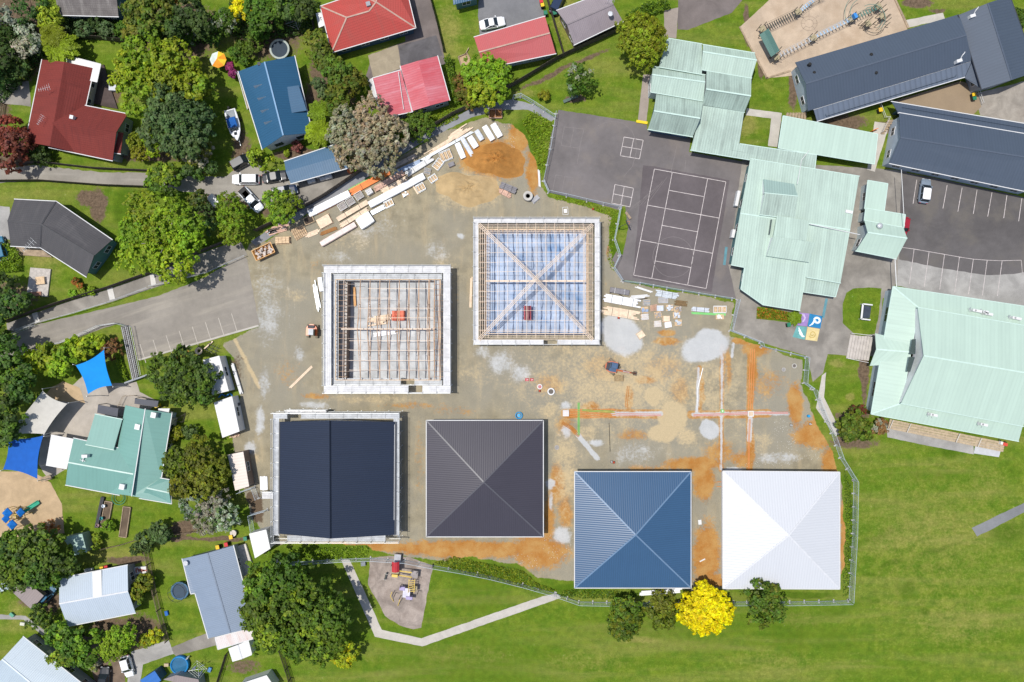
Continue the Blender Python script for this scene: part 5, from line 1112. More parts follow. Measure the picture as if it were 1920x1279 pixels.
shed('mauve flat roofed garage with a blue van sticking out behind', [(15, 1103), (44, 1086), (82, 1117), (59, 1143)], 2.4, R_BROWN, W_BROWN, name='garage')
shed('small grey roof at the left edge above the pale path', [(-14, 1100), (8, 1092), (18, 1104), (-10, 1114)], 2.3, R_PALE2, W_GREY, name='garage')
shed('green garden shed half under the round tree beside the preschool play sand', [(117, 1008), (154, 1001), (163, 1036), (140, 1041)], 2.2, R_GREENSH, W_GREEN, None, rz=2.5)
shed('blue tarpaulin roofed lean-to at the bottom edge', [(262, 1276), (290, 1258), (302, 1276), (280, 1292)], 2.2, RM('blue_tarp', (.02, .13, .42), .8, .05, .6, .1), W_DKBLUE)
shed('pale grey shed roof at the bottom edge beside the blue pool', [(306, 1274), (330, 1266), (372, 1274), (376, 1292)], 2.2, R_BROWN, W_GREY)
shed('long white caravan roof at the bottom edge', [(448, 1283), (500, 1266), (516, 1290), (470, 1300)], 2.4, R_CABIN, W_WHITE)
shed('white peaked shed at the corner of the navy scaffold', [(467, 1001), (499, 993), (507, 1029), (478, 1047)], 2.6, R_POLY, W_WHITE, CAP_W, rz=None, inset=.05)
# site cabins
def cabin(label, corners, rm, wall, win=None):
    r_ = shed(label, corners, 2.6, rm, wall, None, 'site_cabin', inset=.04)
    return r_
cabin('white site cabin with a window, uppermost of the row, partly under the tree', [(380, 675), (411, 667), (429, 733), (398, 741)], R_CABIN, W_WHITE)
cabin('white site cabin with a window, second from the top of the row', [(401, 755), (435, 743), (449, 809), (417, 821)], R_CABIN, W_WHITE)
cabin('cream roofed site cabin with dark ribbed side, third of the row', [(427, 853), (456, 847), (467, 912), (441, 920)], R_CREAM, W_BROWN)
for cx, cy, an in ((429, 712, -.25), (443, 775, -.25)):
    pass
def cabin_window(root, a, b): window_on(root, P(*a), P(*b), .5, 1.2, 1.1, 2.0)
for o in [o for o in COL.objects if o.name.startswith('site_cabin') and o.parent is None]:
    w_ = [c for c in o.children if c.name.startswith('wall')][0]; vs = [w_.matrix_basis @ v.co + o.location for v in w_.data.vertices if v.co.z < .1]; vs = sorted(vs, key=lambda v: -v.x)[:2]
    vs.sort(key=lambda v: v.y); window_on(o, vs[0], vs[1], .55, 1.5, 1.2, 2.1)
# preschool
ps = house('preschool_building', 'sage green metal roofed preschool with crossing gables and pale ridge lines', 'preschool', (245, 850))
gable(ps, (235, 760), (270, 768), (323, 776), (196, 926), (244, 931), (303, 896), 3.0, 4.6, R_PSCH, W_CREAM, CAP_M, GUT_W) if False else wing(ps, [[(235, 760, 3.0), (272, 768, 4.5), (246, 930, 4.5), (205, 924, 3.0)], [(272, 768, 4.5), (322, 775, 3.0), (302, 896, 3.0), (318, 909, 3.0), (321, 944, 3.0), (246, 930, 3.9)]], R_PSCH, W_CREAM, .45, CAP_M, GUT_W)
wing(ps, [[(138, 822, 3.05), (228, 842, 3.05), (250, 889, 4.4), (128, 867, 4.4)], [(128, 867, 4.4), (250, 889, 4.4), (224, 928, 3.05), (123, 909, 3.05)]], R_PSCH, W_CREAM, .4, CAP_M, GUT_W)
wing(ps, [[(300, 897, 3.1), (317, 900, 3.1), (317, 924, 3.45), (275, 915, 4.1)], [(275, 915, 4.1), (317, 924, 3.45), (321, 944, 3.05), (262, 934, 3.05)]], R_PSCH, None, .3, CAP_M, GUT_W)
wing(ps, [[(178, 777, 3.3), (229, 787, 3.3), (213, 843, 3.6), (161, 833, 3.6)]], R_PSCH, W_CREAM, .3, None, GUT_M if False else CAP_M, roofname='pavilion_roof')
for x, y in ((290, 778), (260, 800), (231, 912)): mb = MB(); p = P(x, y, 4.2); mb.box(p.x, p.y, .75, .8, 3.5, 4.6, -.2); mb.box(p.x, p.y, .85, .9, 4.6, 4.68, -.2); mb.build('roof_unit', WHITE, ps)
mb = MB(); p = P(160, 855, 4.4); mb.box(p.x, p.y, .95, .5, 3.9, 4.7, 0); mb.beam(P(157, 856, 4.3), P(155, 866, 4.3), .12, .12); mb.beam(P(150, 862, 4.3), P(160, 865, 4.3), .08, .08); mb.build('roof_unit', WHITE, ps)
mb = MB(); mb.prism([P2(308, 768), P2(331, 774), P2(325, 810), P2(312, 808)], 0, 2.6); mb.build('side_porch', W_BLUE, ps)
mb = MB(); mb.prism([P2(297, 766, 2.7), P2(318, 766, 2.7), P2(316, 775, 2.7), P2(296, 772, 2.7)], 2.5, 2.7); mb.build('porch_roof', WHITE, ps)
for nm, q in (('canopy', [(253, 747), (297, 752), (295, 764), (252, 757)]), ('canopy', [(184, 759), (222, 766), (220, 783), (182, 774)])):
    mb = MB(); pts = [P2(*a, 2.4) for a in q]; mb.prism(pts, 2.3, 2.4)
    for a in pts: mb.box(a[0], a[1], .1, .1, 0, 2.3)
    tag(mb.build('canopy', M('dark_canopy', (.05, .055, .075), .5)), 'dark canopy roof ' + ('at the top of the preschool by the yellow bin' if q[0][0] == 253 else 'over the preschool ramp, left one of two'), 'canopy')
fence('rail', 'timber ramp rail curving beside the preschool door', [(222, 778), (228, 758), (236, 742), (256, 741), (292, 750)], 1.0, mat=TIMBER2)
fence('rail', 'short timber steps rail on the right side of the preschool', [(332, 788), (352, 774), (348, 790), (336, 790)], 1.0, mat=DARKTIM)
mb = MB(); p = P(299, 760); mb.box(p.x, p.y, .6, .6, 0, 1.0, .2, .9, .9); mb.box(p.x, p.y, .66, .66, 1.0, 1.08, .2); tag(mb.build('wheelie_bin', M('yellow_bin', (.7, .5, .02), .5)), 'yellow bin beside the preschool porch', 'bin')
# shade sails
def sail(label, corners, mat, zs, sag=.16):
    pts = [P(*c, z) for c, z in zip(corners, zs)]; c = sum(pts, Vector()) / 4; root = thing('shade_sail', label, 'shade sail', (c.x, c.y, 0)); n = 10; mb = MB(); vs = []
    for i in range(n + 1):
        for j in range(n + 1):
            u, v = i / n, j / n
            p = pts[0] * (1 - u) * (1 - v) + pts[1] * u * (1 - v) + pts[2] * u * v + pts[3] * (1 - u) * v
            ku = 4 * u * (1 - u); kv = 4 * v * (1 - v)
            cc = c - p; eu = ku * (1 - kv) * sag * .75; ev = kv * (1 - ku) * sag * .75
            p = p + Vector((cc.x, cc.y, 0)) * (eu + ev) ; p.z -= .3 * ku * kv; vs.append(tuple(p))
    k = len(vs); vs2 = vs + [(a, b, z - .02) for a, b, z in vs]; fs = []
    for i in range(n):
        for j in range(n):
            a = i * (n + 1) + j; q = (a, a + n + 1, a + n + 2, a + 1); fs += [q, tuple(x + k for x in reversed(q))]
    mb.add(vs2, fs); mb.build('sail_cloth', mat, root, smooth=True)
    for p in pts:
        o_ = (p - c); o_.z = 0; o_.normalize(); q = p + o_ * .35; mb = MB(); mb.tube((q.x + o_.x * .2, q.y + o_.y * .2, 0), (q.x, q.y, p.z + .25), .06, 8); mb.tube(p, q + Vector((0, 0, .1)), .02, 5); mb.build('post', GALV, root)
    return root
sail('bright azure four-cornered shade sail over the preschool path', [(142, 685), (195, 656), (210, 723), (165, 739)], M('azure_cloth', (.004, .24, .66), .8, .04), (3.4, 4.0, 3.4, 4.0))
sail('large off-white shade sail left of the preschool', [(80, 733), (126, 757), (83, 814), (7, 818)], M('offwhite_cloth', (.52, .50, .45), .85, .05), (4.2, 3.4, 3.4, 3.6), .12)
sail('royal blue shade sail shaded by trees at the left edge', [(15, 820), (81, 817), (70, 898), (6, 880)], M('royal_cloth', (.008, .10, .42), .8, .06), (3.2, 3.6, 3.4, 3.4))
wc = house('awning', 'white corrugated awning between the royal blue sail and the preschool', 'awning', (112, 850)); wing(wc, [[(96, 815, 2.9), (138, 823, 3.0), (125, 880, 3.0), (86, 873, 2.9)]], R_CABIN, None, .1, None, None)
mb = MB()
for q in ((96, 817), (137, 824), (125, 878), (87, 871)): p = P(*q, 1.4); mb.tube((p.x, p.y, 0), (p.x, p.y, 2.85), .05, 6)
mb.build('posts', GALV, wc)
# ---------------------------------------------------------------- trees and planting
T = tree
# upper left gardens
T('tree', 'silver foliaged tree in the top left corner', 8, 36, 30, 7, 'silver', 'wild', cat='tree', dens=.8)
T('tree', 'grey-green leafy tree below the dark corner, right of the silver tree', 50, 82, 30, 6, 'silver', 'wild', [(0, -18, 20), (-8, 8, 22), (14, 0, 20)], col2='deep')
T('tree', 'fresh green round tree under the lichened roof', 94, 34, 23, 5, 'bright', 'broad', cat='tree')
fern('tree_fern', 'upper yellow-green tree fern left of the small shaded lawn', 96, 66, 26, 4.5, 'yolive'); fern('tree_fern', 'lower yellow-green tree fern above the red tiled house', 108, 88, 34, 4, 'lime')
T('tree', 'dark evergreen mass at the left edge above the driveway', -2, 110, 34, 7, 'dark', 'broad', [(0, -30, 26), (6, 0, 28), (-4, 34, 22)])
T('tree', 'dark tree behind the silver tree at the top edge', 52, 14, 30, 6, 'dark', 'wild', cat='tree')
T('tree', 'dark spreading shrub tree left of the red tiled house', 28, 138, 24, 4, 'deep', 'wild', [(0, 0, 20), (14, -14, 14)], col2='olive')
for i, (x, y, r, c, lb) in enumerate(((160, 56, 17, 'blue', 'bluish round shrub, left one of the row behind the shaded lawn'), (201, 58, 16, 'blue', 'bluish round shrub, middle of the row behind the shaded lawn'), (233, 58, 16, 'forest', 'green round shrub, right one of the row behind the shaded lawn'), (184, 42, 14, 'dark', 'dark shrub just under the lichened roof edge'))):
    T('shrub', lb, x, y, r, 2.6, c, 'bush', group='shrubs behind the small shaded lawn', dens=.9)
T('tree', 'tall olive green tree with bronze tips at the top edge', 272, 38, 46, 9, 'olive', 'broad', [(-6, -20, 34), (-14, 20, 26), (22, -6, 32), (10, 24, 22), (48, -30, 18)], col2='forest', mix2=.5)
T('tree', 'small bronze tipped tree against the top edge', 318, 8, 20, 6, 'rust', 'wild', cat='tree', col2='olive', mix2=.6)
T('tree', 'black-green conifer by the top edge left of the yellow tree', 356, 36, 40, 8, 'dark', 'broad', [(0, -10, 30), (-30, 20, 22), (24, 12, 22)], col2='deep')
T('tree', 'deep green tree overhanging the back lawn, white flower specks', 418, 34, 30, 5.5, 'forest', 'wild', [(0, 0, 22), (-14, 20, 18), (12, 14, 18)], col2='silver', mix2=.18)
T('flowering_tree', 'bright yellow flowering tree at the top edge', 453, 21, 20, 5, 'gold', 'flower', cat='tree', col2='yellow', mix2=.6)
T('shrub', 'dark shrub with pale blossom at the edge of the umbrella lawn', 352, 70, 20, 3, 'forest', 'bush', col2='silver', mix2=.15)
T('shrub', 'dark rounded shrub between blossom shrub and yellow tree', 398, 66, 20, 3, 'dark', 'bush', col2='forest')
T('tree', 'green tree right of the yellow flowering tree', 492, 26, 36, 7, 'forest', 'broad', [(-6, -14, 28), (14, 8, 24), (40, -6, 26), (-8, 24, 18)])
T('tree', 'dark green tree at the top left of the round tank', 540, 8, 36, 7, 'deep', 'broad', [(0, 0, 30), (26, 10, 22)], col2='forest')
T('shrub', 'mid green shrub on the left of the round tank', 478, 80, 24, 3, 'forest', 'bush', [(0, 0, 18), (14, -16, 14), (-12, 16, 12)])
T('shrub', 'small rounded bushes at the right edge of the umbrella lawn', 440, 100, 16, 2, 'forest', 'bush', [(0, 0, 12), (18, 14, 10), (10, -14, 10)])
T('shrub', 'purple flowering shrub beside the blue house balcony', 433, 129, 16, 2.2, 'purple', 'bush', [(0, -6, 9), (3, 8, 9)])
T('tree', 'huge bright green tree left of the boat', 300, 135, 85, 9, 'bright', 'broad', [(-30, -36, 40), (-52, 6, 38), (24, -20, 44), (66, 20, 34), (-30, 46, 38), (14, 22, 40), (84, 34, 20)], col2='lime', mix2=.35, limbs=7)
T('tree', 'very dark glossy tree in front of the huge bright green tree', 333, 230, 70, 10, 'blue', 'dense', [(-10, -26, 44), (30, 0, 40), (-30, 16, 36), (16, 36, 36), (-4, 4, 46)], col2='deep', mix2=.6, limbs=7)
T('tree', 'olive grey straggly tree below the very dark tree', 352, 288, 34, 6, 'olive', 'wild', [(-8, -4, 24), (22, 4, 22), (36, -8, 14)], col2='silver', mix2=.4)
T('shrub', 'olive feathery shrub beside the end wall of the red tiled house', 256, 276, 24, 3.4, 'yolive', 'bush', [(0, -10, 16), (6, 12, 16)])
T('shrub', 'pale green shrub between red tiled house and huge tree', 278, 258, 18, 4, 'lime', 'bush', [(0, -14, 12), (4, 6, 14), (10, 28, 12)])
T('tree', 'maroon leaved tree at the left edge beside the long driveway', 22, 270, 40, 6.5, 'maroon', 'dense', [(-4, -26, 28), (12, 0, 30), (-8, 22, 30)], col2='pink', mix2=.25)
T('shrub', 'dark green shrub between the maroon tree and the red tiled house', 72, 286, 22, 3, 'dark', 'bush')
T('tree', 'bright fan leaved palm-like tree beside the dark parked car', 483, 298, 22, 3.5, 'bright', 'wild', cat='tree', col2='lime')
T('shrub', 'maroon round shrub below the pale gable wall', 556, 275, 11, 1.6, 'pink', 'bush'); T('shrub', 'little olive shrub left of the maroon shrub', 538, 288, 6, 1, 'yolive', 'bush')
fern('tree_fern', 'upper tree fern between blue house and silver tree', 596, 208, 20, 4, 'bright'); fern('tree_fern', 'lower tree fern just above the carport roof', 596, 246, 27, 4, 'lime')
T('tree', 'large silver-grey budding tree over the yard fence', 688, 262, 70, 9, 'grey', 'bud', [(-32, -16, 42), (8, -34, 42), (36, -4, 40), (-24, 26, 36), (16, 28, 42), (2, -2, 46)], col2='silver', mix2=.3, limbs=7, bark=BARKL)
T('tree', 'tall olive hedge tree along the blue house garden, upper', 600, 92, 30, 6, 'olive', 'broad', [(-10, -18, 20), (0, 8, 24), (14, 30, 22)], col2='forest', mix2=.4)
T('tree', 'tall olive hedge tree along the blue house garden, lower', 640, 148, 36, 6.5, 'olive', 'broad', [(-22, -24, 24), (4, -4, 30), (22, 8, 24), (-2, 28, 26), (-8, 52, 22)], col2='forest', mix2=.5)
T('shrub', 'dark bushy shrub between olive hedge tree and the blue house', 598, 158, 16, 2.6, 'blue', 'bush', [(0, 0, 13), (6, 18, 11)])
T('shrub', 'round clipped dome shrub between the silver tree and the red garage', 783, 237, 30, 3.6, 'forest', 'fine')
T('tree', 'bright green round tree in front of the salmon roofed house', 913, 152, 47, 7, 'bright', 'dense', [(-14, -16, 32), (14, -8, 32), (-8, 18, 32), (16, 16, 26)], col2='lime', mix2=.3)
hedge('hedge', 'narrow green hedge beside the red garage', [(832, 108), (844, 104), (856, 150), (866, 190), (852, 196), (842, 150)], 2.2, 'forest', col2='bright')
T('shrub', 'brownish shrub thicket between red garage and bright round tree', 868, 168, 24, 3.4, 'olive', 'bush', [(-4, -16, 15), (2, 8, 18), (16, 26, 14)], col2='brown')
hedge('ground_shrubs', 'loose low planting under the red garage wall', [(800, 222), (840, 200), (856, 206), (860, 222), (820, 240)], .5, 'bright', 'planting', .18, 'yolive', .6)
hedge('hedge', 'dark hedge with white flowers at the top edge above the olive round tree', [(1172, 26), (1205, 8), (1252, -4), (1256, 14), (1216, 30), (1180, 40)], 1.6, 'forest', col2='bright')
T('tree', 'dense olive-green round tree at the corner of the school lawn', 1203, 78, 48, 8, 'yolive', 'fine', [(-8, -10, 40), (10, -6, 38), (0, 10, 40)], col2='lime', mix2=.3)
T('tree', 'small dark tree with a grey crown tip beside the lawn bench', 1087, 151, 29, 5, 'forest', 'wild', [(-4, -12, 20), (8, 2, 22), (-8, 14, 18)], col2='silver', mix2=.12)
T('shrub', 'small round olive bush on the school lawn', 1020, 180, 11, 1.6, 'yolive', 'bush')
T('shrub', 'green shrub beside the top right slate classroom', 1906, 30, 16, 2, 'forest', 'bush', [(0, -4, 12), (12, 8, 10)])
hedge('weeds', 'rough green weeds with yellow flowers along the court fence', [(978, 225), (1000, 206), (1036, 232), (1026, 290), (1016, 330), (1004, 300), (992, 260)], .45, 'bright', 'weeds', .2, 'yolive', .35)
# left middle
T('tree', 'round green tree at the end of the long driveway', 306, 338, 32, 6, 'forest', 'broad', [(0, -6, 26), (10, 8, 22), (-14, 6, 18)], col2='bright')
T('tree', 'large loose green tree with bare grey limbs over the ramp path', 308, 452, 80, 10, 'bright', 'sparse', [(-34, -56, 38), (8, -44, 36), (-50, -16, 34), (-28, 30, 44), (20, 40, 44), (46, 6, 30), (50, -30, 26), (-4, -8, 34), (-62, 6, 20)], col2='lime', mix2=.45, dens=1.15, limbs=12, bark=M('grey_limb', (.36, .34, .31), .9, .12))
T('tree', 'dark understorey tree beside the white trailer', 372, 388, 26, 5, 'deep', 'wild', [(0, -16, 18), (8, 10, 20), (22, 34, 16)], col2='olive')
T('tree', 'tall bright clipped tree just left of the yard fence', 437, 410, 34, 6.5, 'bright', 'fine', [(-8, -26, 24), (4, 0, 28), (0, 26, 26)], col2='yolive')
T('tree', 'round bright green tree beside the parked cars at the yard fence', 528, 389, 37, 6, 'bright', 'fine', [(-12, -12, 24), (12, -6, 26), (0, 14, 24)], col2='forest', mix2=.4)
T('tree', 'dark tree at the top edge of the driveway beside the white wagon', 372, 318, 24, 4, 'deep', 'wild', [(0, 0, 18), (24, -4, 12), (-22, 4, 14)], col2='forest')
hedge('hedge', 'green box hedge below the grey tiled house deck', [(-8, 460), (20, 456), (38, 474), (36, 508), (-8, 512)], 1.4, 'bright', col2='forest')
T('tree', 'dark tree at the left edge above the road entrance', 10, 556, 38, 7, 'deep', 'broad', [(-6, -18, 26), (12, 8, 26), (-8, 30, 24), (40, 6, 14)], col2='forest')
T('tree', 'dark green tree at the left edge beside the road mouth', -4, 620, 26, 6, 'forest', 'broad', [(0, 0, 22), (8, 20, 18)])
T('shrub', 'red-leaved shrub in the gravel bed beside the grey tiled house', 142, 528, 10, 1.4, 'rust', 'bush', [(0, 0, 7), (8, 8, 6)], col2='forest', mix2=.5)
T('shrub', 'green shrub clump at the foot of the gravel bed by the path fence', 150, 547, 15, 1.2, 'bright', 'bush', [(-14, 4, 8), (4, 0, 8), (22, -2, 8)])
T('tree', 'grove of dark tall trees along the left edge beside the sails', 20, 720, 54, 9, 'forest', 'broad', [(-10, -60, 36), (10, -24, 36), (-10, 16, 40), (-14, 56, 36), (20, 10, 26), (-10, 90, 28)], col2='deep', mix2=.5, limbs=8)
T('tree', 'bright loose tree above the azure sail', 98, 672, 40, 5.5, 'bright', 'broad', [(-34, 8, 24), (-6, -6, 28), (26, -4, 24), (12, 16, 22), (56, -16, 18)], col2='lime', mix2=.4)
T('tree', 'bright green bushes beside the white road strip', 152, 650, 26, 4, 'lime', 'broad', [(-14, 0, 18), (14, -2, 18), (36, -10, 12)], col2='bright')
T('shrub', 'brown-maroon shrub beside the footbridge', 210, 655, 17, 3, 'brown', 'bush', col2='maroon')
hedge('hedge', 'narrow hedge strip beside the footbridge', [(216, 664), (224, 662), (240, 712), (230, 718)], 1.0, 'bright', col2='forest')
T('tree', 'dense dark green tree overhanging the upper site cabin', 345, 706, 60, 7, 'forest', 'dense', [(-30, -8, 34), (4, -24, 32), (34, 6, 30), (10, 22, 36), (-14, 12, 34), (38, 32, 22)], col2='deep', mix2=.5, limbs=7)
T('shrub', 'olive shrub beside the preschool wall', 324, 819, 16, 2.2, 'yolive', 'bush', [(-8, 4, 12), (8, -6, 13)]); T('shrub', 'dark round shrub in the preschool lawn', 358, 810, 15, 2.4, 'deep', 'bush', col2='blue')
T('tree', 'wide olive tree right of the preschool', 368, 880, 58, 6.5, 'olive', 'dense', [(-26, -12, 34), (10, -26, 34), (34, 2, 30), (-16, 26, 32), (18, 22, 36)], col2='yolive', mix2=.4, limbs=7)
T('tree', 'silver-grey tree beside the white peaked shed', 394, 952, 48, 6, 'silver', 'bud', [(-26, -6, 30), (8, -10, 30), (28, 14, 30), (-4, 18, 30)], col2='forest', mix2=.35, limbs=6)
# lower left
T('tree', 'broad dark green round tree over the preschool sand', 70, 1046, 72, 8, 'forest', 'broad', [(-40, -22, 36), (4, -26, 42), (40, 4, 36), (-28, 22, 38), (14, 26, 38), (-60, 10, 24)], col2='deep', mix2=.35, limbs=8)
T('shrub', 'leafless brown shrub at the edge of the preschool sand', 92, 992, 18, 2.4, 'brown', 'sparse')
T('shrub', 'small green shrub at the end of the raised garden bed', 203, 986, 12, 1.8, 'bright', 'bush'); T('shrub', 'small green shrub beside the green shed', 183, 1015, 12, 2, 'bright', 'bush', [(0, -6, 9), (-2, 8, 9)])
T('tree', 'dark conifer shrub beside the long raised bed', 286, 1002, 32, 3.6, 'blue', 'dense', [(-14, 8, 18), (10, -6, 20), (22, 4, 14)], col2='deep', mix2=.6)
T('tree', 'low dark shrub tree at the head of the long paling fence', 264, 1024, 20, 2.6, 'deep', 'bush', [(-6, 4, 13), (10, -2, 12)])
T('shrub', 'olive shrub tree right of the pale blue house', 266, 1102, 26, 3.6, 'yolive', 'broad', [(-6, 8, 18), (8, -10, 18)], col2='forest')
T('tree', 'dark round shrub below the blue van', 76, 1156, 22, 3.2, 'forest', 'bush', col2='deep')
T('tree', 'dark leafy tree below the pale blue house, left of three', 134, 1206, 46, 5.5, 'forest', 'broad', [(-20, -16, 26), (14, 0, 32), (-6, 14, 28), (34, 24, 22)], col2='bright', mix2=.3, limbs=6)
T('tree', 'bright round tree below the pale blue house, middle of three', 222, 1202, 36, 5, 'bright', 'fine', [(-6, 6, 26), (10, -8, 26), (-12, 18, 20)], col2='lime', mix2=.3)
T('tree', 'lime green bush tree beside the concrete drive, right of three', 282, 1196, 20, 3, 'lime', 'fine', [(-6, 4, 14), (8, -4, 15)], col2='gold')
T('shrub', 'pale variegated shrub beside the bottom left corner house', 178, 1246, 12, 1.6, 'silver', 'bush', col2='lime')
T('tree', 'huge dark spreading tree beside the grey mulch playground', 562, 1146, 104, 11, 'forest', 'broad', [(-60, -48, 46), (-20, -60, 44), (22, -32, 46), (54, 0, 42), (-70, 0, 44), (-24, -6, 52), (20, 24, 50), (56, 40, 38), (-50, 38, 42), (-4, 50, 38), (44, 58, 34), (-78, -20, 24)], col2='bright', mix2=.22, limbs=12)
T('tree', 'yellow-green blossoming tree at the lower end of the huge tree', 645, 1224, 28, 5, 'lime', 'fine', [(-10, 2, 20), (10, -4, 20), (4, 14, 14)], col2='gold', mix2=.25)
T('tree', 'olive tree crown left part of the huge spreading tree', 484, 1110, 34, 8, 'yolive', 'broad', [(-4, -24, 24), (4, 6, 26), (-6, 30, 20)], col2='bright')
# along the bottom fence
T('tree', 'dark clipped egg-shaped tree below the blue roof', 1172, 1155, 32, 5, 'forest', 'fine', [(2, -8, 31), (0, 10, 31), (-4, 22, 24)], col2='yolive', mix2=.35)
T('tree', 'feathery olive shrub between the dark egg-shaped tree and the yellow tree', 1238, 1142, 30, 4, 'olive', 'sparse', [(0, -8, 27), (6, 12, 26)], col2='yolive', dens=1.3)
T('flowering_tree', 'brilliant yellow flowering tree by the white roof', 1322, 1140, 50, 5, 'yellow', 'flower', [(-16, 4, 36), (18, 4, 36), (2, 12, 36), (2, -20, 26), (-4, -42, 9)], cat='tree', mix2=.0, dens=1.7)
T('tree', 'sparse dark tree overlapping the corner of the white roof', 1432, 1130, 34, 6, 'forest', 'sparse', [(-6, -12, 29), (12, 4, 28), (-4, 22, 26), (16, -26, 12), (24, 20, 18)], col2='olive', mix2=.4, dens=1.2)
T('tree', 'dark spreading shrub tree at the lower left corner of the hall', 1602, 800, 32, 4, 'forest', 'dense', [(-6, -4, 24), (8, 6, 24), (-10, 10, 18)], col2='olive', mix2=.3)
T('shrub', 'half bare purplish shrub against the hall deck', 1646, 800, 18, 2.6, 'brown', 'sparse', [(0, 0, 14), (8, -6, 10)], col2='silver', mix2=.5)
T('shrub', 'bronze shrub under the hall wall', 1610, 770, 14, 1.8, 'maroon', 'bush', [(-10, -2, 8), (6, -2, 9)], col2='forest', mix2=.4)
fern('flax_bush', 'spiky green flax bush beside the painted mural tiles', 1492, 596, 14, 1.0, 'bright', cat='flax', trunk=False)
hedge('garden_shrubs', 'mixed low shrubs in the bed below the mint school block', [(1420, 578), (1450, 580), (1482, 586), (1484, 600), (1420, 598)], .8, 'yolive', 'shrubs', .18, 'rust')
hedge('weeds', 'rough weedy bank left of the grey mulch playground below the navy roof', [(540, 1030), (690, 1024), (690, 1044), (640, 1048), (540, 1050)], .4, 'bright', 'weeds', .2, 'forest', .4)
hedge('weeds', 'rough weedy bank right of the grey mulch playground', [(812, 1056), (850, 1044), (900, 1054), (980, 1070), (1010, 1096), (1048, 1108), (1000, 1108), (900, 1084)], .5, 'yolive', 'weeds', .2, 'forest', .4)
hedge('weeds', 'weedy strip between the bottom fence and the blue roof', [(1056, 1106), (1150, 1108), (1200, 1112), (1180, 1124), (1090, 1122), (1050, 1118)], .4, 'forest', 'weeds', .2, 'yolive', .4)
hedge('weeds', 'weedy strip between the side fence and the white roof', [(1583, 880), (1596, 910), (1600, 1000), (1592, 1118), (1580, 1118), (1586, 1000)], .4, 'forest', 'weeds', .18, 'bright', .3)
hedge('weeds', 'narrow strip of grass tufts under the court fence', [(1040, 366), (1100, 378), (1160, 396), (1152, 440), (1148, 482), (1156, 510), (1146, 508), (1138, 480), (1142, 440), (1140, 404), (1100, 388), (1040, 374)], .35, 'bright', 'weeds', .16, 'yolive', .35)
hedge('ivy_bank', 'overgrown dark green bank under the trees at the top left', [(-8, 30), (60, 40), (84, 100), (60, 140), (-8, 200)], 1.0, 'dark', 'bank', .26, 'deep', .45)
hedge('undergrowth', 'dark undergrowth under the conifers at the top edge', [(120, 30), (240, 34), (300, 60), (400, 40), (400, 80), (330, 84), (240, 74), (120, 72)], .9, 'dark', 'undergrowth', .26, 'deep', .4)
hedge('undergrowth', 'dark undergrowth between the round tank and the top edge', [(430, 0), (600, 0), (584, 60), (540, 70), (500, 74), (460, 90), (430, 60)], .9, 'deep', 'undergrowth', .26, 'forest', .35)
# ---------------------------------------------------------------- fences
TF = M('fence_steel', (.50, .58, .64), .45, .08, metal=.1)
fence('temp', 'temporary mesh fence along the left and lower edge of the asphalt court', [(1042, 214), (1032, 280), (1019, 340), (1028, 361), (1062, 368), (1100, 377), (1162, 391)], 1.9, mat=TF)
fence('temp', 'temporary mesh fence zigzagging round the grass sliver by the basketball post', [(1162, 391), (1157, 420), (1151, 450), (1161, 480), (1150, 503), (1166, 527)], 1.9, mat=TF)
fence('temp', 'temporary mesh fence between the painted court and the stored materials', [(1168, 528), (1200, 532), (1250, 541), (1310, 551), (1372, 561)], 1.9, mat=TF)
fence('temp', 'temporary mesh fence bending round the concrete forecourt corner', [(1382, 562), (1368, 620), (1424, 642), (1427, 650)], 1.9, mat=TF)
fence('temp', 'temporary mesh fence from the forecourt to the narrow pale path', [(1427, 650), (1510, 670), (1506, 718), (1520, 728)], 1.9, mat=TF)
fence('temp', 'temporary mesh fence from the pale path to the white roofed block', [(1524, 730), (1538, 768), (1558, 812), (1574, 858), (1600, 900)], 1.9, mat=TF)
fence('temp', 'temporary mesh fence down the right side of the white roofed block', [(1600, 900), (1598, 1000), (1591, 1124)], 1.9, mat=TF)
fence('temp', 'temporary mesh fence along the field below the white and blue roofs', [(1590, 1126), (1480, 1128), (1400, 1128), (1300, 1129), (1190, 1130), (1085, 1128), (1042, 1113)], 1.9, mat=TF)
fence('temp', 'temporary mesh fence between the field path and the mulch playground', [(1040, 1112), (980, 1095), (920, 1080), (870, 1070), (812, 1060)], 1.9, mat=TF)
fence('temp', 'temporary mesh fence above the mulch playground to the huge tree', [(812, 1060), (760, 1050), (695, 1046), (640, 1048), (560, 1053), (520, 1052)], 1.9, mat=TF)
fence('temp', 'temporary mesh fence beside the weeds left of the court', [(962, 186), (976, 182), (1000, 196), (1040, 222)], 1.9, mat=TF)
fence('temp', 'temporary mesh fence panels round the muddy yard below the cabins', [(450, 922), (478, 912), (486, 934)], 1.9, mat=TF)
fence('temp', 'white temporary panels beside the peaked white shed', [(502, 955), (472, 963), (478, 998)], 1.9, mat=TF)
fence('board', 'long dark board fence along the upper edge of the yard, under the silver tree', [(482, 434), (560, 396), (610, 368), (672, 326), (760, 270), (850, 216), (926, 180)], 1.8)
fence('board', 'dark board fence between school lawn and the salmon and mauve houses', [(926, 180), (965, 160), (1045, 112), (1100, 86), (1158, 60)], 1.8)
fence('board', 'dark board fence along the upper edge of the ramp path', [(12, 604), (70, 583), (120, 566), (205, 540), (290, 510), (370, 476), (450, 444)], 1.6)
fence('board', 'dark fence along the upper side of the long driveway', [(-5, 314), (75, 305), (180, 317), (284, 322)], 1.5)
fence('board', 'dark fence along the lower side of the long driveway', [(-5, 341), (80, 340), (200, 349), (284, 352)], 1.5)
fence('board', 'dark fence behind the small shaded lawn', [(140, 72), (190, 75), (238, 80)], 1.7)
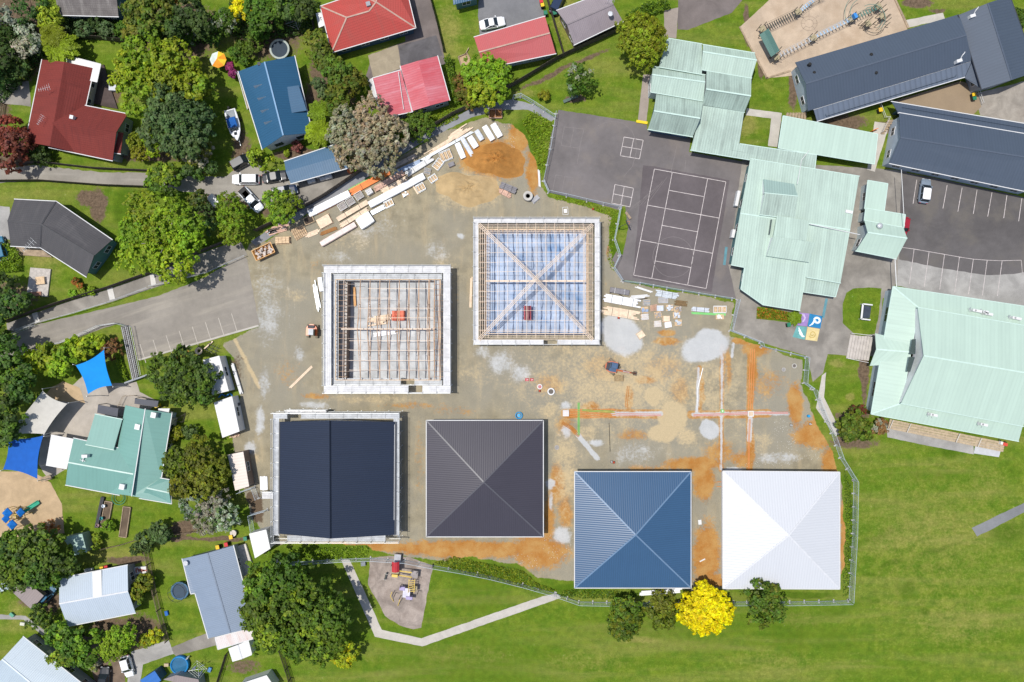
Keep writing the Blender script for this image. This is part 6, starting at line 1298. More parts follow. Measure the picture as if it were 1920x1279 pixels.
fence('board', 'dark fence between the brown driveway and the lawn with the timber frame', [(806, -4), (818, 40), (832, 98)], 1.6)
fence('board', 'dark fence between the salmon and mauve houses', [(1024, -4), (1040, 50), (1056, 104)], 1.4)
fence('picket', 'weathered paling fence running down between the two lower left houses', [(278, 1030), (288, 1080), (302, 1140), (318, 1198)], 1.7)
fence('picket', 'low weathered fence under the raised garden beds', [(186, 1030), (230, 1020), (262, 1010)], 1.0); fence('picket', 'low weathered fence beside the soil bed and silver-grey tree', [(302, 1006), (340, 999), (382, 994)], 1.0)
fence('picket', 'dark paling fence at the bottom edge right of the clothes line', [(428, 1222), (418, 1254), (408, 1285)], 1.6, mat=DARKTIM)
fence('picket', 'dark paling fence at the bottom edge right of the huge tree', [(528, 1214), (540, 1250), (552, 1290)], 1.7, mat=DARKTIM)
fence('picket', 'small timber gate fence beside the left driveway', [(0, 192), (10, 196), (6, 222), (-4, 222)], 1.1)
fence('board', 'dark fence right of the orange-red roofed house', [(764, -4), (780, 50)], .9); fence('board', 'dark fence left of the orange-red roofed house', [(582, 14), (592, 60), (598, 70)], 1.5)
fence('rail', 'galvanised handrail along the lower edge of the ramp path, right half', [(284, 537), (330, 528), (390, 512), (462, 480)], 1.1)
fence('rail', 'galvanised handrail along the lower edge of the ramp path, left half', [(10, 628), (70, 606), (140, 588), (205, 568), (280, 540)], 1.1)
fence('net', 'mesh fence curving along the lower kerb of the entrance road', [(100, 648), (140, 634), (190, 611), (222, 606), (242, 612)], 1.5, mat=GALV)
fence('net', 'mesh fence at the left picture edge along the road mouth', [(-4, 640), (40, 622), (68, 610)], 1.5, mat=GALV)
fence('net', 'tall mesh fence along the left side of the boundary school lawn', [(1512, 900), (1512, 902)], 1.0, mat=GALV) if False else None
fb2 = thing('footbridge', 'dark slatted footbridge with steel rails between road and preschool', 'bridge', P(244, 662))
mb = MB()
for i in range(26): a, b = P(228 + i * .85, 614 + i * 3.9), P(242 + i * .75, 611 + i * 3.7); mb.beam(a + Vector((0, 0, .3)), b + Vector((0, 0, .3)), .28, .06)
mb.build('deck', M('bridge_boards', (.13, .12, .12), .8, .15, 3.), fb2)
for (a, b) in (((228, 614), (249, 712)), ((242, 611), (261, 704)), ((235, 612), (255, 708))):
    mb = MB(); pa, pb = P(*a, 1.3), P(*b, 1.3); mb.tube(pa, pb, .035, 6); pa2, pb2 = pa - Vector((0, 0, .5)), pb - Vector((0, 0, .5)); mb.tube(pa2, pb2, .025, 6)
    for i in range(6): p = pa.lerp(pb, i / 5); mb.tube((p.x, p.y, .3), p, .03, 6)
    mb.build('rail', GALV, fb2)
mb = MB(); mb.beam(P(236, 718, .6), P(286, 700, .6), .25, 1.0); tag(mb.build('low_wall', W_GREY), 'low grey wall between the footbridge and the preschool lawn', 'wall')
mb = MB(); mb.beam(P(1193, 227.5, .15), P(1214, 231, .15), .45, .3); tag(mb.build('kerb_block', M('yellow_block', (.75, .55, .02), .6, .05)), 'yellow painted block at the top corner of the asphalt court', 'kerb block')
struct(sheet('kerb', [(1386, 51), (1388, 49), (1440, 146), (1437, 148)], .16, TIMBER2, 0, .16)); struct(sheet('kerb', [(1437, 148), (1437, 145), (1482, 131), (1483, 134)], .16, TIMBER2, 0, .16)); struct(sheet('kerb', [(1674, -8), (1677, -9), (1706, 52), (1702, 53)], .16, TIMBER2, 0, .16))

# ---------------------------------------------------------------- vehicles
HEADL = M('headlight_glass', (.75, .78, .8), .15, .05, spec=.6); TAILL = M('tail_light_red', (.45, .02, .02), .3, .05); RIM = M('wheel_rim', (.45, .46, .48), .35, .08, metal=.6)
def paint(name, c, r_=.25): return M('paint_' + name, c, r_, .03, spec=.6)
def car(label, px, py, to, col, L=4.4, W=1.78, kind='hatch', cat='car', roofcol=None, name='parked_car', z0=0.):
    p = P(px, py, .8); t = thing(name, label, cat, (p.x, p.y, z0), ang((px, py), to)); hl, hw = L / 2, W / 2
    belt, top = .92, {'sedan': 1.40, 'coupe': 1.28, 'hatch': 1.50, 'wagon': 1.52, 'suv': 1.75, 'van': 1.85, 'ute': 1.72}[kind]
    prof = [(-hl, .72, .45, .78), (-hl + .12, .90, .30, .92), (-hl + .8, 1., .22, 1.), (-.3, 1., .2, 1.0), (hl - 1.2, 1., .22, .98), (hl - .45, .95, .25, .90), (hl - .08, .80, .32, .74), (hl, .62, .42, .62)]
    rings = []
    for x, k, zl, zt in prof:
        w_ = hw * k; zt_ = zt * belt; rings.append([(x, -w_ * .86, zl), (x, -w_, zl + .2), (x, -w_ * .98, zt_ - .12), (x, -w_ * .88, zt_), (x, -w_ * .45, zt_ + .035), (x, w_ * .45, zt_ + .035), (x, w_ * .88, zt_), (x, w_ * .98, zt_ - .12), (x, w_, zl + .2), (x, w_ * .86, zl)])
    mb = MB(); mb.loft(rings); mb.build('body', col, t, local=True, smooth=False, fix=True)
    xs = {'sedan': (-1.35, -.75, .35, 1.0), 'coupe': (-1.35, -.55, .25, .95), 'hatch': (-1.95, -1.6, .35, 1.05), 'wagon': (-2.1, -1.85, .3, 1.0), 'suv': (-2.1, -1.9, .3, .95), 'van': (-2.0, -1.9, .9, 1.6), 'ute': (-.45, -.3, .75, 1.25)}[kind]
    s_ = L / 4.4; b0, r0, r1, b1 = [x * s_ for x in xs]
    def ring(xa, xb, yw, z, c=.14): return [(xa + c, -yw, z), (xb - c, -yw, z), (xb, -yw + c, z), (xb, yw - c, z), (xb - c, yw, z), (xa + c, yw, z), (xa, yw - c, z), (xa, -yw + c, z)]
    mb = MB(); mb.loft([ring(b0, b1, hw * .90, belt), ring(r0, r1, hw * .74, top)]); mb.build('window', DARKGLASS, t, local=True, fix=True)
    mb = MB(); mb.loft([ring(r0 - .05, r1 + .05, hw * .76, top - .01), ring(r0 + .05, r1 - .06, hw * .70, top + .05)]); mb.build('roof', roofcol or col, t, local=True, fix=True)
    mb = MB()
    for sy in (-1, 1):
        mb.beam((b1 - .05, sy * hw * .89, belt), (r1, sy * hw * .75, top), .07, .08); mb.beam((b0 + .05, sy * hw * .89, belt), (r0, sy * hw * .75, top), .10, .1)
        xm = (r0 + r1) / 2; mb.beam((xm, sy * hw * .905, belt), (xm, sy * hw * .755, top), .08, .05)
    mb.build('pillars', col, t, local=True)
    for sx in (hl - .82, -hl + .85):
        for sy in (-1, 1):
            mb = MB(); mb.tube((sx, sy * (hw - .24), .32), (sx, sy * (hw - .02), .32), .32, 18); w_ = mb.build('wheel', TYRE, t, local=True); mb = MB(); mb.tube((sx, sy * (hw - .03), .32), (sx, sy * (hw - .005), .32), .2, 12); mb.build('rim', RIM, w_, local=True)
    for sy in (-1, 1):
        mb = MB(); mb.box(hl - .14, sy * hw * .58, .2, .34, .56, .69); mb.build('headlight', HEADL, t, local=True)
        mb = MB(); mb.box(-hl + .04, sy * hw * .62, .1, .3, .6, .76); mb.build('tail_light', TAILL, t, local=True)
        mb = MB(); mb.box(b1 - .25, sy * (hw + .06), .14, .2, .92, 1.06); mb.build('wing_mirror', col, t, local=True)
    if kind == 'ute':
        mb = MB(); mb.box((-hl + b0) / 2 - .02, 0, abs(-hl - b0) * .88, W * .78, .93, .955); mb.build('tray', M('tray_black', (.03, .03, .03), .7), t, local=True)
    return t
CW, CK, CN, CS = paint('white', (.80, .80, .80)), paint('black', (.012, .016, .022)), paint('navy', (.015, .03, .07)), paint('silver', (.20, .25, .31), .3)
car('white coupe with dark windscreen parked above the salmon roof', 923, 43, (948, 38), CW, 4.4, 1.75, 'coupe')
car('dark navy car at the top edge beside the mauve house', 1046, 3, (1058, -24), CN, 4.4, 1.8, 'hatch')
car('black four wheel drive parked under the fan palm tree', 455, 302, (480, 288), CK, 4.3, 1.8, 'suv')
car('long white station wagon parked at the end of the long driveway', 460, 336, (440, 336), CW, 4.7, 1.8, 'wagon')
car('black sedan parked against the left end of the carport', 516, 331, (545, 326), CK, 4.5, 1.8, 'sedan')
car('dark wagon beside the round bright tree and the yard fence', 533, 358, (560, 353), CN, 4.5, 1.8, 'wagon')
car('silver-white pickup truck with open tray behind the clipped tree', 470, 374, (490, 396), paint('pale', (.66, .70, .74)), 5.0, 1.85, 'ute', 'pickup truck', name='pickup_truck')
car('silver-grey hatchback with pale roof in the car park bay', 1735, 358, (1738, 336), CS, 4.2, 1.75, 'hatch', roofcol=CW)
car('red car tucked against the small mint annex', 1694, 425, (1691, 445), paint('red', (.30, .015, .03)), 3.4, 1.7, 'hatch')
car('blue van parked behind the mauve garage', 84, 1119, (96, 1104), paint('blue', (.04, .14, .24)), 4.4, 1.75, 'van', 'van', name='parked_van')
car('white hatchback on the concrete drive at the bottom', 238, 1250, (243, 1268), CW, 3.7, 1.65, 'hatch')
car('dark blue car at the bottom edge left of the drive', 195, 1274, (196, 1252), CK, 4.2, 1.75, 'hatch')
car('blue car cut by the left picture edge beside the hedge', 1, 466, (-6, 440), paint('teal', (.03, .15, .25)), 4.3, 1.75, 'hatch')
p = P(404, 378); t = thing('box_trailer', 'small white covered trailer beside the bare limbed tree', 'trailer', (p.x, p.y, 0), ang((397, 370), (411, 388)))
mb = MB(); mb.box(0, 0, 2.1, 1.3, .45, 1.15, 0, .95, .92); mb.build('box', WHITE, t, local=True)
mb = MB(); mb.beam((1.0, 0, .45), (1.9, 0, .42), .08, .08); mb.build('drawbar', GALV, t, local=True)
for sy in (-1, 1): mb = MB(); mb.tube((0, sy * .66, .3), (0, sy * .82, .3), .3, 14); mb.build('wheel', TYRE, t, local=True)
# boat on a trailer
p = P(440, 236, .8); bt = thing('motor_boat', 'white motor boat with a blue canopy on its trailer', 'boat', (p.x, p.y, 0), ang((436, 212), (451, 268)))
rings = []
for x, w_, zk in ((-2.7, .95, .55), (-1.5, 1.05, .45), (0, 1.08, .45), (1.2, .9, .55), (2.1, .5, .75), (2.75, .05, 1.05)): rings.append([(x, 0, zk), (x, -w_ * .75, zk + .25), (x, -w_, 1.25 + .06 * max(0, x)), (x, -w_ * .86, 1.30 + .06 * max(0, x)), (x, w_ * .86, 1.30 + .06 * max(0, x)), (x, w_, 1.25 + .06 * max(0, x)), (x, w_ * .75, zk + .25)])
mb = MB(); mb.loft(rings); mb.build('hull', paint('gelcoat', (.74, .76, .78)), bt, local=True, fix=True)
mb = MB(); mb.box(-1.75, 0, 1.6, 1.5, 1.30, 1.34); mb.build('cockpit_floor', M('boat_floor', (.25, .28, .3), .6), bt, local=True)
mb = MB(); mb.box(-.25, 0, 1.7, 1.6, 1.95, 2.05, 0, .92, .9); mb.build('canopy', M('blue_canvas', (.01, .10, .36), .8), bt, local=True)
mb = MB()
for sx in (-1, .5):
    for sy in (-1, 1): mb.tube((sx, sy * .72, 1.3), (sx, sy * .72, 1.96), .025, 6)
mb.build('canopy_frame', GALV, bt, local=True)
mb = MB(); mb.box(.85, 0, .5, 1.4, 1.32, 1.75, 0, .4, .8); mb.build('windscreen', GLASS, bt, local=True)
mb = MB(); mb.box(1.55, 0, .5, .5, 1.37, 1.42); mb.build('hatch', DARKGLASS, bt, local=True)
mb = MB(); mb.box(-2.95, 0, .45, .4, .7, 1.65, 0, .8, .8); mb.build('outboard_motor', BLACK, bt, local=True)
mb = MB(); mb.tube((-2.2, .95, 1.3), (-3.2, 2.1, 2.6), .02, 5); mb.build('fishing_rod', BLACK, bt, local=True)
mb = MB(); mb.beam((-2.5, .7, .4), (2.2, .2, .4), .09, .09); mb.beam((-2.5, -.7, .4), (2.2, -.2, .4), .09, .09); mb.beam((2.1, 0, .4), (3.4, 0, .4), .1, .1); mb.box(-1, 0, .1, 2.0, .3, .4); mb.build('trailer', GALV, bt, local=True)
for sy in (-1, 1): mb = MB(); mb.tube((-1, sy * 1.02, .32), (-1, sy * 1.22, .32), .32, 14); mb.build('wheel', TYRE, bt, local=True)
# excavators
def excavator(label, px, py, to, body, cab, boom=True, s=1.0, bdir=None):
    p = P(px, py, .8); t = thing('excavator', label, 'excavator', (p.x, p.y, 0), ang((px, py), to)); ta = 0 if bdir is None else bdir
    ca, sa = math.cos(ta), math.sin(ta)
    for sy in (-1, 1):
        mb = MB(); ox, oy = -sa * sy * .75 * s, ca * sy * .75 * s
        prof = [(-1.15, .25), (-.95, .05), (.95, .05), (1.15, .25), (1.15, .45), (.95, .62), (-.95, .62), (-1.15, .45)]; r1 = []; 
        for w_ in (-.2, .2): r1.append([((x * s) * ca - (w_ * s) * sa + ox, (x * s) * sa + (w_ * s) * ca + oy, z * s) for x, z in prof])
        mb.loft(r1); mb.build('track', M('track_dusty', (.20, .17, .12), .9, .2, 4.), t, local=True, fix=True)
    mb = MB(); n = 14; pts = [(-.95 * s + 0 * i, 0) for i in range(0)]
    for i in range(n): a = math.pi / 2 + math.pi * i / (n - 1); pts.append((-.25 * s + .95 * s * math.cos(a), .9 * s * math.sin(a)))
    pts += [(.75 * s, -.88 * s), (.75 * s, .88 * s)]; mb.prism(pts, .7 * s, 1.2 * s); mb.build('house', body, t, local=True); mb = MB(); mb.prism([(x * .84, y * .86) for x, y in pts], 1.2 * s, 1.36 * s); mb.build('cover', cab if boom else body, t, local=True)
    mb = MB(); mb.box(-.75 * s, 0, .55 * s, 1.2 * s, 1.35 * s, 1.5 * s, 0, .8, .8); mb.build('engine_cover', M('engine_dark', (.05, .05, .06), .6), t, local=True)
    mb = MB(); mb.box(.18 * s, .25 * s, 1.15 * s, .95 * s, 1.35 * s, 2.35 * s, 0, .85, .9); mb.build('cab', DARKGLASS, t, local=True)
    mb = MB(); mb.box(.12 * s, .25 * s, 1.05 * s, .9 * s, 2.35 * s, 2.45 * s, 0, .94, .92); mb.build('cab_roof', cab, t, local=True)
    if boom:
        b0, b1, b2, b3 = Vector((.7, -.35, 1.1)) * s, Vector((1.7, -.35, 2.5)) * s, Vector((2.9, -.35, 2.1)) * s, Vector((3.9, -.35, .7)) * s
        mb = MB(); mb.beam(b0, b1, .26 * s, .32 * s); mb.beam(b1, b2, .24 * s, .28 * s); mb.build('boom', body, t, local=True)
        mb = MB(); mb.beam(b2 + Vector((-.2, 0, .15)), b3, .2 * s, .22 * s); mb.build('dipper_arm', M('arm_dark', (.14, .05, .03), .6), t, local=True)
        mb = MB(); mb.tube(b1 + Vector((-.2, 0, .25)), b2 + Vector((-.3, 0, .3)), .06, 8); mb.tube(b0 + Vector((.2, .2, .1)), b1 + Vector((.1, .2, -.3)), .06, 8); mb.build('hydraulic_ram', GALV, t, local=True)
        mb = MB(); mb.loft([[(3.7 * s, y * s - .35 * s, .75 * s), (4.15 * s, y * s - .35 * s, .55 * s), (4.05 * s, y * s - .35 * s, .12 * s), (3.6 * s, y * s - .35 * s, .2 * s)] for y in (-.35, .35)]); mb.build('bucket', M('bucket_steel', (.16, .13, .10), .7), t, local=True, fix=True)
    return t
EO = paint('orange', (.72, .15, .02), .4)
excavator('mid-sized excavator with dark blue cab and orange boom reaching right on the clay', 1148, 688, (1190, 696), paint('dull_orange', (.50, .13, .05), .5), M('cab_blue', (.05, .10, .19), .4), True, 1.05, -.55)
excavator('small orange excavator parked left of the grey-floored frame', 585, 621, (584, 640), EO, M('cab_grey', (.35, .38, .40), .4), False, 1.0)
p = P(1160, 709, .4); mb = MB(); mb.loft([[(p.x - .7, p.y - .45, 0), (p.x + .7, p.y - .45, 0), (p.x + .7, p.y + .45, 0), (p.x - .7, p.y + .45, 0)], [(p.x - .8, p.y - .55, .6), (p.x + .8, p.y - .55, .6), (p.x + .8, p.y + .55, .6), (p.x - .8, p.y + .55, .6)]]); tag(mb.build('digger_bucket', M('bucket_mud', (.30, .22, .12), .9, .2, 3.), fix=True), 'spare muddy digger bucket lying beside the excavator tracks', 'bucket')
p = P(989, 587, 1.5); t = thing('scissor_lift', 'red scissor lift standing on the blue membrane floor', 'scissor lift', (p.x, p.y, .18), 1.57)
mb = MB(); mb.box(0, 0, 2.4, 1.15, .25, .65); mb.build('chassis', paint('lift_red', (.5, .02, .04)), t, local=True)
mb = MB()
for k in range(3):
    for sy in (-.4, .4): mb.beam((-.9, sy, .65 + k * .35), (.9, sy, 1. + k * .35), .06, .08); mb.beam((.9, sy + .05, .65 + k * .35), (-.9, sy + .05, 1. + k * .35), .06, .08)
mb.build('scissor_arms', paint('lift_red', (.5, .02, .04)), t, local=True)
mb = MB(); mb.box(0, 0, 2.4, 1.1, 1.72, 1.8)
mb.build('platform', M('lift_deck', (.22, .07, .09), .6), t, local=True)
mb = MB()
for sy in (-.53, .53):
    for zz in (2.3, 2.8): mb.tube((-1.2, sy, zz), (1.2, sy, zz), .03, 6)
    for sx in (-1.2, -.4, .4, 1.2): mb.tube((sx, sy, 1.8), (sx, sy, 2.8), .03, 6)
mb.build('guard_rail', paint('lift_red2', (.62, .05, .07)), t, local=True)
for sx in (-.8, .8):
    for sy in (-1, 1): mb = MB(); mb.tube((sx, sy * .42, .2), (sx, sy * .6, .2), .2, 12); mb.build('wheel', TYRE, t, local=True)

# ---------------------------------------------------------------- stacks and site materials
STRAP = M('black_strap', (.03, .03, .03), .7)
def boards(label, a, b, W_, hgt, mat, n=5, rows=3, name='timber_stack', cat='timber stack', ragged=.25, straps=2, group=None, bearers=True, z0=0.):
    pa, pb = P(*a, hgt), P(*b, hgt); L = (pb - pa).length; c = (pa + pb) / 2; t = thing(name, label, cat, (c.x, c.y, z0), math.atan2(pb.y - pa.y, pb.x - pa.x), group); rs = random.Random(int(a[0] * 3 + a[1]))
    bz = .1 if bearers else 0; mb = MB()
    for r_ in range(rows):
        for i in range(n):
            d0, d1 = rs.uniform(-ragged, ragged), rs.uniform(-ragged, ragged); y = -W_ / 2 + W_ * (i + .5) / n; zb = bz + (hgt - bz) * r_ / rows
            mb.box((d0 + d1) / 2, y + rs.uniform(-.01, .01), L + d1 - d0 - ragged, W_ / n * .93, zb, zb + (hgt - bz) / rows * .93)
    mb.build('boards', mat, t, local=True)
    for i in range(straps):
        x = L * ((i + .5) / straps - .5) * .9; mb = MB(); mb.box(x, 0, .06, W_ + .03, hgt - .015, hgt + .008); mb.build('strap', STRAP, t, local=True)
    if bearers:
        for sx in (-.35, .35): mb = MB(); mb.box(sx * L, 0, .1, W_, 0, .1); mb.build('bearer', TIMBER2, t, local=True)
    return t
def pack(label, a, b, W_, hgt, mat, name='wrapped_pack', cat='wrapped pack', bands=3, band=None, group=None):
    """plastic-wrapped long pack with rounded edges, bands and bearers"""
    pa, pb = P(*a, hgt), P(*b, hgt); L = (pb - pa).length; c = (pa + pb) / 2; t = thing(name, label, cat, (c.x, c.y, 0), math.atan2(pb.y - pa.y, pb.x - pa.x), group); rings = []
    rs = random.Random(int(a[0] + a[1])); n = max(3, int(L / .8))
    for i in range(n + 1):
        x = -L / 2 + L * i / n; k = .94 if i in (0, n) else 1; w_ = W_ / 2 * k; h1 = hgt * (.95 if i in (0, n) else 1) + rs.uniform(-.02, .02); rings.append([(x, -w_, .12), (x, -w_, h1 - .08), (x, -w_ + .08, h1), (x, 0, h1 + rs.uniform(0, .03)), (x, w_ - .08, h1), (x, w_, h1 - .08), (x, w_, .12)])
    mb = MB(); mb.loft(rings); mb.build('wrap', mat, t, local=True, fix=True)
    for i in range(bands): x = L * ((i + .5) / bands - .5); mb = MB(); mb.box(x, 0, .05, W_ + .02, .12, hgt + .035); mb.build('band', band or GALV, t, local=True)
    for sx in (-.36, .36): mb = MB(); mb.box(sx * L, 0, .1, W_ * .95, 0, .12); mb.build('bearer', TIMBER2, t, local=True)
    return t
def pallet(label, x, y, L, W_, a, goods, hgt, kind='box', group=None, frame=None, name='pallet', cat='pallet'):
    p = P(x, y, hgt); t = thing(name, label, cat, (p.x, p.y, 0), a, group); n = 7; mb = MB()
    for i in range(n): mb.box(-L / 2 + L * (i + .5) / n, 0, L / n * .72, W_, .10, .125)
    for y_ in (-.45, 0, .45): mb.box(0, y_ * W_, L, .09, 0, .10)
    mb.build('pallet_base', TIMBER, t, local=True); rs = random.Random(int(x * 5 + y)); mb = MB()
    if goods is None: return t
    if kind == 'box': mb.box(0, 0, L * .92, W_ * .92, .125, hgt, 0, .96, .96)
    elif kind == 'bricks':
        for i in range(4):
            for j in range(3): mb.box((i - 1.5) * L * .22, (j - 1) * W_ * .29, L * .205, W_ * .27, .125, hgt + rs.uniform(-.05, .05))
    elif kind == 'mixed':
        for i in range(9): mb.box(rs.uniform(-.35, .35) * L, rs.uniform(-.35, .35) * W_, rs.uniform(.2, .5), rs.uniform(.1, .4), .125, rs.uniform(.3, hgt), rs.uniform(0, 3))
    elif kind == 'bars':
        for i in range(10): y_ = -W_ * .45 + W_ * .9 * i / 9; mb.tube((-L * .5 + rs.uniform(-.1, .1), y_, .2 + .1 * (i % 3)), (L * .5, y_ + rs.uniform(-.05, .05), .2 + .1 * (i % 3)), .035, 6)
    elif kind == 'frame':
        for i in range(5): z = .15 + i * .07; o_ = i * .03; mb.beam((-L / 2, -W_ / 2 + o_, z), (L / 2, -W_ / 2 + o_, z), .05, .05); mb.beam((-L / 2, W_ / 2 + o_, z), (L / 2, W_ / 2 + o_, z), .05, .05); [mb.beam((-L / 2 + L * q / 3, -W_ / 2 + o_, z), (-L / 2 + L * q / 3, W_ / 2 + o_, z), .045, .045) for q in range(4)]
    mb.build('goods', goods, t, local=True)
    if frame:
        mb = MB(); zt = hgt + .12
        for sx in (-.5, .5):
            mb.beam((sx * L * 1.06, -W_ * .53, zt), (sx * L * 1.06, W_ * .53, zt), .07, .07); mb.beam((-L * .53, sx * W_ * 1.06, zt), (L * .53, sx * W_ * 1.06, zt), .07, .07)
            for sy in (-.5, .5): mb.beam((sx * L * 1.06, sy * W_ * 1.06, 0), (sx * L * 1.06, sy * W_ * 1.06, zt), .07, .07)
        mb.build('cage', frame, t, local=True)
    return t
WRAPW = M('white_wrap', (.80, .81, .82), .45, .05, 2.); WRAPG = M('grey_wrap', (.55, .58, .62), .45, .1, 2.); WRAPP = M('pinkish_wrap', (.72, .58, .53), .5, .08, 2.); PALEP = M('pale_plank', (.74, .58, .42), .75, .12, 2.); REDP = M('reddish_plank', (.58, .37, .28), .75, .14, 2.); GALVP = M('galv_pack', (.50, .54, .57), .4, .14, 3., metal=.2); ORNG = M('orange_plastic', (.75, .20, .03), .5, .08, 2.); GRNP = M('green_plastic', (.18, .52, .16), .5, .08); BRICK = M('grey_block', (.36, .33, .31), .85, .15, 3.); BLUEW = M('blue_pack', (.30, .38, .52), .5, .12, 2.); DKPK = M('dark_panel', (.20, .19, .20), .6, .14, 2.)
pack('long white wrapped pack at the upper left of the yard, beside orange strip', (578, 401), (655, 362), 1.25, .6, WRAPW)
pack('very long white wrapped pack across the middle of the upper yard', (692, 384), (795, 329), 1.2, .7, WRAPW, bands=5, band=M('pale_band', (.6, .6, .6), .6))
pack('short wide white wrapped pack below the brick pallets', (672, 421), (696, 405), 2.1, .8, WRAPW, bands=2, band=M('pale_band', (.6, .6, .6), .6))
pack('long pinkish wrapped pack lying lowest in the upper yard', (601, 458), (666, 420), .95, .7, WRAPP, bands=4, band=M('pale_band', (.6, .6, .6), .6))
for i, (a, b, W_, lb) in enumerate((((857, 268), (869, 296), 1.0, 'white pack leftmost of the row of packs beside the orange clay heap'), ((866, 258), (886, 292), .8, 'silver-white pack second of the row beside the orange clay heap'), ((880, 256), (893, 276), 1.1, 'short white pack third of the row beside the orange clay heap'), ((893, 244), (904, 262), .9, 'grey tube pack fourth of the row beside the orange clay heap'), ((908, 236), (924, 262), 1.0, 'white banded pack fifth of the row beside the orange clay heap'), ((924, 232), (938, 256), 1.1, 'white pack at the right end of the row by the tall weeds'))):
    pack(lb, a, b, W_, .6, WRAPG if i in (1, 3) else WRAPW, bands=2 + i % 3, group='wrapped packs beside the clay heap')
boards('upper of two long pine packs below the brick pallets', (632, 412), (690, 378), .8, .5, PALEP, 6, 3, ragged=.1); boards('lower of two long pine packs below the brick pallets', (638, 424), (690, 392), .75, .45, PALEP, 5, 3, ragged=.2)
boards('reddish pine pack in the upper yard under the orange stain', (702, 355), (757, 323), .95, .5, REDP, 7, 3, ragged=.2); boards('pale pine pack beside the reddish one in the upper yard', (716, 359), (764, 333), .8, .45, PALEP, 5, 3, ragged=.2)
boards('long brown-grey weathered plank stack below the silver tree', (722, 320), (780, 291), .7, .4, BRACE, 5, 2, ragged=.3); boards('blue-grey bundle beside the weathered planks below the silver tree', (736, 326), (792, 301), .8, .4, BLUEW, 5, 2, 'steel_bundle', 'steel bundle', ragged=.3)
boards('white plastic pipes bundle in the upper yard, right of the blue bundle', (762, 327), (811, 296), .9, .5, WHITE, 6, 2, 'pipe_bundle', 'pipe bundle', ragged=.5); boards('very long pale blue-white rail running along the packs', (764, 315), (888, 246), .45, .25, GALVP, 3, 1, 'steel_bundle', 'steel bundle', ragged=.3)
boards('scattered yellow-brown offcut planks beside the long rail', (800, 290), (850, 260), .8, .2, PALEP, 5, 1, 'loose_timber', 'loose timber', ragged=.9, straps=0, bearers=False); boards('light timber offcuts heap left of the packs by the clay', (838, 264), (880, 236), 1.3, .25, PALEP, 7, 1, 'loose_timber', 'loose timber', ragged=1.0, straps=0, bearers=False)
boards('orange conduit bundle on the bank behind the long white pack', (657, 361), (732, 320), 1.1, .35, ORNG, 7, 2, 'conduit_bundle', 'conduit bundle', ragged=.4); boards('thin orange conduits beside the first long white pack', (592, 402), (650, 372), .35, .2, ORNG, 3, 1, 'conduit_bundle', 'conduit bundle', ragged=.3)
boards('green conduit strip along the top of the orange conduits', (652, 357), (705, 328), .3, .25, GRNP, 3, 1, 'conduit_bundle', 'conduit bundle', ragged=.3)
for i, (x, y, g) in enumerate(((642, 387, BRICK), (657, 378, BRICK), (673, 367, BRICK), (692, 359, M('white_block', (.62, .61, .60), .8, .1, 3.)))):
    pallet(('caged pallet of grey blocks, leftmost of four', 'caged pallet of grey blocks, second of four', 'caged pallet of grey blocks, third of four', 'pallet of white blocks, rightmost of four')[i], x, y, 1.25, 1.1, .55, g, .85, 'bricks', 'block pallets in a row', WHITE if i < 3 else None)
boards('silver scaffold planks stacked below the longest white pack', (696, 400), (721, 387), .8, .3, GALVP, 4, 3, 'plank_stack', 'plank stack', ragged=.1); pallet('stack of small silver frames right of the silver planks', 729, 382, 1.5, 1.0, .45, GALV, .5, 'frame'); pallet('grey galvanised bits heap under the longest white pack', 760, 363, 1.3, .9, .3, GALVP, .5, 'mixed')
pallet('square frames stack beside the right end of the longest white pack', 789, 352, 1.4, 1.2, .5, GALV, .5, 'frame'); pallet('silver frames pile near the clay heap', 812, 335, 1.4, 1.0, .6, GALV, .5, 'frame'); pallet('grey pallet of tubes below the white pipes', 801, 320, 1.2, 1.1, -.2, GALVP, .6, 'bars')
pallet('scaffold frames pile left of the wrapped packs', 836, 292, 2.0, 1.6, .4, GALV, .5, 'frame'); pallet('second scaffold frames pile below the first one', 822, 308, 1.8, 1.2, .9, GALV, .5, 'frame'); pallet('dark toolbox pallet by the scaffold frames', 846, 308, 1.2, .8, .4, DKPK, .5, 'box')
pallet('ply sheets stack with torn white cover', 608, 415, 2.6, 1.9, .5, PALEP, .5, 'box'); pallet('dark tray with timber rim near the ply stack', 579, 413, 1.5, 1.1, .4, M('dark_soil', (.06, .045, .035), .9), .4, 'box', frame=TIMBER); pallet('slatted pallet stack left of the ply sheets', 560, 435, 2.4, 2.0, .5, TIMBER, .6, 'bars'); pallet('upright pallet stack beside the skip bin', 529, 450, 2.7, 1.3, .05, TIMBER, .7, 'bricks')
boards('criss-cross loose battens in front of the slatted pallets', (566, 446), (600, 432), .8, .15, PALEP, 4, 1, 'loose_timber', 'loose timber', ragged=.8, straps=0, bearers=False); boards('rust brown boards below the ply sheets', (598, 440), (631, 427), .6, .2, M('rust_board', (.32, .15, .05), .8, .15), 4, 1, 'loose_timber', 'loose timber', ragged=.3, straps=0, bearers=False); boards('broken timber scraps under the fence left of the slatted pallets', (500, 436), (540, 424), 1.3, .2, REDP, 6, 1, 'loose_timber', 'loose timber', ragged=1., straps=0, bearers=False); boards('short grey offcuts pile above the skip bin', (503, 435), (525, 430), .8, .2, WRAPG, 4, 1, 'loose_timber', 'loose timber', ragged=.5, straps=0, bearers=False)
boards('single pale plank leaning near the frames, angled', (774, 348), (784, 364), .3, .12, PALEP, 1, 1, 'loose_timber', 'loose timber', ragged=0, straps=0, bearers=False)
p = P(495, 472, .8); t = thing('skip_bin', 'yellow-orange skip bin filled with rubbish beside the road end', 'skip bin', (p.x, p.y, 0), ang((480, 479), (514, 463)))
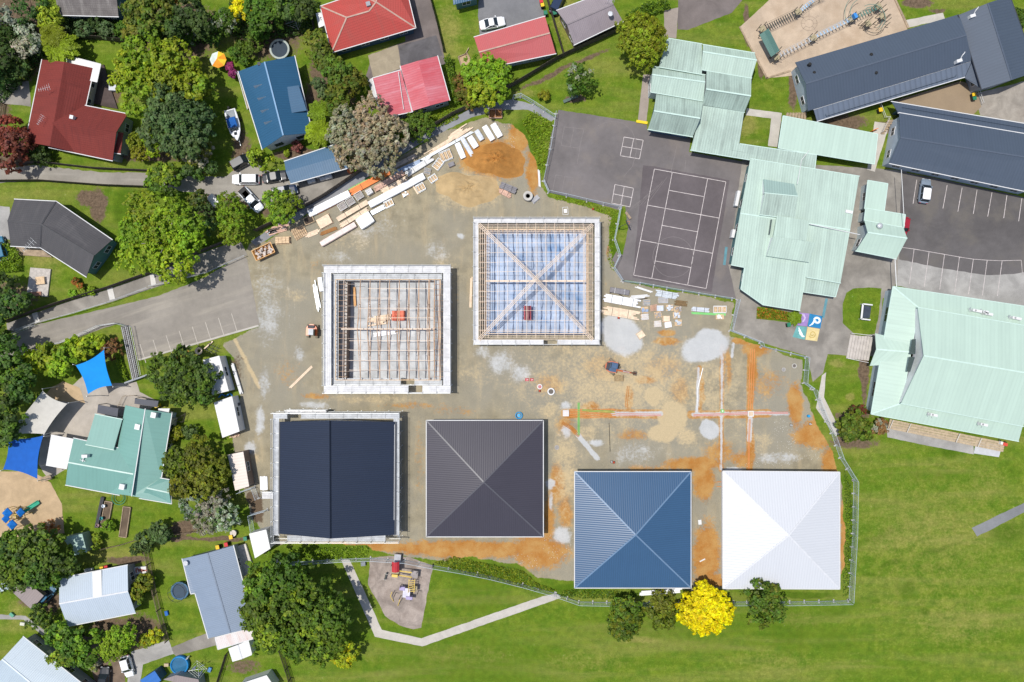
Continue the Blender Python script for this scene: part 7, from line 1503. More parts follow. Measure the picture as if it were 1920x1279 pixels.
SK = paint('skip_yellow', (.62, .30, .06), .5); mb = MB(); L_, W_ = 3.6, 1.9
o_ = [(-1.4, -.85, .05), (1.4, -.85, .05), (1.4, .85, .05), (-1.4, .85, .05)]; u_ = [(-1.8, -.95, 1.2), (1.8, -.95, 1.2), (1.8, .95, 1.2), (-1.8, .95, 1.2)]; i_ = [(-1.7, -.86, 1.2), (1.7, -.86, 1.2), (1.7, .86, 1.2), (-1.7, .86, 1.2)]; b_ = [(-1.32, -.76, .3), (1.32, -.76, .3), (1.32, .76, .3), (-1.32, .76, .3)]
mb.add(o_ + u_ + i_ + b_, [(3, 2, 1, 0)] + [(i, (i + 1) % 4, 4 + (i + 1) % 4, 4 + i) for i in range(4)] + [(4 + i, 4 + (i + 1) % 4, 8 + (i + 1) % 4, 8 + i) for i in range(4)] + [(8 + i, 8 + (i + 1) % 4, 12 + (i + 1) % 4, 12 + i) for i in range(4)] + [(12, 13, 14, 15)]); mb.build('bin_body', SK, t, local=True)
mb = MB(); rs = random.Random(4)
for i in range(40): mb.box(rs.uniform(-1.4, 1.4), rs.uniform(-.7, .7), rs.uniform(.15, .9), rs.uniform(.06, .35), .4, rs.uniform(.7, 1.15), rs.uniform(0, 3.1))
o = mb.build('rubbish', M('mixed_rubbish', (.52, .45, .40), .8, .3, 5.), t, local=True)
p = P(929, 213, .4); t = thing('timber_crate', 'open timber crate with dark inside at the top of the yard', 'crate', (p.x, p.y, 0), .0); mb = MB()
for sy in (-.5, .5): mb.beam((-1.1, sy * 1.5, .3), (1.1, sy * 1.5, .3), .07, .5); mb.beam((sy * 2.2, -.75, .3), (sy * 2.2, .75, .3), .07, .5)
mb.beam((0, -.7, .3), (0, .7, .3), .05, .4); mb.build('sides', REDP, t, local=True); mb = MB(); mb.box(0, 0, 2.1, 1.4, 0, .08); mb.build('base', M('rust_floor', (.28, .13, .05), .8, .2), t, local=True)
for i, (x, y, r_) in enumerate(((990, 367, .85),)):
    p = P(x, y, 1.0); mb = MB(); mb.lathe(p.x, p.y, [(.38, .55), (.38, .9), (.52, .98), (.8, .98), (.84, .9), (.84, 0), (.36, 0), (.36, .55)], 28); tag(mb.build('concrete_ring', CONC, smooth=False), 'pale concrete manhole ring near the grass corner of the court', 'concrete ring')
p = P(1004, 373, .4); mb = MB(); mb.box(p.x, p.y, 1.3, .7, .1, .35, .7); mb.box(p.x, p.y, 1.5, .9, 0, .1, .7); tag(mb.build('block_pallet', M('grey_lid', (.35, .35, .36), .7)), 'small grey lidded block beside the concrete ring', 'block')
boards('dark roofing battens pack on timber pallet by the clay', (938, 346), (968, 358), 1.1, .6, DKPK, 4, 3, ragged=.1); boards('brown boards under the dark roofing pack', (936, 356), (958, 368), .9, .3, REDP, 4, 2, ragged=.3)
boards('two white plank rails standing by the fence corner', (1010, 318), (1012, 352), .35, .3, WHITE, 2, 1, 'plank_stack', 'plank stack', ragged=.2, straps=0)
p = P(1060, 396); t = thing('sign_frame', 'small white square frame stand lying above the blue-floored frame', 'frame', (p.x, p.y, 0), .05); mb = MB()
for sx in (-.5, .5): mb.beam((sx * .9, -.65, .12), (sx * .9, .65, .12), .07, .07); mb.beam((-.45, sx * 1.3, .12), (.45, sx * 1.3, .12), .07, .07)
mb.build('frame', WHITE, t, local=True); mb = MB(); mb.box(0, .0, .55, .7, .03, .16); mb.build('panel', WHITE, t, local=True)
# yard on the right
boards('bundle of white wrapped long sections left of the pallets', (1134, 558), (1200, 570), 1.4, .5, WRAPW, 5, 2, 'steel_bundle', 'steel bundle', ragged=.5, straps=3); boards('spread of pine planks below the white long sections', (1130, 581), (1196, 592), 1.5, .4, PALEP, 6, 2, ragged=.9)
pack('dark grey panel pack in white frame at the court fence', (1144, 543), (1180, 549), .95, .5, DKPK, bands=2, band=WHITE); boards('white plank frame lying below the court fence', (1190, 537), (1226, 549), .35, .2, WHITE, 2, 1, 'plank_stack', 'plank stack', ragged=.3, straps=0); boards('two white gutter lengths above the white long sections', (1178, 558), (1216, 555), .6, .25, WHITE, 3, 1, 'plank_stack', 'plank stack', ragged=.6, straps=0)
boards('galvanised roofing sheets stack by the court fence', (1230, 549), (1272, 556), 1.1, .35, GALVP, 4, 3, 'steel_bundle', 'steel bundle', ragged=.3); pallet('white bars on a blue-grey sheet pack', 1244, 563, 1.7, 1.0, 0, WRAPG, .5, 'bars'); boards('roll of brown netting lying by the pallets', (1266, 567), (1288, 570), .9, .4, M('brown_net', (.19, .125, .06), .9, .2, 5.), 5, 2, 'netting_roll', 'netting roll', ragged=.2, straps=0, bearers=False)
for i, (x, y, g, k, lb) in enumerate(((1213, 567, GALVP, 'bars', 'pallet of silver bars right of the white sections'), (1210, 581, BLUEW, 'mixed', 'blue pallet of boxes, right of the pine planks'), (1210, 594, WRAPW, 'bars', 'pallet of white lengths right of the pine planks'), (1227, 577, REDP, 'bars', 'pinkish leaning pallet in the right yard'), (1238, 578, WRAPG, 'box', 'grey wrapped pallet, upper middle of the right yard'), (1257, 577, WRAPG, 'mixed', 'silver mixed pallet above the tan pallet'), (1272, 580, BRICK, 'mixed', 'dark rimmed pallet below the netting roll'), (1235, 590, BRICK, 'mixed', 'grey pallet with round basin left of the tan pallet'), (1250, 598, PALEP, 'box', 'plain tan timber pallet in the right yard'), (1270, 591, WRAPG, 'mixed', 'silver pallet right of the tan one'), (1234, 607, WRAPW, 'bars', 'white pallet with pink wrap at the lower left of the right yard'), (1253, 609, WRAPW, 'box', 'small white box pallet below the tan pallet'), (1273, 605, GALVP, 'mixed', 'jumbled silver fittings pallet lowest right'))):
    pallet(lb, x, y, 1.25, 1.05, .05 * (i % 4), g, .6, k, 'pallets of fittings in the right yard')
boards('silver tube bundle on green sheet, left part', (1297, 579), (1330, 582), .75, .35, WRAPG, 6, 2, 'pipe_bundle', 'pipe bundle', ragged=.2); pallet('white slatted panels on green sheet, right part', 1350, 581, 2.2, 1.1, 0, WHITE, .4, 'frame'); pallet('small pallet of white boxes below the green sheet', 1351, 594, 1.4, .8, 0, WRAPW, .5, 'mixed')
mb = MB(); mb.prism([P2(1296, 585), P2(1361, 588), P2(1360, 592), P2(1297, 589)], .01, .03); tag(mb.build('green_sheet', GRNP), 'thin green sheet under the silver tubes and slatted panels', 'sheet')
mb = MB(); pts = [P(*q, .15) for q in ((1143, 550), (1150, 547), (1158, 550), (1170, 557), (1185, 562), (1203, 561), (1214, 559))]; mb.path(pts, .06, 8); tag(mb.build('hose', BLACK), 'black hose snaking over the white long sections', 'hose')
pallet('tan pallet with grey sack between the crushed stone heaps', 1202, 628, 1.3, 1.2, .6, PALEP, .4, 'box')
boards('pine scraps lying inside the grey-floored frame', (693, 603), (729, 598), 1.6, .45, PALEP, 7, 2, 'loose_timber', 'loose timber', ragged=1.0, straps=0, z0=.18)
p = P(747, 592, .9); t = thing('crate_stack', 'stack of orange-red crates inside the grey-floored frame', 'crates', (p.x, p.y, .18), .02); rs = random.Random(2)
for i in range(3):
    for j in range(2): mb = MB(); hh = .8 + rs.uniform(-.15, .3); mb.box((i - 1) * .72, (j - .5) * .85, .66, .78, 0, hh, rs.uniform(-.05, .05)); mb.box((i - 1) * .72, (j - .5) * .85, .7, .82, hh, hh + .06, 0); mb.build('crate', M('crate_red', (.68, .16, .09), .6, .14, 3.), t, local=True)
boards('white wrapped lengths lying inside the grey-floored frame below the crates', (700, 627), (750, 620), .9, .3, WRAPW, 4, 1, 'wrapped_lengths', 'wrapped pack', ragged=.6, straps=0, z0=.18)
boards('orange-brown planks along a wall inside the grey-floored frame', (664, 538), (666, 574), .4, .4, M('orange_plank', (.68, .38, .16), .7, .1), 3, 2, 'loose_timber', 'loose timber', ragged=.2, straps=0, z0=.18)
boards('two long pale planks lying on the gravel left of the navy block', (543, 728), (585, 687), .4, .1, PALEP, 2, 1, 'loose_timber', 'loose timber', ragged=.15, straps=0, bearers=False); boards('pale plank strip beside the blue-floored frame scaffold', (884, 520), (882, 576), .4, .2, PALEP, 2, 2, ragged=.2, straps=0); boards('two brown planks on the gravel right of the blue-floored frame', (1142, 458), (1138, 480), .45, .1, M('brown_plank', (.33, .19, .11), .8, .12), 2, 1, 'loose_timber', 'loose timber', ragged=.3, straps=0, bearers=False)
boards('silver tubes and planks heaped beside the left scaffold of the grey-floored frame', (589, 530), (598, 580), .7, .4, GALVP, 6, 2, 'tube_heap', 'scaffold tubes', ragged=.9, straps=0); pack('white board pack leaning at the left scaffold of the grey-floored frame', (599, 520), (603, 546), .8, .8, WRAPW, bands=1)
boards('white guttering lengths stored along the upper site cabin', (435, 682), (452, 738), .5, .5, WHITE, 3, 2, 'pipe_bundle', 'pipe bundle', ragged=.2); boards('flat white boards on the ground left of the navy scaffold', (494, 893), (495, 920), 1.3, .2, WRAPW, 4, 1, 'plank_stack', 'plank stack', ragged=.1, straps=0)
boards('long white wrapped planks lying along the fence below the blue roof', (1200, 1113), (1280, 1107), .8, .4, WRAPW, 3, 2, 'plank_stack', 'plank stack', ragged=.4); boards('short dark bars beside the fence between blue and white roofs', (1322, 1108), (1354, 1112), .4, .3, GALVP, 3, 2, 'steel_bundle', 'steel bundle', ragged=.3, straps=0)
boards('rubbish pile of boards below the second site cabin', (430, 818), (446, 813), 1.0, .4, M('scrap', (.5, .36, .26), .8, .25, 4.), 6, 2, 'rubbish_heap', 'rubbish', ragged=.4, straps=0, bearers=False)
mb = MB(); mb.beam(P(1312, 1053, .05), P(1322, 1048, .05), .2, .08); tag(mb.build('white_plank', WHITE), 'short white plank on the clay between the blue and white roofs', 'plank')
mb = MB(); p = P(1312, 979); mb.box(p.x, p.y, .55, .8, 0, .12, .1); tag(mb.build('white_board', WHITE), 'small white board on gravel between the blue and white roofs', 'board')
# heaps
def heap(name, label, cx, cy, rx, ry, h_, mat, seed=1, cat='soil heap'):
    n, m_ = 40, 12; b = P(cx, cy); vs = [(b.x, b.y, h_)]; rs = np.random.RandomState(seed); ph = rs.rand(5) * 6.28
    for j in range(1, m_ + 1):
        for i in range(n):
            a = 6.283 * i / n; k = j / m_; wv = 1 + .12 * math.sin(2 * a + ph[0]) + .09 * math.sin(3 * a + ph[1]) + .05 * math.sin(5 * a + ph[2]) + .04 * math.sin(9 * a + ph[3]); z = h_ * (1 - k) ** 1.25 * (1 + .5 * rs.uniform(-.5, .5)) if j < m_ else -.03; vs.append((b.x + rx * S * k * wv * math.cos(a), b.y + ry * S * k * wv * math.sin(a), z + (rs.uniform(0, .12) if j < m_ - 1 else 0)))
    fs = [(0, 1 + i, 1 + (i + 1) % n) for i in range(n)] + [(1 + (j - 1) * n + i, 1 + j * n + i, 1 + j * n + (i + 1) % n, 1 + (j - 1) * n + (i + 1) % n) for j in range(1, m_) for i in range(n)]
    mb = MB(); mb.add(vs, fs); tag(mb.build(name, mat, smooth=True), label, cat)
HEAPC = asphalt('clay_heap', (.40, .19, .05), .2, (.30, .13, .03), .5); HEAPT = asphalt('sandy_heap', (.43, .31, .16), .12, (.46, .36, .21), .5)
heap('clay_heap', 'orange clay heap at the top corner of the yard', 930, 300, 56, 34, 2.2, HEAPC, 1); heap('sand_heap', 'tan sandy spoil heap below the orange clay heap', 878, 354, 60, 32, 1.5, HEAPT, 2)
# drainage works
PIPEO = M('orange_conduit', (.62, .23, .07), .5, .06); PIPEG = M('green_pipe', (.16, .50, .12), .5, .06); PIPER = M('red_conduit', (.66, .16, .12), .5, .06)
def pipe(label, pts, n, r_, mat, sp=.16, cat='pipes', name='conduit_run', z=.08):
    t = thing(name, label, cat, P(*pts[0])); q = [P(*a, z) for a in pts]
    for k in range(n):
        mb = MB(); off = []
        for i, p in enumerate(q): e = (q[min(i + 1, len(q) - 1)] - q[max(0, i - 1)]).normalized(); off.append(p + Vector((-e.y, e.x, 0)) * (k - (n - 1) / 2) * sp)
        mb.path(off, r_, 8); mb.build('conduit', mat, t)
pipe('fan of orange conduits spreading from the white chamber box', [(1068, 774), (1110, 776), (1154, 774)], 5, .06, PIPEO, .3); pipe('thin red conduits along the pale trench towards the right cross box', [(1155, 777), (1240, 778)], 2, .04, PIPER, .25); pipe('red conduits on the right trench ending beyond the cross box', [(1300, 779), (1400, 775), (1478, 774)], 2, .045, PIPER, .22)
pipe('green pipe crossing the orange fan, running down to the diagonal trench', [(1085, 755), (1085, 790), (1085, 816)], 2, .07, PIPEG, .2); pipe('green pipe along the top of the orange fan', [(1092, 769), (1120, 771), (1152, 772)], 2, .06, PIPEG, .18)
pipe('three long orange conduits rising to the forecourt fence', [(1411, 654), (1409, 720), (1407, 768)], 3, .055, PIPEO, .36); pipe('two orange conduits running down to the white roof', [(1406, 786), (1404, 840), (1404, 884)], 2, .05, PIPEO, .18); pipe('short rusty conduits in the diagonal trench', [(1054, 792), (1072, 804), (1086, 818)], 3, .06, M('rusty_pipe', (.48, .20, .05), .7), .2)
pipe('dark thin hose lying straight on the gravel', [(1142, 793), (1144, 847)], 1, .04, BLACK); pipe('pale grey pipe in the short trench left of the long pale one', [(1318, 690), (1308, 730), (1307, 772)], 1, .08, GALV); pipe('brown pipe pair in the short clay trench', [(1178, 724), (1174, 764)], 2, .05, M('rusty_pipe', (.48, .20, .05), .7), .3); pipe('orange pipe ends sticking out left of the white roof', [(1344, 908), (1356, 908)], 2, .06, PIPEO, .8)
def chamber(label, x, y, s_, mat, hole, name='chamber_box', hh=.35):
    p = P(x, y, hh); t = thing(name, label, 'drain chamber', (p.x, p.y, 0)); mb = MB()
    for sx in (-.5, .5): mb.box(sx * s_, 0, .12, s_ + .12, 0, hh); mb.box(0, sx * s_, s_ - .12, .12, 0, hh - .004)
    mb.build('sides', mat, t, local=True); mb = MB(); mb.box(0, 0, s_ - .1, s_ - .1, .02, hh - .12); mb.build('cover', hole, t, local=True)
chamber('white square chamber box at the head of the orange conduits', 1061, 775, .9, WHITE, M('pale_cover', (.66, .56, .54), .7)); chamber('white square cross box where the conduits meet', 1408, 776, .85, WHITE, M('sand_cover', (.62, .48, .34), .8)); chamber('green rimmed box on the long pale trench', 1355, 771, .4, PIPEG, WHITE)
def manhole(label, x, y, r_, ringm, lid, hh=.12):
    p = P(x, y); t = thing('manhole', label, 'manhole', (p.x, p.y, 0)); mb = MB(); mb.lathe(0, 0, [(r_ * .68, 0), (r_ * .68, hh), (r_, hh), (r_, 0)], 24); mb.build('ring', ringm, t, local=True); mb = MB(); mb.lathe(0, 0, [(r_ * .67, 0), (r_ * .67, hh * .7), (0, hh * .75)], 20); mb.build('lid', lid, t, local=True)
DKL = M('dark_lid', (.13, .115, .10), .7)
manhole('manhole with pale ring and dark lid, right one of two by the forecourt', 1489, 686, .42, CONC, DKL); manhole('faint grey manhole, left one of two by the forecourt', 1469, 693, .36, M('grey_ring', (.35, .33, .31), .9), M('grey_lid2', (.27, .26, .25), .8)); manhole('open white ringed manhole below the red covers', 1033, 734, .62, WHITE, DKL, .4); manhole('white ringed manhole with red cone beside it', 1012, 725, .45, WHITE, M('pink_lid', (.5, .2, .2), .7), .3); manhole('grey manhole lid right of the charcoal roof', 1044, 839, .4, M('grey_ring', (.35, .33, .31), .9), M('grey_lid2', (.27, .26, .25), .8))
def cone(label, x, y, mat=None):
    p = P(x, y); t = thing('traffic_cone', label, 'traffic cone', (p.x, p.y, 0)); mb = MB(); mb.box(0, 0, .42, .42, 0, .05); mb.build('base', BLACK, t, local=True); mb = MB(); mb.lathe(0, 0, [(.18, .05), (.03, .75), (0, .76)], 14); mb.build('cone_body', mat or M('cone_orange', (.8, .12, .06), .5), t, local=True)
for x, y, lb in ((1012, 733, 'orange cone just below the white ringed manhole'), (1112, 392, 'orange cone by the grass strip at the court fence'), (1160, 596, 'orange cone below the pine planks'), (1151, 867, 'orange cone above the blue roof'), (1147, 866, 'white topped cone marker beside another cone above the blue roof'), (1519, 795, 'white marker cone at the muddy edge left of the side fence'), (1483, 797, 'small white marker cone on the clay by the right end of the trench')): cone(lb, x, y, WHITE if 'white' in lb[:6] or 'small white' in lb else None)
for x, lb in ((988, 'left one of two red plastic covers with white marks on the gravel'), (997, 'right one of two red plastic covers with white marks on the gravel')):
    p = P(x, 712); t = thing('plastic_cover', lb, 'cover', (p.x, p.y, 0)); mb = MB(); mb.box(0, 0, .62, .5, 0, .22, 0, .9, .9); mb.build('cover', M('red_cover', (.5, .05, .06), .5), t, local=True); mb = MB(); mb.box(.12, 0, .28, .06, .22, .235); mb.box(.0, 0, .06, .3, .22, .237); mb.build('mark', WHITE, t, local=True)
p = P(973, 779, .3); t = thing('pipe_coil', 'coil of bright blue pipe above the charcoal roof', 'pipe coil', (p.x, p.y, 0)); mb = MB()
for k in range(4): mb.torus(0, 0, .08 + .11 * k, .52 + .05 * (k % 2), .06)
mb.build('coil', M('blue_pipe', (.02, .30, .60), .4), t, local=True, smooth=True); mb = MB(); mb.lathe(0, 0, [(.3, .05), (.3, .3), (0, .32)], 14); mb.build('core', M('blue_core', (.05, .36, .66), .5), t, local=True)
p = P(1515, 780); mb = MB(); mb.lathe(p.x, p.y, [(.25, 0), (.25, .4), (.2, .5), (0, .5)], 12); tag(mb.build('blue_drum', M('blue_pipe', (.02, .30, .60), .4)), 'small blue drum on the clay by the right end of the trench', 'drum')
p = P(1876, 831); t = thing('lawn_mower', 'red and white ride-on mower parked on the hall deck end', 'mower', (p.x, p.y, .12), -.3); mb = MB(); mb.box(.3, 0, .9, .6, .25, .7, 0, .85, .85); mb.build('bonnet', paint('mower_red', (.6, .08, .05)), t, local=True); mb = MB(); mb.box(-.45, 0, .5, .55, .3, .85, 0, .8, .9); mb.build('seat', WHITE, t, local=True)
for sx in (-.5, .5):
    for sy in (-.42, .42): mb = MB(); mb.tube((sx, sy - .08, .2), (sx, sy + .08, .2), .2, 12); mb.build('wheel', TYRE, t, local=True)

# ---------------------------------------------------------------- play equipment
POSTM = M('dark_post', (.05, .055, .05), .6); PLATM = M('play_platform', (.34, .29, .18), .8, .15, 3.); GRN = M('play_green', (.10, .22, .18), .55, .1); BLUP = M('play_blue', (.05, .25, .62), .5); PBLU = M('pale_blue_rope', (.35, .52, .68), .7)
cf = thing('climbing_frame', 'large linked climbing frame with green shelter roof and slat bridges on bark', 'play equipment', P(1530, 60)); rsx = random.Random(5)
def plat(x, y, a, s_=.95, z=1.3, nm='platform'):
    p = P(x, y, z); mb = MB(); mb.box(p.x, p.y, s_, s_, z - .08, z, a); mb.build(nm, PLATM, cf)
    for sx in (-1, 1):
        for sy in (-1, 1):
            u, v = sx * s_ / 2, sy * s_ / 2; q = (p.x + u * math.cos(a) - v * math.sin(a), p.y + u * math.sin(a) + v * math.cos(a)); mb = MB(); mb.tube((q[0], q[1], 0), (q[0], q[1], z + 1.2), .055, 8); mb.build('post', POSTM, cf)
A_ = ang((1437, 50), (1497, 22))
for x, y in ((1430, 54), (1497, 22), (1456, 107), (1525, 71), (1597, 35), (1648, 12), (1628, 44), (1655, 30)): plat(x, y, A_)
def span(name, a, b, w_, z0, z1, n, mat, rope=POSTM, sag=.15):
    pa, pb = P(*a, z0), P(*b, z1); e = (pb - pa).normalized(); s_ = Vector((-e.y, e.x, 0)) * w_ / 2; mb = MB()
    for i in range(n): t_ = (i + .5) / n; c = pa.lerp(pb, t_) - Vector((0, 0, sag * 4 * t_ * (1 - t_))); mb.beam(c - s_, c + s_, .16, .06)
    for sg in (-1, 1): mb.path([pa.lerp(pb, i / 6) + s_ * sg - Vector((0, 0, sag * 4 * (i / 6) * (1 - i / 6))) for i in range(7)], .025, 6); mb.path([pa.lerp(pb, i / 6) + s_ * sg + Vector((0, 0, .9 - sag * 4 * (i / 6) * (1 - i / 6))) for i in range(7)], .022, 6)
    mb.build(name, mat, cf)
span('slat_bridge', (1435, 52), (1493, 24), .9, 1.3, 1.3, 14, POSTM); span('chain_bridge', (1461, 104), (1521, 73), .7, 1.3, 1.3, 9, GALV, sag=.3); span('rope_bridge', (1530, 68), (1592, 38), .5, 1.4, 1.4, 10, PBLU, sag=.1); span('rope_bridge', (1502, 19), (1526, 0), .5, 1.4, 1.4, 6, PBLU, sag=.1); span('net_bridge', (1603, 32), (1644, 14), .7, 1.3, 1.3, 8, GRN, sag=.2); span('beam_walk', (1545, -2), (1510, 14), .2, .5, .5, 2, POSTM, sag=0)
wing(cf, [[(1424, 65, 2.4), (1433, 59, 2.9), (1454, 101, 2.9), (1446, 107, 2.4)], [(1433, 59, 2.9), (1441, 53, 2.4), (1462, 95, 2.4), (1454, 101, 2.9)]], RM('play_roof_green', (.10, .20, .17), .3, .2, .5, .1), None, .1, None, None, roofname='shelter_roof', th=.05)
for q in ((1426, 66), (1441, 57), (1461, 93), (1447, 104)): mb = MB(); p = P(*q, 1.2); mb.tube((p.x, p.y, 0), (p.x, p.y, 2.4), .055, 8); mb.build('post', POSTM, cf)
for (cx, cy, r_, a0, a1, z, mat) in ((1634, 34, 26, -60, 120, 1.6, GRN), (1634, 34, 21, -60, 120, 1.0, GRN), (1622, 24, 38, 110, 200, 1.4, GRN), (1622, 24, 28, 110, 200, 1.4, GRN), (1640, 40, 22, 200, 330, .8, POSTM)):
    mb = MB(); pts = [P(cx + r_ * math.cos(R(a0 + (a1 - a0) * i / 14)), cy - r_ * math.sin(R(a0 + (a1 - a0) * i / 14)), z) for i in range(15)]; mb.path(pts, .045, 6); mb.build('curved_rail', mat, cf)
for i in range(14):
    x, y = 1604 + rsx.uniform(0, 62), 14 + rsx.uniform(0, 36); p = P(x, y, 1.0); mb = MB(); mb.tube((p.x, p.y, 0), (p.x, p.y, rsx.uniform(1.4, 2.6)), .05, 6); mb.build('post', POSTM, cf)
mb = MB(); a_, b_ = P(1444, 122, .45), P(1516, 94, .45); mb.beam(a_, b_, .08, .08); mb.build('balance_beam', POSTM, cf) if False else None
mb = MB(); mb.box(*P2(1602, 31, 1.6), .5, .9, 1.3, 2.1, A_); mb.build('play_panel', BLUP, cf)
t = thing('ground_pattern', 'turtle shaped outline of small stones laid in the bark beside the slat bridge', 'stone pattern', P(1517, 44)); mb = MB()
for rr in (8, 15):
    for i in range(int(rr * 1.6)): a = 6.283 * i / int(rr * 1.6); p = P(1517 + rr * math.cos(a), 44 + rr * .9 * math.sin(a)); mb.box(p.x, p.y, .34, .07, 0, .03, -a + 1.57)
for a in (.7, 2.3, 3.9, 5.5, 1.57):
    for k in range(4): p = P(1517 + (15 + k * 2.3) * math.cos(a), 44 - (15 + k * 2.3) * math.sin(a)); mb.box(p.x, p.y, .07, .3, 0, .03, a)
for i in range(8): a = 6.283 * i / 8; mb.beam(P(1517 + 8 * math.cos(a), 44 + 7 * math.sin(a), .015), P(1517 + 15 * math.cos(a), 44 + 13 * math.sin(a), .015), .06, .03)
mb.build('stones', M('pattern_stone', (.33, .26, .20), .9, .2), t)
pg = thing('play_tower', 'small play tower with red roof, yellow bars and lilac panels on grey mulch', 'play equipment', P(755, 1085)); YEL = M('play_yellow', (.72, .52, .12), .5); LIL = M('play_lilac', (.35, .30, .48), .5); REDR = M('play_red', (.45, .035, .045), .5)
def pbox(x, y, L, W_, z0, z1, mat, nm, a=-.1, **k): p = P(x, y, z1); mb = MB(); mb.box(p.x, p.y, L, W_, z0, z1, a, **k); return mb.build(nm, mat, pg)
mb = MB(); p = P(741, 1064, 2.4); mb.loft([[(p.x - .62 , p.y - .85 + 1.7 * j, 2.1 if i in (0, 4) else 2.35 if i in (1, 3) else 2.5) if False else (p.x - .62 + 1.24 * i / 4, p.y - .85 + 1.7 * j, (2.1, 2.42, 2.52, 2.42, 2.1)[i]) for i in range(5)] + [(p.x + .62 - 1.24 * i / 4, p.y - .85 + 1.7 * j, (2.05, 2.37, 2.47, 2.37, 2.05)[i]) for i in range(5)] for j in (0, 1)]); mb.build('tower_roof', REDR, pg, fix=True)
pbox(745, 1049, 1.1, 1.7, .5, 1.0, M('slide_grey', (.38, .39, .42), .4), 'slide'); pbox(741, 1072, 1.2, .7, 1.1, 1.2, PLATM, 'platform'); pbox(740, 1080, 1.0, .45, .6, .9, YEL, 'step_bars'); pbox(777, 1077, 1.2, 1.2, 1.1, 1.2, M('grey_platform', (.30, .27, .26), .8), 'platform'); pbox(762, 1112, 1.2, 1.6, 1.3, 1.4, M('pale_lilac', (.60, .58, .66), .6), 'platform'); pbox(754, 1104, .9, .6, .9, 1.5, LIL, 'panel'); pbox(767, 1122, 1.1, .5, .9, 1.6, LIL, 'panel'); pbox(777, 1104, .9, .9, .9, 1.3, PLATM, 'platform')
mb = MB()
for q in ((735, 1058), (748, 1058), (735, 1075), (748, 1076), (771, 1072), (783, 1071), (772, 1084), (783, 1084), (752, 1098), (776, 1098), (750, 1120), (772, 1122), (741, 1114), (784, 1110)): p = P(*q, .8); mb.tube((p.x, p.y, 0), (p.x, p.y, 2.0), .05, 6)
mb.build('posts', POSTM, pg)
mb = MB()
for k in (0, 1.3): mb.tube(P(748, 1070 + k, 1.9), P(772, 1073 + k, 1.9), .05, 6); mb.tube(P(748, 1078 + k, 1.3), P(772, 1082 + k, 1.3), .05, 6)
for i in range(7): mb.tube(P(767, 1088 + i * 3.4, 1.7), P(778, 1089 + i * 3.4, 1.7), .05, 6)
mb.tube(P(767, 1086, 1.7), P(765, 1112, 1.7), .05, 6); mb.tube(P(778, 1086, 1.7), P(776, 1112, 1.7), .05, 6); mb.path([P(735, 1110, 1.2), P(732, 1118, .8), P(738, 1128, .1)], .06, 6); mb.path([P(750, 1124, 1.2), P(746, 1136, .1)], .06, 6); mb.build('yellow_bars', YEL, pg)
p = P(724, 1079); t = thing('spring_rider', 'small dark seesaw left of the red roofed play tower', 'seesaw', (p.x, p.y, 0), 1.3); mb = MB(); mb.box(0, 0, 1.3, .25, .45, .55); mb.build('plank', POSTM, t, local=True); mb = MB(); mb.lathe(0, 0, [(.15, 0), (.1, .45)], 10); mb.build('spring', GALV, t, local=True)
for sx in (-.5, .5): mb = MB(); mb.tube((sx, -.3, .75), (sx, .3, .75), .03, 6); mb.tube((sx, 0, .5), (sx, 0, .75), .03, 6); mb.build('handle', M('pale_handle', (.6, .58, .52), .6), t, local=True)
p = P(682, 1056); mb = MB(); mb.box(p.x, p.y, .7, .6, 0, .5, .1); mb.box(p.x, p.y, .76, .66, .5, .56, .1); tag(mb.build('utility_box', M('util_grey', (.2, .22, .24), .6)), 'small dark grey box on the grass left of the mulch playground', 'box')
pt = thing('play_tower', 'royal blue roofed play tower with a green slide on preschool sand', 'play equipment', P(20, 975)); BR = M('play_royal', (.01, .16, .55), .5)
for x, y, s_ in ((11, 963, 1.5), (8, 974, 1.2), (20, 985, 1.5), (36, 962, 1.3)):
    p = P(x, y, 2.6); mb = MB(); mb.lathe(p.x, p.y, [(s_ * .62, 2.2), (s_ * .58, 2.35), (0, 2.9)], 4); mb.build('tower_roof', BR, pt)
    for q in ((-.4, -.4), (.4, -.4), (.4, .4), (-.4, .4)): mb = MB(); mb.tube((p.x + q[0] * s_, p.y + q[1] * s_, 0), (p.x + q[0] * s_, p.y + q[1] * s_, 2.25), .05, 6); mb.build('post', YEL, pt)
mb = MB(); a_, b_ = P(38, 963, 1.5), P(73, 941, .3); e = (b_ - a_).normalized(); s_ = Vector((-e.y, e.x, 0)) * .32
for sg in (-1, 0, 1): mb.beam(a_ + s_ * sg + Vector((0, 0, .12 * abs(sg))), b_ + s_ * sg + Vector((0, 0, .12 * abs(sg))), .3 if sg == 0 else .1, .06 if sg == 0 else .2)
mb.beam(a_ + s_ * .5, b_ + s_ * .5, .3, .05); mb.beam(a_ - s_ * .5, b_ - s_ * .5, .3, .05); mb.build('slide', M('slide_green', (.01, .34, .20), .4), pt); mb = MB(); mb.beam(P(20, 972, 1.6), P(33, 963, 1.6), .1, .1); mb.beam(P(26, 958, 1.6), P(30, 972, 1.6), .1, .1); mb.build('yellow_bars', YEL, pt)
p = P(86, 898, .5); table('brown picnic table under the preschool awning edge', 86, 897, 1.8, .8, .72, .3, TIMBER2, 'picnic_table', 'picnic table')
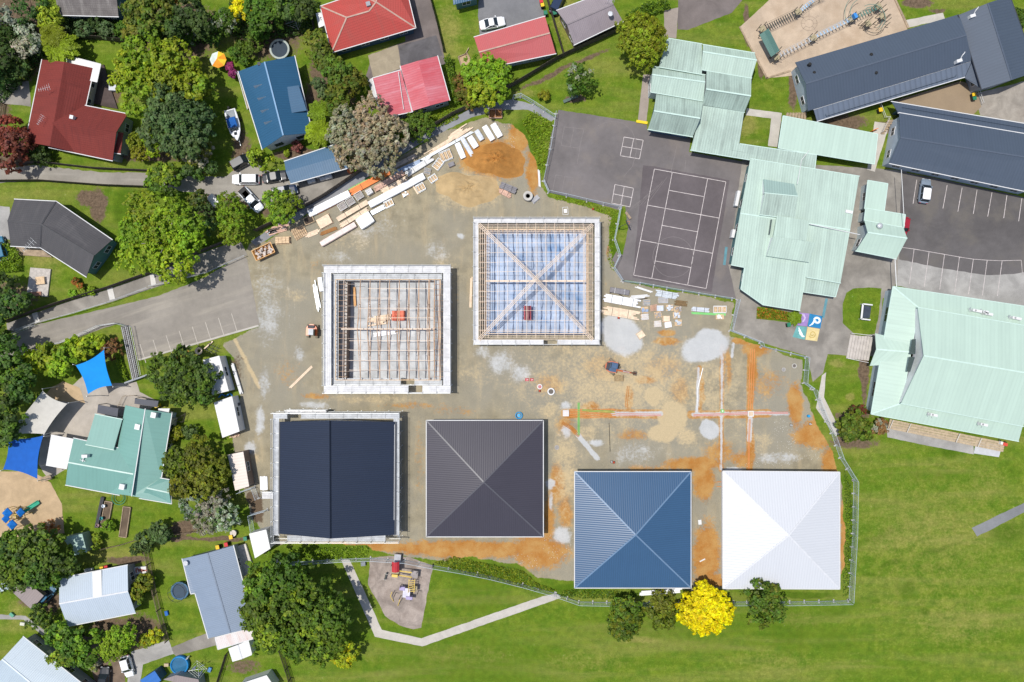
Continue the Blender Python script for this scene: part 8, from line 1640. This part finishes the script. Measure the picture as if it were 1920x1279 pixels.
# goal frame, sawhorse structure by the road
def hoop():
    p = P(1160, 429); t = thing('basketball_post', 'dark basketball post with backboard on the grass sliver', 'basketball post', (p.x, p.y, 0)); mb = MB(); mb.tube((0, 0, 0), (0, 0, 3.0), .07, 8, .05); mb.tube((0, 0, 2.7), (.9, .4, 3.0), .05, 6); mb.build('pole', POSTM, t, local=True); mb = MB(); mb.box(.95, .45, .05, 1.1, 2.7, 3.5, .4); mb.build('backboard', M('dark_board', (.08, .08, .09), .6), t, local=True); mb = MB(); mb.torus(1.2, .58, 2.8, .23, .02, 20, 6); mb.build('rim', ORNG, t, local=True)
hoop()
bp_ = P(1177, 401); table('pale timber bench at the top of the grass sliver', 1178, 404, 1.4, .4, .45, ang((1173, 398), (1182, 410)), TIMBER2, 'bench', 'bench')
table('dark green bench at the edge of the small tree on the school lawn', 1070, 185, 2.7, .5, .45, ang((1058, 189), (1082, 179)), M('bench_green', (.09, .13, .11), .6), 'bench', 'bench')
t = thing('shade_table', 'white framed table with a dark glass top on the grass island', 'table', P(1626, 585)); mb = MB()
ca = [P(1618, 570, 1.0), P(1636, 572, 1.0), P(1632, 600, 1.0), P(1615, 598, 1.0)]; mb.beam(ca[0], ca[1], .22, .08); mb.beam(ca[3], ca[2], .22, .08); mb.beam(ca[0], ca[3], .3, .08); mb.build('frame', WHITE, t); mb = MB(); mb.prism([(q.x, q.y) for q in (P(1620, 573, 1.), P(1634, 575, 1.), P(1631, 597, 1.), P(1618, 596, 1.))], .9, .96); mb.build('top', M('dark_top', (.05, .06, .08), .25), t)
for q in ca: mb = MB(); mb.tube((q.x, q.y, 0), (q.x, q.y, .98), .05, 6); mb.build('leg', WHITE, t)
t = thing('sandpit_edging', 'broken timber sandpit frame on the lawn by the brown driveway', 'timber frame', P(872, 108), -0.0); mb = MB()
for a, b in (((859, 107), (866, 128)), ((866, 128), (884, 116)), ((884, 116), (876, 100)), ((876, 100), (859, 107)), ((872, 103), (879, 90))): mb.beam(P(*a, .15), P(*b, .15), .12, .3)
mb.build('rails', TIMBER2, t); mb = MB(); mb.prism([P2(860, 108), P2(876, 101), P2(883, 116), P2(866, 127)], 0, .04); mb.build('sand', SAND, t)
def rotary(label, x, y, s_=1.4, a=.4):
    p = P(x, y, 1.9); t = thing('clothes_line', label, 'clothes line', (p.x, p.y, 0), a); mb = MB(); mb.tube((0, 0, 0), (0, 0, 1.9), .035, 8); mb.build('pole', GALV, t, local=True); mb = MB()
    for i in range(4): q = 1.571 * i; mb.tube((0, 0, 1.7), (s_ * math.cos(q), s_ * math.sin(q), 1.95), .022, 6)
    for k in (.45, .7, 1.): [mb.tube((s_ * k * math.cos(1.571 * i), s_ * k * math.sin(1.571 * i), 1.75 + .2 * k), (s_ * k * math.cos(1.571 * (i + 1)), s_ * k * math.sin(1.571 * (i + 1)), 1.75 + .2 * k), .012, 4) for i in range(4)]
    mb.build('arms', GALV, t, local=True); return t
rotary('rotary clothes line on the shaded grass by the round tank', 552, 38, 1.7); t = rotary('rotary clothes line with washing at the bottom edge', 371, 1256, 1.6, .1)
mb = MB()
for i, (x, y) in enumerate(((-.7, .3), (-.5, .5), (.4, -.6), (.1, -.9), (-.9, .1), (.7, .5))): mb.box(x, y, .5, .04, 1.2, 1.86, i * .7)
tag(mb.build('washing', M('washing_cloth', (.25, .3, .42), .8, .3, 4.), t, local=True), 'x', 'x'); o = list(t.children)[-1]; del o['label']; del o['category']
# umbrella, pools, tanks, bins
p = P(408, 111, 2.2); t = thing('parasol', 'round parasol with orange, yellow and white segments on the back lawn', 'parasol', (p.x, p.y, 0)); n = 8
for i in range(n):
    a0, a1 = 6.283 * i / n, 6.283 * (i + 1) / n; mb = MB(); r_ = 1.42; e0, e1, c0 = (r_ * math.cos(a0), r_ * math.sin(a0), 2.0), (r_ * math.cos(a1), r_ * math.sin(a1), 2.0), (0, 0, 2.5); mb.add([c0, e0, e1, (0, 0, 2.47), (e0[0], e0[1], 1.97), (e1[0], e1[1], 1.97)], [(0, 1, 2), (5, 4, 3), (1, 4, 5, 2)]); mb.build('segment', (M('parasol_orange', (.78, .30, .02), .7), M('parasol_yellow', (.80, .52, .03), .7), M('parasol_orange', (.78, .30, .02), .7), M('parasol_yellow', (.80, .52, .03), .7), M('parasol_white', (.62, .70, .66), .7), M('parasol_white', (.62, .70, .66), .7), M('parasol_white', (.62, .70, .66), .7), M('parasol_orange', (.78, .30, .02), .7))[(i + 2) % 8], t, local=True)
mb = MB(); mb.tube((0, 0, 0), (0, 0, 2.55), .03, 8); mb.build('pole', WHITE, t, local=True)
def tramp(label, x, y, r_, rim, mat_, name, cat, hh=.8, net=None, water=None):
    p = P(x, y, hh); t = thing(name, label, cat, (p.x, p.y, 0)); mb = MB()
    if water:
        mb.lathe(0, 0, [(r_ * .84, .05), (r_ * .86, hh), (r_ * .93, hh + .08), (r_, hh), (r_ * 1.02, hh * .5), (r_, 0)], 32); mb.build('wall', rim, t, local=True, smooth=True); mb = MB(); mb.lathe(0, 0, [(r_ * .85, hh * .5), (r_ * .85, hh * .8), (0, hh * .81)], 32); mb.build('water', water, t, local=True)
    else:
        mb.lathe(0, 0, [(r_ * .8, hh), (r_ * .82, hh + .05), (r_ * .98, hh + .05), (r_, hh), (r_ * .98, hh - .04), (r_ * .8, hh)], 32); mb.build('pad', rim, t, local=True); mb = MB(); mb.lathe(0, 0, [(r_ * .81, hh - .12), (r_ * .81, hh - .03), (0, hh - .02)], 32); mb.build('mat', mat_, t, local=True)
        for i in range(6): a = 6.283 * i / 6; mb = MB(); mb.tube((r_ * .95 * math.cos(a), r_ * .95 * math.sin(a), 0), (r_ * .95 * math.cos(a), r_ * .95 * math.sin(a), hh + (1.2 if net else 0)), .04, 6); mb.build('leg', GALV, t, local=True)
        if net: mb = MB(); mb.torus(0, 0, hh + 1.2, r_ * .95, .03); mb.build('net_ring', BLACK, t, local=True)
tramp('large round trampoline with pale grey-green rim above the blue house', 524, 92, 1.72, M('rim_pale', (.36, .40, .36), .6), M('mat_dark', (.016, .032, .052), .6), 'trampoline', 'trampoline', .9)
tramp('dark blue rimmed trampoline on the lawn beside the blue-grey roofed house', 337, 1108, 1.55, M('rim_blue', (.05, .12, .20), .6), M('mat_navy', (.03, .055, .085), .6), 'trampoline', 'trampoline', .8, net=True)
tramp('round bright blue above-ground pool at the bottom edge', 336, 1248, 1.55, M('pool_blue', (.015, .20, .48), .4), None, 'paddling_pool', 'pool', .75, water=M('pool_water', (.03, .13, .24), .08, .1, spec=.6))
mb = MB(); mb.beam(P(350, 1236, 1.0), P(354, 1230, .1), .4, .06); mb.beam(P(350, 1236, .1), P(350, 1236, 1.0), .06, .06); tag(mb.build('pool_ladder', WHITE), 'little white ladder leaning against the bright blue pool', 'ladder')
p = P(225, 933); t = thing('spring_ring', 'green round metal frame on the lawn below the preschool', 'play ring', (p.x, p.y, 0)); mb = MB(); mb.torus(0, 0, .4, 1.15, .05); mb.torus(0, 0, .25, .75, .04); mb.build('ring', M('ring_green', (.03, .24, .15), .5), t, local=True)
def bin_(label, x, y, col, lidc, a=.2):
    p = P(x, y, .9); t = thing('wheelie_bin', label, 'bin', (p.x, p.y, 0), a); mb = MB(); mb.box(0, 0, .48, .55, .05, .95, 0, 1.15, 1.15); mb.build('bin_body', col, t, local=True); mb = MB(); mb.box(0, 0, .62, .7, .95, 1.03, 0, .95, .95); mb.build('lid', lidc, t, local=True)
    mb = MB(); mb.tube((-.2, -.3, .1), (.2, -.3, .1), .1, 10); mb.build('wheel_axle', BLACK, t, local=True)
BK = M('bin_black', (.03, .03, .03), .6); YL = M('bin_yellow', (.78, .48, .02), .5); RL = M('bin_red', (.6, .03, .04), .5); GL = M('bin_green', (.02, .18, .10), .5)
for lb, x, y, l in (('yellow lidded bin above the blue-grey roof, right of a red one', 433, 1007, YL), ('orange-yellow lidded bin against the blue-grey roof edge', 408, 1026, YL), ('pink-red lidded bin beside an orange-yellow one at the blue-grey roof', 424, 1021, RL), ('yellow-orange lidded bin behind the pale blue house', 191, 1066, YL), ('red lidded bin behind the pale blue house', 199, 1064, RL), ('red lidded bin at the top edge beside the grey drive', 1015, 3, RL), ('yellow lidded bin at the top edge beside the grey drive', 1017, 9, YL), ('teal bin nearest the salmon roof corner', 1023, 24, GL), ('teal bin beside the mauve house corner', 1040, 24, GL), ('green bin lying near the mural tiles', 1479, 609, GL), ('yellow lidded bin at the end of the timber deck', 1826, 178, YL), ('green bin below the yellow one at the timber deck', 1827, 184, GL), ('yellow lidded bin between the slate rooms beside the ramp', 1651, 206, YL), ('small green lidded bin beside the peaked white shed', 460, 1010, GL)): bin_(lb, x, y, BK, l)
mb = MB(); p = P(1639, 244, .5); mb.beam((p.x - .5, p.y - .2, .5), (p.x + .5, p.y + .2, .5), .08, .9); tag(mb.build('orange_barrier', ORNG), 'orange plastic barrier at the foot of the narrow timber stairs', 'barrier')
mb = MB(); p = P(440, 998); mb.lathe(p.x, p.y, [(.55, .65), (.55, .72), (.08, .72), (.08, 0)], 18); mb.lathe(p.x, p.y, [(.4, 0), (.4, .08), (.1, .1)], 14); tag(mb.build('round_table', M('table_pale', (.60, .54, .48), .7)), 'round pale outdoor table by the silver-grey tree', 'table')
mb = MB(); p = P(375, 658); mb.lathe(p.x, p.y, [(.3, .45), (.62, .62), (.65, .5), (.35, 0), (.3, .45)], 18); tag(mb.build('cable_reel', PALEP), 'pale round timber reel on the grass above the upper site cabin', 'reel')
for i, (a, b, lb) in enumerate((((206, 940), (197, 988), 'narrow raised garden bed below the preschool, left one of two'), ((240, 950), (232, 1006), 'longer raised garden bed below the preschool, right one of two'))):
    pa, pb = P(*a), P(*b); t = thing('raised_garden_bed', lb, 'garden bed', (pa + pb) / 2, group='raised garden beds below the preschool'); e = (pb - pa).normalized(); s_ = Vector((-e.y, e.x, 0)) * .62; u = Vector((0, 0, .2)); mb = MB()
    for sg in (-1, 1): mb.beam(pa + s_ * sg + u, pb + s_ * sg + u, .12, .4)
    mb.beam(pa - s_ + u, pa + s_ + u, .12, .39); mb.beam(pb - s_ + u, pb + s_ + u, .12, .39); mb.build('edging', TIMBER2, t); mb = MB(); mb.prism([tuple((q).to_2d()) for q in (pa - s_ * .92, pb - s_ * .92, pb + s_ * .92, pa + s_ * .92)], 0, .3); mb.build('soil', asphalt('bed_soil_%d' % i, (.13, .095, .065), .2, (.2, .15, .1), .6), t)
boards('dark shelf of toys and boxes along the fence below the preschool', (192, 932), (180, 990), .6, .5, M('shelf_dark', (.05, .05, .055), .7), 2, 2, 'storage_rack', 'storage rack', ragged=.05, straps=0); 
for i, (x, y, c, lb) in enumerate(((194, 949, (.62, .66, .70), 'white bucket on the dark shelf below the preschool'), (190, 972, (.03, .25, .25), 'teal tub on the dark shelf below the preschool'), (183, 985, (.3, .2, .2), 'maroon pot at the end of the dark shelf below the preschool'))): p = P(x, y, .8); mb = MB(); mb.lathe(p.x, p.y, [(.22, .5), (.30, .9), (.25, .9), (.2, .6), (0, .6)], 14); tag(mb.build('tub', M('tub_%d' % i, c, .5)), lb, 'tub')
for i, (x, y, a, mat, lb) in enumerate(((345, 663, .3, ORNG, 'orange and white trestle on the grass above the upper site cabin'), )): p = P(x, y); mb = MB(); mb.beam((p.x - .9, p.y - .2, .5), (p.x + .9, p.y + .2, .5), .12, .12); mb.beam((p.x - 1.0, p.y - .9, .4), (p.x - 1.0, p.y + .6, .4), .1, .1); mb.beam((p.x + .9, p.y - .6, .4), (p.x + .9, p.y + .9, .4), .1, .1); mb.beam((p.x - .9, p.y - .2, 0), (p.x - .9, p.y - .2, .5), .1, .1); mb.beam((p.x + .9, p.y + .2, 0), (p.x + .9, p.y + .2, .5), .1, .1); tag(mb.build('trestle', mat), lb, 'trestle')
p = P(400, 652); t = thing('gate_frame', 'dark steel gate frames stacked beside the road end', 'gate frame', (p.x, p.y, 0), -.4); mb = MB()
for k in range(3): mb.beam((-1.2, -.7 + .5 * k, .3), (1.3, -.9 + .6 * k, .5), .06, .06); mb.beam((-.9 + .8 * k, -.9, .2), (-.6 + .7 * k, .8, .5), .06, .06); mb.tube((-.9 + .9 * k, -.7, 0), (-.9 + .9 * k, -.7, .3), .04, 6)
mb.build('frames', POSTM, t, local=True); mb = MB(); mb.beam(P(383, 654, .3), P(399, 640, .3), .2, .12); tag(mb.build('pale_beam', PALEP), 'pale beam leaning by the dark gate frames at the road end', 'beam')
p = P(445, 757); t = thing('generator', 'dark generator trailer between the two upper cabins', 'generator', (p.x, p.y, 0), -.3); mb = MB(); mb.box(0, 0, 1.2, .7, .3, 1.0); mb.build('housing', M('gen_dark', (.08, .08, .09), .5), t, local=True)
for sy in (-.42, .42): mb = MB(); mb.tube((0, sy - .06, .25), (0, sy + .06, .25), .25, 12); mb.build('wheel', TYRE, t, local=True)
mb = MB(); p = P(421, 742); mb.path([(p.x - 1, p.y - .3, .1), (p.x - .4, p.y + .3, .1), (p.x + .3, p.y - .1, .1), (p.x + 1., p.y + .4, .1), (p.x + 1.4, p.y, .1)], .12, 8); tag(mb.build('blue_hose', M('hose_blue', (.01, .14, .40), .5)), 'blue hose heap between the two upper cabins', 'hose')
mb = MB(); p = P(266, 1068); mb.box(p.x, p.y, 2.0, 1.2, 0, .5, .1); a_ = mb.build('sand_box', WHITE); tag(a_, 'white framed box of red toys beside the paling fence', 'box'); mb = MB()
for i in range(5): mb.box(p.x - .7 + i * .35, p.y + .1 * (i % 2), .25, .8, .5, .53, .1 + i * .4)
mb.build('toys', M('toy_red', (.42, .16, .12), .7), a_)
p = P(169, 1068); mb = MB(); mb.box(p.x, p.y, 1.3, .55, 0, .6, .15); tag(mb.build('white_cabinet', WHITE), 'white cabinet behind the pale blue house', 'cabinet')
for i, (x, y, c, lb) in enumerate(((312, 1247, (.5, .4, .25), 'tan drum among the clutter left of the blue pool'), (300, 1256, (.35, .36, .38), 'grey box among the clutter left of the blue pool'), (393, 1256, (.1, .25, .5), 'blue garment on the grass right of the clothes line'), (312, 1150, (.02, .12, .4), 'small blue toy by the paling fence'), (22, 1153, (.1, .3, .2), 'green drain lid on the pale path'), (42, 1170, (.6, .6, .5), 'white scattered item on the lawn beside the pale path'))): p = P(x, y, .3); mb = MB(); mb.box(p.x, p.y, .75, .5, 0, .35, i * .6, .9, .85); mb.box(p.x, p.y, .8, .55, .35, .39, i * .6, .9, .9); tag(mb.build(('drum', 'box', 'garment', 'toy', 'drain_lid', 'garden_item')[i], M('clutter_%d' % i, c, .7)), lb, ('drum', 'box', 'garment', 'toy', 'lid', 'item')[i])
# painted mural tiles on the forecourt
def tile(label, c, mat, motif):
    t = thing('mural_tile', label, 'mural', P(*[sum(q[k] for q in c) / 4 for k in (0, 1)]), group='painted mural tiles'); mb = MB(); mb.prism([P2(*q) for q in c], .012, .035); mb.build('painted_square', mat, t); motif(t, c)
def uvp(c, u, v, z=.045): a = lp(c[0], c[1], u); b = lp(c[3], c[2], u); q = lp(a, b, v); return P(q[0], q[1], z)
def stroke(t, c, pts, wd, mat, nm='motif'):
    mb = MB()
    for k, (a, b) in enumerate(zip(pts[:-1], pts[1:])): w0 = wd[min(k, len(wd) - 1)]; mb.beam(uvp(c, *a, .042 + .0008 * k), uvp(c, *b, .042 + .0008 * k), w0, .006)
    mb.build(nm, mat, t)
def spiral(cx, cy, r0, r1, a0, turns, n=22): return [(cx + (r0 + (r1 - r0) * i / n) * math.cos(a0 + turns * 6.283 * i / n), cy + (r0 + (r1 - r0) * i / n) * math.sin(a0 + turns * 6.283 * i / n)) for i in range(n + 1)]
MW = M('mural_white', (.74, .78, .80), .8, .05)
tile('purple mural tile with pale shape, upper left of four', [(1497, 586), (1517, 588), (1513, 612), (1495, 610)], M('mural_purple', (.30, .20, .44), .8, .1), lambda t, c: stroke(t, c, [(.2, .2), (.5, .1), (.7, .4), (.5, .7)], [.35, .3, .25], M('mural_lilac', (.48, .40, .60), .8)))
tile('blue mural tile with a white curling tail shape, upper right of four', [(1518, 588), (1542, 593), (1538, 616), (1514, 612)], M('mural_blue', (.02, .19, .40), .8, .1), lambda t, c: (stroke(t, c, [(.14, .92), (.3, .8), (.42, .6)] + [(.46, .48)] + spiral(.66, .42, .24, .16, 3.3, .95), [.16, .28, .36, .36], MW)))
tile('teal mural tile with a white leaping sea creature, lower left of four', [(1494, 611), (1513, 613), (1509, 637), (1486, 632)], M('mural_teal', (.13, .34, .33), .8, .1), lambda t, c: stroke(t, c, [(.25, .12), (.36, .3), (.5, .5), (.66, .68), (.82, .8), (.92, .74)], [.2, .4, .5, .36, .2], MW))
tile('yellow mural tile with an ochre spiral, lower right of four', [(1514, 613), (1537, 617), (1532, 640), (1510, 637)], M('mural_yellow', (.62, .50, .24), .8, .1), lambda t, c: stroke(t, c, spiral(.5, .5, .08, .3, 0, 1.4), [.1], M('mural_ochre', (.42, .30, .06), .8)))
mb = MB(); mb.beam(P(1550, 560, .02), P(1543, 596, .02), .45, .03); tag(mb.build('teal_bench', M('bench_teal', (.10, .24, .28), .6)), 'thin teal strip bench beside the mural tiles', 'bench') if False else struct(mb.build('painted_strip', M('bench_teal', (.10, .24, .28), .6)))
mb = MB(); mb.beam(P(1362, 463, .02), P(1358, 497, .02), .45, .03); struct(mb.build('painted_strip', M('bench_teal', (.10, .24, .28), .6)))
# long white conduits bridging the mint roofs
for a, b, z0, z1, lb in (((1518, 420), (1612, 440), 4.3, 3.6, 'white pipe run across the mint roofs towards the annex'), ((1690, 318), (1696, 424), 4.4, 4.2, 'white overhead cable from the slate row to the annex'), ((1678, 484), (1681, 538), 3.1, 3.3, 'white covered link pipe between annex and hall')):
    mb = MB(); mb.tube(P(*a, z0), P(*b, z1), .07 if 'cable' not in lb else .045, 8); tag(mb.build('roof_pipe', WHITE), lb, 'pipe')
mb = MB(); mb.tube(P(1517, 282, 3.05), P(1503, 300, 3.05), .05, 6); mb.tube(P(1503, 300, 3.05), P(1495, 345, 3.8), .05, 6); tag(mb.build('roof_cable', WHITE), 'white cable drooping over the mint roof near the walkway', 'cable')
